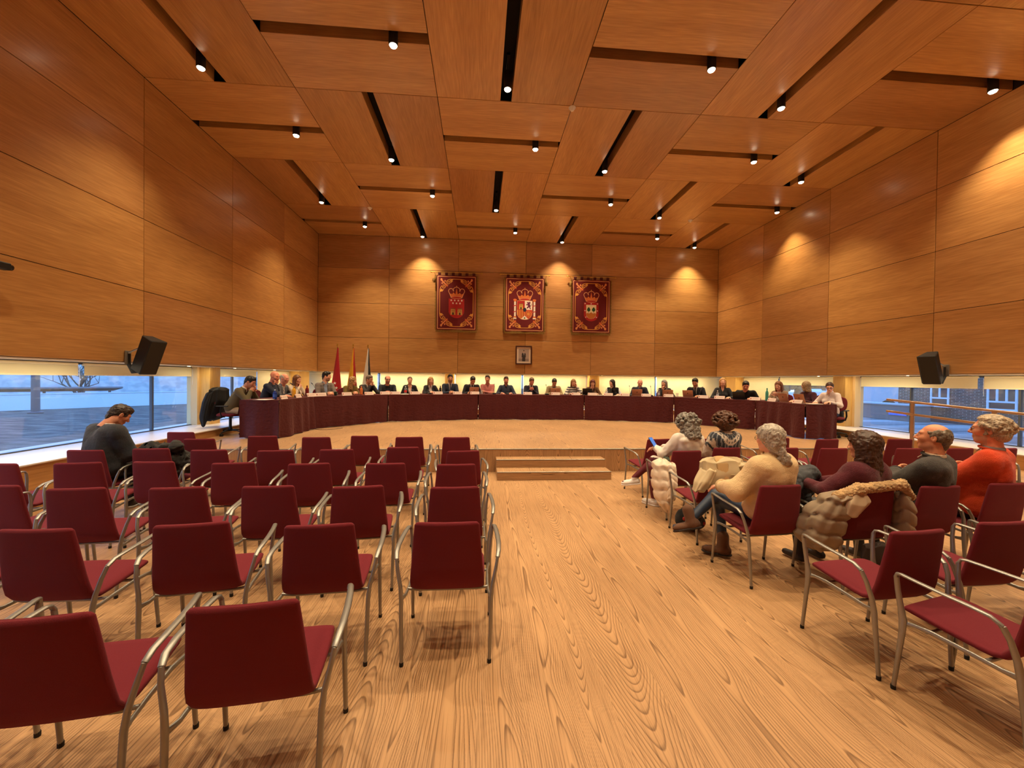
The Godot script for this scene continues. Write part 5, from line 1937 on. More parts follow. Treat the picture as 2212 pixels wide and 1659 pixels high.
	var gname: String = d.get("garment", {"jacket": "suit_jacket", "blazer": "blazer", "shirt": "shirt", "open": "jacket", "sweater": "sweater", "roll": "sweater"}[kind])
	part(gname, mb, M.suit if kind in ["jacket", "blazer", "shirt", "open"] else M.knit, o)
	if not far and kind in ["sweater", "roll"]:
		for e in 3:
			mb = MB.new()
			mb.col = top * 0.8
			var ring := []
			for j in 17:
				var an := TAU * j / 16
				if e == 0:
					ring.append(nk + up * 0.008 + fw * 0.008 + (right * cos(an) * 0.071 + fw * sin(an) * 0.071) * s)
				else:
					var ax: Vector3 = (wr[e - 1] - el[e - 1]).normalized()
					var px := ax.cross(Vector3.UP).normalized()
					ring.append(wr[e - 1].lerp(el[e - 1], 0.03) + (px * cos(an) + ax.cross(px) * sin(an)) * (0.036 * s + inf * 0.5))
			mb.tube(ring, ring.map(func(_q): return 0.0125), 7, up, false)
			part("neckband" if e == 0 else "cuff", mb, M.knit, o)
	if d.has("collar"):
		mb = MB.new()
		mb.col = lin(d.collar)
		var pts := []
		var rad := []
		for j in 13:
			var an := PI * 0.5 + lerpf(-2.5, 2.5, j / 12.0)
			pts.append(nk + up * (0.02 - 0.012 * absf(j - 6) / 6.0) + (right * cos(an) * 0.069 - fw * sin(an) * 0.066) * s)
			rad.append(v2(0.007, 0.021))
		mb.tube(pts, rad, 8, up)
		for sg in [-1.0, 1.0]:
			mb.tube([nk + up * 0.01 + fw * 0.055 + right * sg * 0.03, nk - up * 0.035 + fw * 0.088 + right * sg * 0.045], [v2(0.018, 0.005), v2(0.006, 0.004)], 6, fw)
		part("shirt_collar", mb, M.suit, o)
	if d.has("tie"):
		mb = MB.new()
		mb.col = lin(d.tie)
		mb.tube([nk + up * 0.0 + fw * 0.072, nk - up * 0.03 + fw * 0.092, nk - up * 0.05 + fw * 0.098, nk - up * 0.16 + fw * 0.122, nk - up * 0.27 + fw * 0.128], [v2(0.016, 0.01), v2(0.02, 0.011), v2(0.015, 0.006), v2(0.028, 0.006), v2(0.036, 0.006)], 8, fw)
		part("tie", mb, M.suit, o)
	if d.get("hair", "") != "":
		mb = MB.new()
		mb.append(hair_template(d.hair, 0.0085 if far else 0.0058), hx * Transform3D(Basis.from_scale(d.get("hair_scale", Vector3.ONE)), V(0, 0, 0)), hair_color(d.hair_col, 3, d.get("streak", 0.3)))
		part("hair", mb, M.hair, o)
	if d.get("glasses", false):
		mb = MB.new()
		for sg in [-1.0, 1.0]:
			var ring := []
			for j in 13:
				var an := TAU * j / 12
				ring.append(hx * V(sg * 0.033 + cos(an) * 0.024, 0.003 + sin(an) * 0.018, -0.1005 + absf(cos(an) + sg * 0.4) * 0.003))
			mb.tube(ring, ring.map(func(_q): return 0.0019), 5, hx.basis.z, false)
			mb.tube([hx * V(sg * 0.057, 0.006, -0.098), hx * V(sg * 0.078, 0.006, -0.06), hx * V(sg * 0.083, 0.012, 0.005)], [0.002, 0.002, 0.002], 5)
		mb.tube([hx * V(-0.009, 0.006, -0.102), hx * V(0, 0.009, -0.106), hx * V(0.009, 0.006, -0.102)], [0.0018, 0.0018, 0.0018], 5)
		part("glasses", mb, mat(s8(40, 34, 32), 0.3), o)
	return o

func shoe_pair(o: Node3D, legs: Array, col: Color, sole: Color, boot: float) -> void:
	for l in legs:
		var fd: Vector3 = l[2].normalized()
		var an: Vector3 = l[1]
		var dn: Vector3 = l[3] if l.size() > 3 else Vector3.DOWN
		dn = (dn - fd * dn.dot(fd)).normalized()
		var b := Basis(fd.cross(-dn).normalized(), -dn, -fd)
		var f := Fld.new(an - Vector3.ONE * 0.22, an + Vector3.ONE * 0.22, 0.0105)
		f.ell(an + dn * 0.045 - fd * 0.015, V(0.042, 0.05, 0.06), b, 0.03)
		f.ell(an + dn * 0.055 + fd * 0.1, V(0.046, 0.036, 0.085), b, 0.03)
		if boot > 0.0:
			f.cone(an + dn * 0.03, an - dn * boot, 0.05, 0.052, 0.03)
		f.plane(an + dn * 0.078, dn)
		var mb := MB.new()
		var lc := lin(col)
		f.net(mb, func(_p): return lc)
		var sh := part("shoe" if boot <= 0.0 else "boot", mb, M.suit, o)
		f = Fld.new(an - Vector3.ONE * 0.22, an + Vector3.ONE * 0.22, 0.0105)
		f.ell(an + dn * 0.078 - fd * 0.015, V(0.043, 0.03, 0.066), b, 0.03)
		f.ell(an + dn * 0.078 + fd * 0.1, V(0.049, 0.03, 0.09), b, 0.03)
		f.plane(an + dn * 0.092, dn)
		f.plane(an + dn * 0.07, -dn)
		mb = MB.new()
		lc = lin(sole)
		f.net(mb, func(_p): return lc)
		part("sole", mb, M.suit, sh)

func blob(called: String, label: String, category: String, at: Vector3, turn: float, cell: float, lo: Vector3, hi: Vector3, prims: Array, amp: float, freq: float, col: Color, pname: String, material := "suit", quilt := 0.0) -> Node3D:
	var o := thing(called, label, category, at, turn)
	var f := Fld.new(lo, hi, cell)
	for p in prims:
		if p.size() == 2: f.ell(p[0], p[1], Basis.IDENTITY, 0.04)
		elif p.size() == 3: f.ell(p[0], p[1], p[2], 0.03)
		else: f.cone(p[0], p[1], p[2], p[3], 0.03)
	f.ripple(crease_noise(int(at.x * 31.0) + 3, freq * 0.6, 3), amp)
	if quilt > 0.0:
		for z in f.nz:
			for y in f.ny:
				var w := 0.016 * (1.0 - absf(sin((f.o.y + y * f.h + 0.3 * (f.o.z + z * f.h)) * quilt)))
				for x in f.nx:
					f.g[(z * f.ny + y) * f.nx + x] += w * w * 30.0
	var mb := MB.new()
	var lc := lin(col)
	var nv := noise(5, 16.0, 2)
	f.net(mb, func(p: Vector3) -> Color: return lc * (1.0 + 0.12 * nv.get_noise_3d(p.x, p.y, p.z)))
	part(pname, mb, M[material], o)
	return o

func hang(path: Array, n: int, amp: float, ph: float, quilt := 0.0) -> MB:
	# cloth hanging in folds: path holds [middle, half width, half depth] from top to bottom
	var mb := MB.new()
	var rings := []
	for k in 37:
		var q := k / 36.0 * (path.size() - 1)
		var a: Array = path[mini(int(q), path.size() - 2)]
		var b: Array = path[mini(int(q), path.size() - 2) + 1]
		var f := smoothstep(0.0, 1.0, q - mini(int(q), path.size() - 2))
		var c: Vector3 = a[0].lerp(b[0], q - mini(int(q), path.size() - 2))
		var t := k / 36.0
		var end := minf(1.0, sqrt(minf(k, 36 - k) / 3.0) + 0.25)
		var ring := []
		for j in 48:
			var an := TAU * j / 48
			var m := 1.0 + amp * (0.35 + 0.65 * t) * sin(n * an + ph + 1.8 * t) + amp * 0.6 * sin((n * 2 + 1) * an + ph * 2.0 - 3.0 * t)
			if quilt > 0.0:
				m *= 1.0 - 0.22 * pow(1.0 - absf(sin((c.y + 0.25 * c.x) * quilt + 0.5 * sin(an * 2.0))), 3.0)
			ring.append(c + V(signf(cos(an)) * pow(absf(cos(an)), 0.75) * lerpf(a[1], b[1], f), 0.012 * sin(n * an + ph), sin(an) * lerpf(a[2], b[2], f)) * V(m * end, 1.0, m * end))
		rings.append(ring)
	ring_sweep(mb, rings, true, true)
	return mb

func build_council() -> void:
	var dark := s8(26, 27, 34)
	var navy := s8(28, 34, 56)
	var black := s8(20, 20, 22)
	var white := s8(228, 224, 216)
	var brown := s8(66, 44, 30)
	var jet := s8(26, 22, 20)
	var grey := s8(140, 134, 128)
	var blond := s8(176, 136, 84)
	var pale := s8(224, 172, 144)
	var tan_s := s8(198, 142, 110)
	var stripes := func(p, nk, up, _r, _f): return s8(226, 218, 208) if fposmod((p - nk).dot(up) / 0.07, 1.0) < 0.55 else s8(44, 46, 60)
	var checks := func(p, _n, _u, _r, _f): return s8(186, 104, 100) if (fposmod(p.x / 0.05, 1.0) < 0.5) != (fposmod(p.y / 0.05, 1.0) < 0.5) else s8(206, 132, 124)
	var plaid := func(p, _n, _u, _r, _f): return s8(116, 104, 98) if fposmod(p.x / 0.09, 1.0) < 0.8 and fposmod(p.y / 0.09, 1.0) < 0.8 else s8(134, 122, 114)
	var vest := func(p, nk, up, r, _f): return s8(18, 18, 20) if absf((p - nk).dot(r)) < 0.2 and p.y > 0.62 and (p - nk).dot(up) > -0.42 and absf((p - nk).dot(r)) < 0.19 else s8(222, 224, 232)
	var C := [
		{"p": v2(-5.3, -9.08), "yaw": -91, "lean": 30, "hp": 22, "hy": 6, "arms": ["mouth", "mouth"], "hair": "short", "hair_col": jet, "top": s8(98, 86, 58), "collar": white, "trousers": s8(176, 144, 104), "skin": tan_s, "big": 1.12, "label": "man in olive sweater at the table's end, hands clasped at his mouth"},
		{"p": v2(-5.03, -9.95), "yaw": -91, "lean": 12, "s": 1.06, "hp": 12, "hy": -14, "arms": ["table", "chin"], "top": navy, "kind": "jacket", "shirt": s8(60, 66, 84), "skin": s8(220, 148, 120), "big": 1.2, "label": "bald heavy man in navy suit, hand raised to his neck"},
		{"p": v2(-5.02, -10.42), "yaw": -98, "lean": 14, "hp": 8, "hy": -4, "arms": ["table", "clasp"], "top": s8(104, 108, 118), "kind": "jacket", "hair": "balding", "hair_col": s8(196, 188, 178), "skin": s8(216, 150, 126), "label": "older man in grey jacket half hidden behind the bald man"},
		{"p": v2(-4.80, -10.80), "yaw": -118, "f": true, "lean": 8, "hp": 6, "hy": 14, "arms": ["table", "fist"], "top": s8(224, 208, 188), "kind": "open", "shirt": s8(236, 226, 214), "hair": "long", "hair_col": s8(120, 78, 46), "skin": pale, "label": "woman with light brown hair in cream jacket, in profile"},
		{"p": v2(-4.26, -11.41), "yaw": -138, "lean": 4, "s": 1.06, "hp": 4, "hy": 52, "arms": ["clasp", "clasp"], "top": s8(116, 104, 98), "pattern": plaid, "kind": "blazer", "shirt": s8(150, 168, 196), "collar": s8(168, 186, 210), "hair": "short", "hair_col": jet, "beard": s8(60, 44, 36), "skin": pale, "label": "young dark haired man in grey checked blazer looking sideways"},
		{"p": v2(-3.80, -11.97), "yaw": -135, "f": true, "lean": 18, "hp": 8, "hy": 58, "arms": ["clasp", "clasp"], "top": s8(122, 100, 44), "hair": "wavy", "hair_col": blond, "streak": 0.6, "skin": pale, "label": "woman with wavy blond hair in mustard sweater turned to her neighbour"},
		{"p": v2(-3.43, -12.42), "yaw": -142, "lean": 16, "hp": 8, "hy": 30, "arms": ["mouth", "mouth"], "top": s8(44, 42, 44), "kind": "jacket", "collar": white, "hair": "short", "hair_col": s8(112, 98, 88), "glasses": true, "skin": tan_s, "label": "grey haired man with glasses, palms pressed before his mouth"},
		{"p": v2(-2.88, -12.79), "yaw": -164, "lean": 14, "hp": 8, "hy": 8, "arms": ["clasp", "clasp"], "top": s8(36, 38, 48), "kind": "blazer", "shirt": s8(30, 32, 40), "hair": "balding", "hair_col": jet, "beard": s8(90, 70, 60), "glasses": true, "skin": s8(214, 150, 124), "wide": 1.12, "big": 1.15, "label": "bald man with beard and glasses in dark jacket"},
		{"p": v2(-2.22, -12.98), "yaw": -166, "f": true, "lean": 3, "hp": 4, "hy": 0, "arms": ["lap", "lap"], "top": black, "kind": "open", "shirt": s8(226, 196, 184), "bare": true, "hair": "tied", "hair_col": s8(104, 74, 50), "skin": pale, "label": "woman with hair tied back, black blazer over pale top"},
		{"p": v2(-1.61, -13.16), "yaw": -166, "f": true, "lean": 8, "hp": 8, "hy": 10, "arms": ["table", "clasp"], "top": black, "kind": "open", "shirt": s8(230, 222, 214), "collar": s8(232, 224, 216), "hair": "bob", "hair_col": blond, "skin": pale, "label": "blond woman in black jacket with white roll neck"},
		{"p": v2(-0.99, -13.35), "yaw": -168, "lean": 6, "s": 1.05, "hp": 4, "hy": -2, "arms": ["clasp", "clasp"], "top": navy, "kind": "jacket", "shirt": white, "collar": white, "tie": s8(70, 74, 96), "hair": "short", "hair_col": jet, "beard": s8(52, 38, 32), "skin": tan_s, "wide": 1.06, "label": "dark haired man in navy suit and grey tie facing the room"},
		{"p": v2(-0.29, -13.50), "yaw": -170, "lean": 14, "s": 1.04, "hp": 30, "hy": 6, "arms": ["keys", "keys"], "top": s8(24, 25, 34), "kind": "jacket", "shirt": white, "collar": white, "tie": s8(24, 26, 40), "hair": "short", "hair_col": jet, "skin": tan_s, "wide": 1.08, "label": "man in black suit looking down at his tablet"},
		{"p": v2(0.26, -13.72), "yaw": 178, "lean": 0, "s": 1.03, "hp": 0, "hy": -10, "arms": ["crossed", "crossed"], "top": s8(190, 110, 104), "pattern": checks, "kind": "shirt", "shirt": s8(190, 120, 112), "collar": s8(196, 116, 110), "hair": "short", "hair_col": s8(74, 58, 48), "skin": s8(214, 148, 120), "cell": 0.018, "label": "man in pink checked shirt with folded arms"},
		{"p": v2(0.87, -13.58), "yaw": 180, "lean": 8, "hp": 4, "hy": 0, "arms": ["table", "table"], "top": s8(52, 64, 84), "kind": "shirt", "shirt": s8(52, 64, 84), "collar": s8(50, 60, 80), "hair": "short", "hair_col": s8(70, 50, 40), "beard": s8(76, 52, 42), "skin": s8(212, 146, 120), "big": 1.12, "label": "bearded man in blue denim shirt, arms on the table"},
		{"p": v2(1.72, -13.58), "yaw": 178, "lean": 8, "s": 1.0, "hp": 24, "hy": 8, "arms": ["phone", "phone"], "top": s8(30, 33, 48), "kind": "jacket", "shirt": white, "collar": white, "tie": s8(40, 44, 70), "hair": "short", "hair_col": s8(110, 88, 70), "skin": s8(220, 152, 126), "label": "man in dark suit bent over his telephone, under the portrait"},
		{"p": v2(2.49, -13.58), "yaw": 180, "lean": 14, "hp": 30, "hy": -4, "arms": ["keys", "keys"], "top": s8(178, 158, 116), "kind": "blazer", "shirt": s8(120, 110, 100), "hair": "short", "hair_col": jet, "skin": tan_s, "label": "dark haired man in beige jacket behind a copper laptop"},
		{"p": v2(3.16, -13.58), "yaw": 178, "f": true, "lean": 10, "hp": 16, "hy": -4, "arms": ["cheek", "table"], "top": white, "pattern": stripes, "cell": 0.016, "hair": "long", "hair_col": s8(150, 104, 62), "skin": pale, "label": "blond woman in black and white striped sweater, hand at cheek"},
		{"p": v2(3.82, -13.47), "yaw": 166, "f": true, "lean": 10, "hp": 22, "hy": 2, "arms": ["table", "chin"], "top": s8(104, 70, 36), "kind": "open", "shirt": s8(60, 40, 30), "hair": "long", "hair_col": s8(96, 34, 22), "skin": pale, "label": "auburn haired woman in brown jacket, hand on chin"},
		{"p": v2(4.46, -13.28), "yaw": 168, "f": true, "lean": 12, "hp": 4, "hy": -62, "arms": ["table", "chin"], "top": black, "pattern": vest, "cell": 0.018, "hair": "long", "hair_col": s8(38, 26, 22), "skin": pale, "label": "woman with long dark hair in black vest and white sleeves"},
		{"p": v2(5.29, -13.04), "yaw": 164, "lean": 10, "hp": 26, "hy": 4, "arms": ["keys", "keys"], "top": s8(30, 38, 58), "kind": "jacket", "shirt": s8(96, 110, 150), "collar": s8(110, 124, 160), "beard": s8(206, 196, 186), "hair_col": s8(180, 170, 160), "skin": s8(222, 160, 136), "wide": 1.05, "label": "bald man with white beard in navy jacket behind a laptop"},
		{"p": v2(6.05, -12.82), "yaw": 164, "f": true, "lean": 8, "hp": 6, "hy": -40, "arms": ["table", "chin"], "top": s8(22, 20, 22), "hair": "long", "hair_col": s8(142, 136, 134), "streak": 0.7, "skin": pale, "label": "woman with long grey hair in black, hand at mouth"},
		{"p": v2(6.84, -12.24), "yaw": 138, "lean": 12, "s": 1.05, "hp": 22, "hy": -2, "arms": ["keys", "keys"], "top": s8(22, 26, 38), "kind": "jacket", "shirt": white, "collar": white, "tie": s8(20, 20, 26), "hair": "short", "hair_col": jet, "beard": s8(66, 46, 38), "skin": tan_s, "wide": 1.05, "label": "dark haired bearded man in navy suit typing on a laptop"},
		{"p": v2(7.32, -11.65), "yaw": 152, "f": true, "lean": 4, "s": 1.08, "hp": -6, "hy": 0, "arms": ["table", "table"], "top": s8(36, 34, 38), "kind": "shirt", "shirt": s8(40, 38, 42), "bare": true, "hair": "bob", "hair_col": s8(196, 150, 92), "skin": pale, "label": "blond woman in dark satin blouse, chin lifted"},
		{"p": v2(7.74, -11.15), "yaw": 140, "lean": 30, "s": 1.05, "hp": 24, "hy": 10, "arms": ["table", "keys"], "top": s8(18, 18, 20), "hair": "short", "hair_col": jet, "skin": s8(208, 144, 116), "wide": 1.08, "label": "man in black sweater leaning over a black laptop"},
		{"p": v2(8.25, -10.45), "yaw": 118, "f": true, "lean": 8, "hp": 16, "hy": 0, "arms": ["phone", "keys"], "top": s8(150, 124, 100), "kind": "open", "shirt": s8(232, 220, 206), "hair": "long", "hair_col": s8(130, 80, 48), "skin": pale, "label": "woman with light brown hair in beige jacket, looking down"},
		{"p": v2(8.30, -9.50), "yaw": 96, "f": true, "lean": 10, "hp": 6, "hy": -84, "arms": ["table", "table"], "top": s8(66, 20, 32), "hair": "bob", "hair_col": s8(150, 124, 92), "streak": 0.5, "skin": pale, "label": "woman with ash blond bob in maroon top, face turned away"},
		{"p": v2(8.31, -8.91), "yaw": 112, "f": true, "lean": 8, "hp": 22, "hy": 22, "arms": ["keys", "table"], "top": s8(232, 216, 210), "kind": "shirt", "shirt": s8(232, 216, 210), "collar": s8(240, 228, 222), "hair": "tied", "hair_col": s8(62, 38, 28), "glasses": true, "skin": pale, "label": "brown haired woman with glasses in pale pink shirt at the table's end"}]
	var proto := build_office_chair()
	var k := 0
	for d in C:
		d.at = V(d.p.x, PLAT, d.p.y)
		person(d)
		var says := "burgundy swivel chair of the " + str(d.label).replace(" at the table's end", "").get_slice(",", 0).get_slice(" looking", 0).get_slice(" turned", 0).get_slice(" half", 0).get_slice(" leaning", 0).get_slice(" facing", 0)
		var at := V(d.p.x, PLAT, d.p.y) + Basis(Vector3.UP, deg_to_rad(d.yaw)) * V(0, 0, 0.03)
		if k == 0:
			proto.position = at
			proto.rotation.y = deg_to_rad(d.yaw)
			proto.set_meta("label", says)
		else:
			copy_thing(proto, at, deg_to_rad(d.yaw), says)
		k += 1
	var q := thing("black_coat", "black coat draped over the swivel chair of the man in olive", "coat", V(-5.33, PLAT, -9.08), deg_to_rad(-91), "outer clothes laid aside")
	var coat := mat(s8(20, 20, 23), 0.85)
	part("coat_body", hang([[V(0, 1.01, 0.24), 0.17, 0.07], [V(0, 0.95, 0.235), 0.26, 0.11], [V(0.0, 0.72, 0.255), 0.28, 0.14], [V(-0.02, 0.45, 0.36), 0.28, 0.12], [V(-0.05, 0.3, 0.4), 0.24, 0.08]], 5, 0.1, 0.4), coat, q)
	part("sleeve", hang([[V(0.24, 0.92, 0.26), 0.06, 0.06], [V(0.29, 0.7, 0.3), 0.065, 0.07], [V(0.28, 0.42, 0.36), 0.06, 0.07], [V(0.26, 0.2, 0.38), 0.02, 0.03]], 4, 0.12, 1.0), coat, q)
	part("sleeve", hang([[V(-0.24, 0.92, 0.28), 0.06, 0.06], [V(-0.3, 0.7, 0.34), 0.065, 0.07], [V(-0.3, 0.45, 0.42), 0.055, 0.06]], 4, 0.12, 2.0), coat, q)
	q = blob("hanging_bag", "dark grey bag hung from the end chair by the pier", "bag", V(8.31, PLAT, -8.91), deg_to_rad(112), 0.018, V(-0.4, 0.2, 0.1), V(0.4, 0.85, 0.55), [[V(0.02, 0.52, 0.34), V(0.13, 0.17, 0.05)], [V(0.03, 0.4, 0.35), V(0.15, 0.1, 0.06)]], 0.012, 8.0, s8(52, 56, 62), "bag_body")
	var mb := MB.new()
	mb.tube([V(-0.06, 0.62, 0.34), V(-0.04, 0.78, 0.33), V(0.06, 0.78, 0.33), V(0.1, 0.62, 0.34)], [0.008, 0.008, 0.008, 0.008], 6)
	part("strap", mb, M.black, q)

func seat_at(back: Vector2, yaw: float, off: float) -> Vector3:
	return V(back.x, 0, back.y) - Basis(Vector3.UP, deg_to_rad(yaw)) * V(0, 0, 0.242 - off)

func build_audience() -> void:
	var nordic := func(p, nk, up, _r, _f):
		var q: Vector3 = p - nk + up * 0.02
		var r := q.length()
		var a := atan2(q.x, q.z)
		var zig := 0.008 * signf(sin(a * 16.0))
		var b := s8(50, 56, 68)
		var w := s8(226, 214, 200)
		if r < 0.09: return w
		if r < 0.135: return b if sin(a * 22.0) > -0.6 else s8(150, 152, 156)
		if r < 0.172: return w if absf(r - 0.153) > 0.007 or sin(a * 24.0) < 0.0 else b
		if r < 0.228 + zig: return b if sin(a * 24.0) > -0.75 else s8(150, 152, 156)
		if r < 0.252: return w
		if r < 0.276 + zig: return b
		return s8(216, 198, 188)
	var W1 := [[V(-0.12, 0.5, -0.42), V(-0.11, 0.09, -0.36), V(-0.2, 0, -1)], [V(-0.04, 0.60, -0.44), V(-0.26, 0.34, -0.58), V(-0.72, -0.12, -0.5), V(0.2, -1, 0.1)]]
	var o := person({"far": false, "f": true, "at": seat_at(v2(2.62, -4.66), 4, -0.06), "s": 0.95, "yaw": 22, "twist": -12, "lean": -12, "hair_scale": V(1.25, 1.12, 1.2), "hp": 18, "hy": -10, "arms": [V(-0.16, 0.80, -0.30), V(-0.02, 0.80, -0.30)], "hair": "curly_long", "hair_col": s8(128, 122, 114), "streak": 0.9, "top": s8(232, 222, 210), "kind": "shirt", "collar": s8(236, 228, 218), "shirt": s8(232, 222, 210), "garment": "blouse", "trousers": s8(92, 20, 32), "shoes": s8(230, 224, 220), "legs": W1, "skin": s8(216, 160, 134), "loose": 0.012, "wide": 1.05, "label": "woman with long grey curls, white blouse and crossed maroon trousers"})
	shoe_pair(o, W1, s8(232, 226, 222), s8(238, 232, 230), 0.0)
	o = person({"far": false, "f": true, "cell": 0.0125, "at": seat_at(v2(3.24, -4.86), 4, -0.04), "s": 0.95, "yaw": 4, "lean": -12, "hair_scale": V(1.35, 1.12, 1.25), "hp": 4, "hy": 4, "arms": ["lap", "lap"], "hair": "curly", "hair_col": s8(84, 48, 26), "streak": 0.7, "top": s8(216, 198, 188), "pattern": nordic, "loose": 0.016, "skin": s8(212, 156, 128), "trousers": s8(40, 42, 52), "label": "woman with brown curls in a nordic patterned sweater"})
	var W3 := [[V(-0.1, 0.52, -0.43), V(-0.13, 0.11, -0.33), V(-0.75, 0, -0.7)], [V(-0.16, 0.58, -0.40), V(-0.44, 0.36, -0.40), V(-0.75, -0.25, -0.45), V(-0.3, -1, 0.1)]]
	o = person({"far": false, "f": true, "at": seat_at(v2(2.55, -3.09), 4, -0.045), "yaw": 10, "twist": 6, "lean": -12, "hair_scale": V(1.2, 1.12, 1.15), "side": -3, "s": 1.0, "hp": 2, "hy": 2, "arms": [V(-0.26, 0.72, -0.22), V(0.06, 0.74, -0.3)], "hair": "ponytail", "hair_col": s8(170, 160, 146), "streak": 0.55, "glasses": true, "top": s8(222, 190, 142), "loose": 0.036, "trousers": s8(34, 50, 74), "shoes": s8(74, 46, 30), "legs": W3, "skin": s8(214, 156, 128), "label": "woman with grey ponytail in cream wool sweater, jeans and brown boots"})
	shoe_pair(o, W3, s8(96, 60, 36), s8(46, 32, 24), 0.09)
	var mb := MB.new()
	o = person({"far": false, "f": true, "at": seat_at(v2(3.22, -2.96), 2, 0.0), "s": 0.96, "yaw": 12, "twist": 4, "lean": -12, "hair_scale": V(1.25, 1.1, 1.25), "hp": 2, "hy": 16, "arms": [V(-0.27, 0.80, -0.26), V(-0.1, 0.78, -0.3)], "hair": "long", "hair_col": s8(66, 38, 22), "streak": 0.5, "top": s8(84, 22, 34), "loose": 0.012, "trousers": s8(36, 30, 32), "skin": s8(206, 144, 112), "label": "brown haired woman in maroon top looking towards the stage steps"})
	o = person({"far": false, "at": seat_at(v2(3.90, -3.02), 2, 0.0), "yaw": 16, "twist": 12, "lean": -12, "s": 0.99, "hp": -8, "hy": 6, "arms": ["crossed", "crossed"], "hair": "balding", "hair_col": s8(120, 106, 90), "streak": 0.5, "collar": s8(214, 186, 160), "top": s8(66, 62, 60), "loose": 0.014, "trousers": s8(34, 34, 38), "skin": s8(204, 136, 102), "label": "balding man in charcoal sweater with folded arms, head raised"})
	o = person({"far": false, "at": seat_at(v2(4.62, -3.09), 2, -0.03), "yaw": 14, "twist": 14, "lean": -10, "hair_scale": V(1.12, 1.08, 1.15), "s": 1.05, "hp": -2, "hy": 4, "arms": ["crossed", "crossed"], "hair": "tousled", "hair_col": s8(170, 150, 126), "streak": 0.6, "glasses": true, "beard": s8(178, 150, 126), "collar": s8(140, 128, 130), "top": s8(206, 66, 22), "loose": 0.018, "big": 1.1, "trousers": s8(40, 42, 50), "skin": s8(208, 138, 106), "label": "man with tousled grey hair and glasses in orange sweater"})
	o = person({"far": false, "at": seat_at(v2(-4.36, -4.813), 0, 0.02), "yaw": -14, "twist": -10, "lean": 4, "s": 1.0, "hp": 34, "hy": -8, "arms": [V(-0.04, 0.70, -0.30), V(0.12, 0.70, -0.30)], "hair": "short", "hair_col": s8(54, 44, 38), "collar": s8(222, 218, 214), "top": s8(42, 43, 50), "loose": 0.03, "big": 1.14, "wide": 1.1, "trousers": s8(26, 27, 32), "skin": s8(190, 130, 102), "label": "man in dark sweater bent over by the field window"})
	# coats and bags
	var G := "outer clothes laid aside"
	o = thing("white_puffer_jacket", "off white padded jacket hung over the chair arm of the grey curls", "jacket", V(2.24, 0, -4.74), 0.1, G)
	var puff := mat(s8(224, 206, 184), 0.6)
	part("padded_body", hang([[V(0.02, 0.72, -0.06), 0.05, 0.09], [V(0.0, 0.66, -0.05), 0.09, 0.14], [V(-0.01, 0.45, -0.02), 0.1, 0.17], [V(0.0, 0.25, 0.02), 0.1, 0.14], [V(0.03, 0.1, 0.06), 0.03, 0.05]], 4, 0.09, 0.3, 26.0), puff, o)
	part("padded_sleeve", hang([[V(0.05, 0.70, 0.08), 0.05, 0.06], [V(0.03, 0.5, 0.15), 0.06, 0.07], [V(0.0, 0.28, 0.17), 0.05, 0.06]], 3, 0.08, 1.3, 30.0), puff, o)
	part("lining", hang([[V(0.1, 0.73, -0.1), 0.03, 0.05], [V(0.11, 0.6, -0.08), 0.025, 0.06], [V(0.1, 0.45, -0.05), 0.015, 0.04]], 3, 0.1, 0.6), mat(s8(70, 78, 66), 0.8), o)
	o = thing("beige_coat", "beige coat folded over the empty chair before the cream sweater", "coat", V(2.50, 0, -3.98), deg_to_rad(6), G)
	var beige := mat(s8(194, 174, 138), 0.8)
	part("coat_body", hang([[V(0, 0.895, 0.0), 0.17, 0.03], [V(0.0, 0.86, 0.0), 0.235, 0.07], [V(0.01, 0.74, 0.02), 0.25, 0.085], [V(0.04, 0.62, 0.03), 0.24, 0.08], [V(0.09, 0.5, 0.04), 0.16, 0.06]], 5, 0.07, 0.9), beige, o)
	part("sleeve", hang([[V(-0.16, 0.8, 0.03), 0.07, 0.07], [V(-0.25, 0.68, 0.06), 0.08, 0.07], [V(-0.31, 0.58, 0.07), 0.06, 0.05]], 4, 0.1, 0.2), beige, o)
	part("sleeve", hang([[V(0.2, 0.84, 0.02), 0.08, 0.08], [V(0.3, 0.72, 0.04), 0.1, 0.09], [V(0.36, 0.58, 0.05), 0.08, 0.07]], 4, 0.1, 1.2), beige, o)
	mb = MB.new()
	mb.box(V(0.1, 0.66, 0.112), V(0.14, 0.012, 0.008), 0.002)
	mb.box(V(0.1, 0.74, 0.112), V(0.14, 0.008, 0.008), 0.002)
	part("pocket_flap", mb, mat(s8(172, 152, 116), 0.8), o)
	mb = MB.new()
	mb.tube([V(-0.02, 0.55, -0.1), V(-0.03, 0.84, -0.06), V(-0.03, 0.905, 0.0), V(-0.04, 0.84, 0.075), V(-0.035, 0.6, 0.105), V(-0.01, 0.36, 0.1)], [v2(0.06, 0.01), v2(0.065, 0.012), v2(0.065, 0.012), v2(0.065, 0.012), v2(0.06, 0.012), v2(0.045, 0.01)], 10, Vector3.BACK)
	o = thing("wool_scarf", "tan wool scarf laid over the beige coat", "scarf", V(2.50, 0, -3.98), deg_to_rad(6), G)
	part("scarf_cloth", mb, cloth(s8(182, 148, 100), 0.95, 0.3, null), o)
	o = blob("flowered_bag", "dark bag with red flowers under the chair with beige coat", "bag", V(2.36, 0, -4.36), 0.2, 0.012, V(-0.28, -0.01, -0.2), V(0.28, 0.36, 0.2), [[V(0, 0.14, 0), V(0.17, 0.13, 0.09)], [V(0.06, 0.1, 0.02), V(0.14, 0.1, 0.1)]], 0.012, 8.0, s8(24, 26, 26), "bag_body")
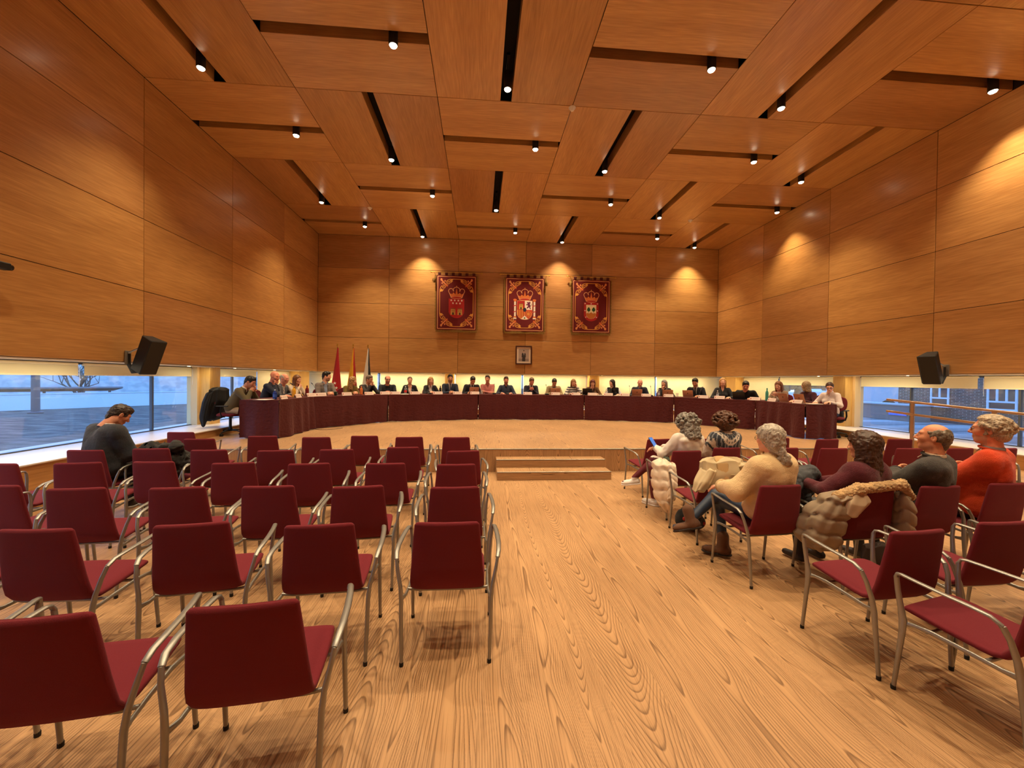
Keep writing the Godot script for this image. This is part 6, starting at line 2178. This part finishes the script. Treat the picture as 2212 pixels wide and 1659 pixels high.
	for p in [V(-0.12, 0.17, 0.085), V(-0.02, 0.13, 0.112), V(0.07, 0.19, 0.1), V(-0.08, 0.07, 0.095), V(0.13, 0.1, 0.098)]:
		mb = MB.new()
		mb.ball(p, V(0.022, 0.022, 0.012), Basis.IDENTITY, 8, 5)
		part("flower", mb, mat(s8(170, 50, 44), 0.8), o)
	o = thing("fur_collar_coat", "taupe padded coat with fur collar over the brown haired woman's chair", "coat", V(3.163, 0, -2.979), deg_to_rad(2), G)
	var taupe := mat(s8(150, 130, 106), 0.65)
	part("padded_body", hang([[V(-0.26, 0.82, 0.0), 0.06, 0.04], [V(-0.29, 0.76, -0.04), 0.11, 0.1], [V(-0.34, 0.6, -0.1), 0.15, 0.15], [V(-0.36, 0.44, -0.14), 0.15, 0.16], [V(-0.33, 0.3, -0.16), 0.1, 0.1]], 5, 0.08, 0.5, 24.0), taupe, o)
	part("padded_sleeve", hang([[V(0.25, 0.8, 0.0), 0.05, 0.05], [V(0.3, 0.66, -0.02), 0.075, 0.075], [V(0.32, 0.5, -0.05), 0.08, 0.08], [V(0.3, 0.4, -0.06), 0.05, 0.05]], 3, 0.06, 1.5, 30.0), taupe, o)
	part("coat_front", hang([[V(-0.18, 0.82, 0.03), 0.06, 0.025], [V(-0.2, 0.74, 0.045), 0.1, 0.035], [V(-0.25, 0.64, 0.04), 0.07, 0.03]], 3, 0.1, 0.2), mat(s8(196, 172, 140), 0.8), o)
	part("coat_tail", hang([[V(0.0, 0.42, 0.06), 0.14, 0.04], [V(0.0, 0.3, 0.05), 0.15, 0.05], [V(-0.03, 0.17, 0.05), 0.03, 0.02]], 4, 0.1, 0.7), mat(s8(54, 40, 34), 0.8), o)
	var f := Fld.new(V(-0.45, 0.65, -0.2), V(0.45, 1.0, 0.2), 0.0085)
	f.cone(V(-0.32, 0.785, 0.0), V(-0.16, 0.845, 0.02), 0.042, 0.045, 0.03)
	f.cone(V(-0.16, 0.845, 0.02), V(0.22, 0.875, 0.02), 0.04, 0.038, 0.03)
	f.cone(V(0.22, 0.875, 0.02), V(0.33, 0.77, 0.0), 0.036, 0.032, 0.03)
	f.ripple(noise(4, 45.0, 3), 0.014)
	mb = MB.new()
	var fn := noise(6, 30.0, 2)
	f.net(mb, func(p: Vector3) -> Color: return lin(s8(188, 152, 106)) * (1.0 + 0.4 * fn.get_noise_3d(p.x, p.y, p.z)))
	part("fur_collar", mb, M.knit, o)
	blob("dark_puffer_jacket", "slate padded jacket on the lap of the brown haired woman", "jacket", V(2.86, 0, -3.42), 0.3, 0.014, V(-0.35, 0.4, -0.35), V(0.4, 1.05, 0.35),
		[[V(-0.1, 0.78, 0.0), V(0.16, 0.86, 0.02), 0.1, 0.09], [V(-0.14, 0.72, -0.03), V(-0.12, 0.54, -0.05), 0.09, 0.08], [V(0.02, 0.7, -0.05), V(0.16, 0.66, -0.05), 0.1, 0.1]], 0.022, 8.0, s8(66, 68, 74), "padded_shell", "suit", 34.0).set_meta("group", G)
	blob("black_jacket_heap", "crumpled black jacket heaped on the chair beside the bent man", "jacket", V(-3.78, 0, -5.16), 0.0, 0.015, V(-0.5, 0.38, -0.4), V(0.5, 1.05, 0.4),
		[[V(0, 0.6, 0.02), V(0.25, 0.16, 0.2)], [V(-0.06, 0.76, 0.05), V(0.2, 0.14, 0.14)], [V(0.16, 0.82, 0.06), V(0.13, 0.09, 0.1)], [V(-0.22, 0.74, 0.04), V(0.14, 0.1, 0.12)], [V(0.2, 0.62, 0.0), V(0.14, 0.16, 0.14)]], 0.06, 7.0, s8(30, 28, 27), "jacket_cloth").set_meta("group", G)
	mb = MB.new()
	mb.box(V(0, 0, 0), V(0.075, 0.15, 0.009), 0.003)
	o = thing("smartphone", "smartphone with blue screen held by the grey curled woman", "phone", V(2.30, 0.87, -5.18), 0.5)
	o.rotation.x = -0.7
	part("phone_case", mb, M.black_shiny, o)
	mb = MB.new()
	mb.box(V(0, 0, 0.0049), V(0.068, 0.14, 0.001))
	var sc := mat(s8(60, 110, 190), 0.2)
	sc.emission_enabled = true
	sc.emission = s8(60, 120, 220)
	sc.emission_energy_multiplier = 0.5
	part("phone_screen", mb, sc, o)

# ---------------------------------------------------------------- things on the tables
func build_table_things() -> void:
	var card := MB.new()
	var ci := Cv.new(60, 16, 4.0, s8(236, 214, 202))
	ci.oval(v2(7, 8), 3, 3.6, s8(170, 60, 56))
	ci.line([v2(16, 8), v2(50, 8)], 2.4, s8(196, 170, 160))
	ci.im.generate_mipmaps()
	for s in [1.0, -1.0]:
		card.poly([V(-0.14, 0.002, s * 0.035), V(0.14, 0.002, s * 0.035), V(0.14, 0.085, 0.001 * s), V(-0.14, 0.085, 0.001 * s)], V(0, 0.38, s * 0.92), [v2(0 if s < 0 else 0, 1), v2(1, 1), v2(1, 0), v2(0, 0)])
	card.poly([V(-0.14, 0.001, -0.035), V(0.14, 0.001, -0.035), V(0.14, 0.001, 0.035), V(-0.14, 0.001, 0.035)], Vector3.DOWN)
	var cards := card.mesh(print_mat(ImageTexture.create_from_image(ci.im), 0.7))
	var mic_base := MB.new()
	mic_base.box(V(0, 0.022, 0), V(0.11, 0.044, 0.15), 0.012)
	var mic_neck := MB.new()
	mic_neck.tube([V(0, 0.04, -0.03), V(0, 0.14, -0.02), V(0.0, 0.24, 0.05), V(0, 0.30, 0.14)], [0.005, 0.004, 0.004, 0.004], 6, Vector3.RIGHT)
	var mic_tip := MB.new()
	mic_tip.tube([V(0, 0.296, 0.13), V(0, 0.318, 0.17), V(0, 0.33, 0.195)], [0.009, 0.011, 0.008], 8, Vector3.RIGHT)
	var mics := [mic_base.mesh(M.black), mic_neck.mesh(M.dark_metal), mic_tip.mesh(M.black)]
	var lap := []
	for c in [s8(196, 144, 112), s8(28, 28, 30)]:
		var body := MB.new()
		body.box(V(0, 0.008, 0), V(0.31, 0.015, 0.215), 0.004)
		var lid := MB.new()
		lid.box(V(0, 0.118, -0.135), V(0.31, 0.212, 0.007), 0.003, Basis(Vector3.RIGHT, -0.3))
		var scr := MB.new()
		scr.box(V(0, 0.118, -0.1305), V(0.295, 0.195, 0.001), 0.0, Basis(Vector3.RIGHT, -0.3))
		var lg := MB.new()
		lg.ball(V(0, 0.125, -0.142), V(0.02, 0.022, 0.003), Basis(Vector3.RIGHT, -0.3), 10, 6)
		var m := mat(c, 0.4, 0.3)
		lap.append([body.mesh(m), lid.mesh(m), scr.mesh(mat(s8(60, 70, 84), 0.2)), lg.mesh(mat(c * 0.6, 0.4))])
	var bottle := func(r: float, hgt: float, neck: float) -> Array:
		return [v2(0, 0), v2(r * 0.95, 0.0), v2(r, 0.012), v2(r, hgt * 0.58), v2(r * 0.9, hgt * 0.68), v2(neck, hgt * 0.82), v2(neck, hgt * 0.9)]
	var I := [
		["paper", -4.41, -8.62, -91, "open white papers before the man in olive sweater"], ["bottle_blue", -4.28, -8.80, -91, "small blue glass bottle at the table's near end"], ["card", -4.17, -8.92, -91, "man in olive"], ["mic", -4.30, -9.22, -91, "the bald man in navy"], ["juice", -4.29, -9.68, -91, "carafe of yellow juice by the cream jacket"], ["card", -4.16, -9.58, -91, "bald man in navy"], ["mic", -4.33, -10.0, -91, "the cream jacket"], ["bottle_red", -4.27, -10.35, -129, "dark red flask beside the cream jacket"], ["card", -4.10, -10.15, -110, "woman in cream jacket"], ["mic", -4.15, -10.55, -129, "the young man in checked blazer"],
		["card", -3.97, -10.42, -129, "young man in checked blazer"], ["cup", -3.76, -10.85, -129, "dark green cup near the checked blazer"], ["card", -3.51, -10.95, -129, "woman in mustard"], ["phone", -3.37, -11.40, -129, "dark red notebook by the mustard sweater"], ["bottle_orange", -3.28, -11.46, -129, "bottle of orange juice in front of the pressed palms"], ["card", -3.08, -11.48, -129, "grey haired man with glasses"], ["mic", -2.87, -12.05, -150, "the bald bearded man"], ["card", -2.74, -11.90, -145, "bald bearded man"], ["card", -2.46, -12.0, -164, "bearded man's neighbour"], ["paper", -2.21, -12.15, -164, "green tinted leaflet near the red labelled bottle"], ["water_red", -2.23, -12.32, -164, "water bottle with red label before the tied hair"], ["card", -1.92, -12.16, -164, "woman with tied hair"], ["mic", -1.53, -12.46, -164, "the white roll neck"], ["card", -1.27, -12.35, -164, "woman in white roll neck"], ["bottle_dark", -1.23, -12.68, -164, "dark bottle between the roll neck and the navy suit"], ["card", -0.69, -12.52, -164, "man with grey tie"],
		["laptop", -0.22, -12.90, -164, "man in black suit"], ["card", -0.16, -12.66, -175, "man in black suit"], ["glass", 0.06, -12.90, 180, "empty glass before the pink shirt"], ["mic", 0.46, -12.90, 180, "the pink shirt"], ["mic", 0.88, -12.90, 180, "the denim shirt"], ["card", 1.51, -12.70, 180, "man bent over his telephone"], ["laptop", 2.42, -12.95, 180, "man in beige jacket"], ["mic", 2.14, -12.80, 180, "the copper laptop of the beige jacket"], ["card", 2.40, -12.68, 180, "man in beige jacket"], ["card", 3.07, -12.70, 180, "woman in striped sweater"], ["laptop_black", 3.50, -12.92, 164, "auburn haired woman"], ["card", 3.58, -12.62, 164, "auburn haired woman"], ["paper", 3.85, -12.75, 164, "loose papers before the auburn hair"], ["water", 4.06, -12.69, 164, "clear water bottle beside the black vest"], ["card", 4.06, -12.49, 164, "woman in black vest"], ["mic", 4.22, -12.65, 164, "the black vest"], ["paper", 4.45, -12.59, 164, "open booklet under the black vest's hands"], ["card", 4.55, -12.35, 164, "bald man with white beard, the far one of two"],
		["mic", 4.72, -12.38, 164, "the white bearded man"], ["laptop", 4.98, -12.48, 164, "bald man with white beard"], ["card", 5.16, -12.17, 164, "bald man with white beard, the near one of two"], ["mic", 5.36, -12.26, 164, "the long grey hair"], ["water", 5.58, -12.20, 164, "water bottle before the long grey hair"], ["laptop", 5.86, -12.18, 155, "woman with long grey hair"], ["card", 5.80, -11.99, 150, "woman with long grey hair"], ["glass", 6.07, -11.98, 129, "pair side glass between the two copper laptops"], ["laptop", 6.36, -11.78, 129, "man typing in navy suit"], ["mic", 6.52, -11.48, 129, "the typing man"], ["card", 6.51, -11.27, 129, "man typing in navy suit"], ["water", 6.84, -11.12, 129, "slim water bottle before the satin blouse"], ["card", 6.79, -10.93, 129, "woman in satin blouse"], ["laptop_black", 7.22, -10.66, 129, "man in black sweater"], ["card", 7.36, -10.24, 115, "man in black sweater"], ["bottle_green", 7.50, -9.99, 91, "tall green steel bottle before the beige jacket"], ["card", 7.43, -9.70, 91, "woman in beige jacket"], ["laptop", 7.66, -9.46, 91, "woman in beige jacket"], ["card", 7.44, -8.88, 91, "woman with the ash blond bob"], ["laptop", 7.66, -8.95, 91, "woman with the ash blond bob"], ["paper", 7.62, -8.62, 91, "stack of papers before the pale pink shirt"], ["phone", 7.72, -9.8, 91, "black telephone before the light brown hair"]]
	for a in I:
		var at := V(a[1], TT + 0.001, a[2])
		var yaw := deg_to_rad(a[3]) + PI
		var o: Node3D
		match a[0]:
			"card":
				o = thing("name_card", "pale folded name card of the " + a[4], "name card", at, yaw, "name cards on the table")
				inst("folded_card", cards, o)
			"mic":
				o = thing("gooseneck_microphone", "black gooseneck microphone before " + a[4], "microphone", at, yaw + PI, "table microphones")
				inst("microphone_base", mics[0], o); inst("gooseneck", mics[1], o); inst("microphone_tip", mics[2], o)
			"laptop", "laptop_black":
				var k := 1 if a[0] == "laptop_black" else 0
				o = thing("laptop", "open %s laptop of the %s" % [["copper coloured", "black"][k], a[4]], "laptop", at, yaw + PI, "laptops on the table")
				inst("keyboard_base", lap[k][0], o)
				var lid := inst("lid", lap[k][1], o)
				inst("screen", lap[k][2], lid)
				inst("emblem", lap[k][3], lid)
			"paper":
				o = thing("paper_sheets", a[4], "papers", at, yaw, "papers on the table")
				for j in 3:
					var mb := MB.new()
					mb.box(V(0.02 * j - 0.03, 0.002 + 0.003 * j, 0.01 * j), V(0.21, 0.003, 0.297), 0.0, Basis(Vector3.UP, 0.2 * j - 0.2))
					part("sheet", mb, M.white if j else mat(s8(200, 226, 176) if "green" in a[4] else s8(236, 226, 214), 0.8), o)
			"phone":
				o = thing("notebook" if "notebook" in a[4] else "table_phone", a[4], "notebook" if "notebook" in a[4] else "phone", at, yaw)
				var mb := MB.new()
				mb.box(V(0, 0.008, 0), V(0.2, 0.016, 0.14) if "notebook" in a[4] else V(0.08, 0.01, 0.16), 0.003)
				part("cover", mb, mat(s8(96, 22, 26), 0.6) if "notebook" in a[4] else M.black_shiny, o)
				mb = MB.new()
				mb.box(V(0, 0.0135, 0), V(0.06, 0.004, 0.13), 0.0)
				if "notebook" not in a[4]:
					part("display", mb, mat(s8(20, 24, 32), 0.1), o)
			"cup", "glass":
				o = thing("drinking_cup" if a[0] == "cup" else "drinking_glass", a[4], "cup" if a[0] == "cup" else "glass", at)
				var mb := MB.new()
				mb.lathe(V(0, 0, 0), [v2(0, 0), v2(0.034, 0), v2(0.04, 0.1 if a[0] == "cup" else 0.12), v2(0.036, 0.1 if a[0] == "cup" else 0.12), v2(0.031, 0.01), v2(0, 0.008)], 16)
				part("cup_wall" if a[0] == "cup" else "glass_wall", mb, mat(s8(30, 62, 48), 0.4) if a[0] == "cup" else M.clear, o)
				if a[0] == "cup":
					mb = MB.new()
					mb.tube([V(0.037, 0.08, 0), V(0.066, 0.075, 0), V(0.066, 0.035, 0), V(0.036, 0.025, 0)], [0.006, 0.006, 0.006, 0.006], 6)
					part("handle", mb, mat(s8(30, 62, 48), 0.4), o)
			_:
				var spec: Array = {"bottle_blue": [0.04, 0.21, s8(24, 52, 130), s8(190, 200, 220), 0.15], "juice": [0.045, 0.27, s8(236, 172, 40), s8(240, 200, 120), 0.3], "bottle_red": [0.042, 0.27, s8(120, 20, 22), s8(100, 16, 18), 0.35], "bottle_orange": [0.04, 0.25, s8(230, 130, 66), s8(236, 160, 110), 0.3], "water_red": [0.042, 0.24, s8(196, 40, 40), s8(220, 220, 224), 0.2], "bottle_dark": [0.036, 0.26, s8(30, 24, 26), s8(20, 18, 20), 0.2], "water": [0.036, 0.24, s8(206, 206, 200), s8(226, 226, 230), 0.15], "bottle_green": [0.038, 0.34, s8(70, 160, 140), s8(60, 150, 130), 0.3]}[a[0]]
				o = thing("drink_bottle", a[4], "bottle", at)
				var r: float = spec[0]
				var hgt: float = spec[1]
				var mb := MB.new()
				mb.lathe(V(0, 0, 0), bottle.call(r, hgt, r * 0.36), 16)
				var m := mat(spec[2], spec[4])
				if a[0] in ["water", "water_red"]:
					m = M.clear
				part("bottle_body", mb, m, o)
				mb = MB.new()
				mb.lathe(V(0, hgt * 0.88, 0), [v2(0, 0), v2(r * 0.42, 0.0), v2(r * 0.42, hgt * 0.1), v2(0, hgt * 0.11)], 12)
				part("bottle_cap", mb, mat(spec[3], 0.4), o)
				if a[0] in ["water", "water_red", "bottle_blue"]:
					mb = MB.new()
					mb.lathe(V(0, 0, 0), [v2(r * 1.02, hgt * 0.22), v2(r * 1.02, hgt * 0.5)], 16)
					part("label", mb, mat(spec[2] if a[0] == "water_red" else s8(214, 220, 226) if a[0] == "water" else s8(40, 80, 170), 0.6), o)

# ---------------------------------------------------------------- scene
func _ready() -> void:
	var cam := Camera3D.new()
	cam.name = "camera"
	cam.position = V(0, 1.68, 0)
	cam.basis = Basis.from_euler(V(-0.0113, -0.0793, 0.0124), EULER_ORDER_YXZ)
	cam.fov = rad_to_deg(2.0 * atan(829.5 / 869.94))
	cam.near = 0.05
	cam.far = 300.0
	add_child(cam)
	cam.current = true
	var env := Environment.new()
	var sky := Sky.new()
	var sm := ProceduralSkyMaterial.new()
	sm.sky_top_color = s8(92, 150, 230)
	sm.sky_horizon_color = s8(136, 192, 250)
	sm.ground_bottom_color = s8(70, 84, 104)
	sm.ground_horizon_color = s8(140, 176, 220)
	sky.sky_material = sm
	env.background_mode = Environment.BG_SKY
	env.sky = sky
	env.background_energy_multiplier = 4.6
	env.tonemap_mode = Environment.TONE_MAPPER_LINEAR
	env.tonemap_exposure = 1.06
	env.sdfgi_enabled = true
	env.ssao_enabled = true
	env.ssil_enabled = true
	var we := WorldEnvironment.new()
	we.name = "world"
	we.environment = env
	add_child(we)
	make_materials()
	build_lights()
	build_shell()
	build_outside()
	build_tables()
	build_chairs()
	build_fittings()
	build_council()
	build_audience()
	build_table_things()
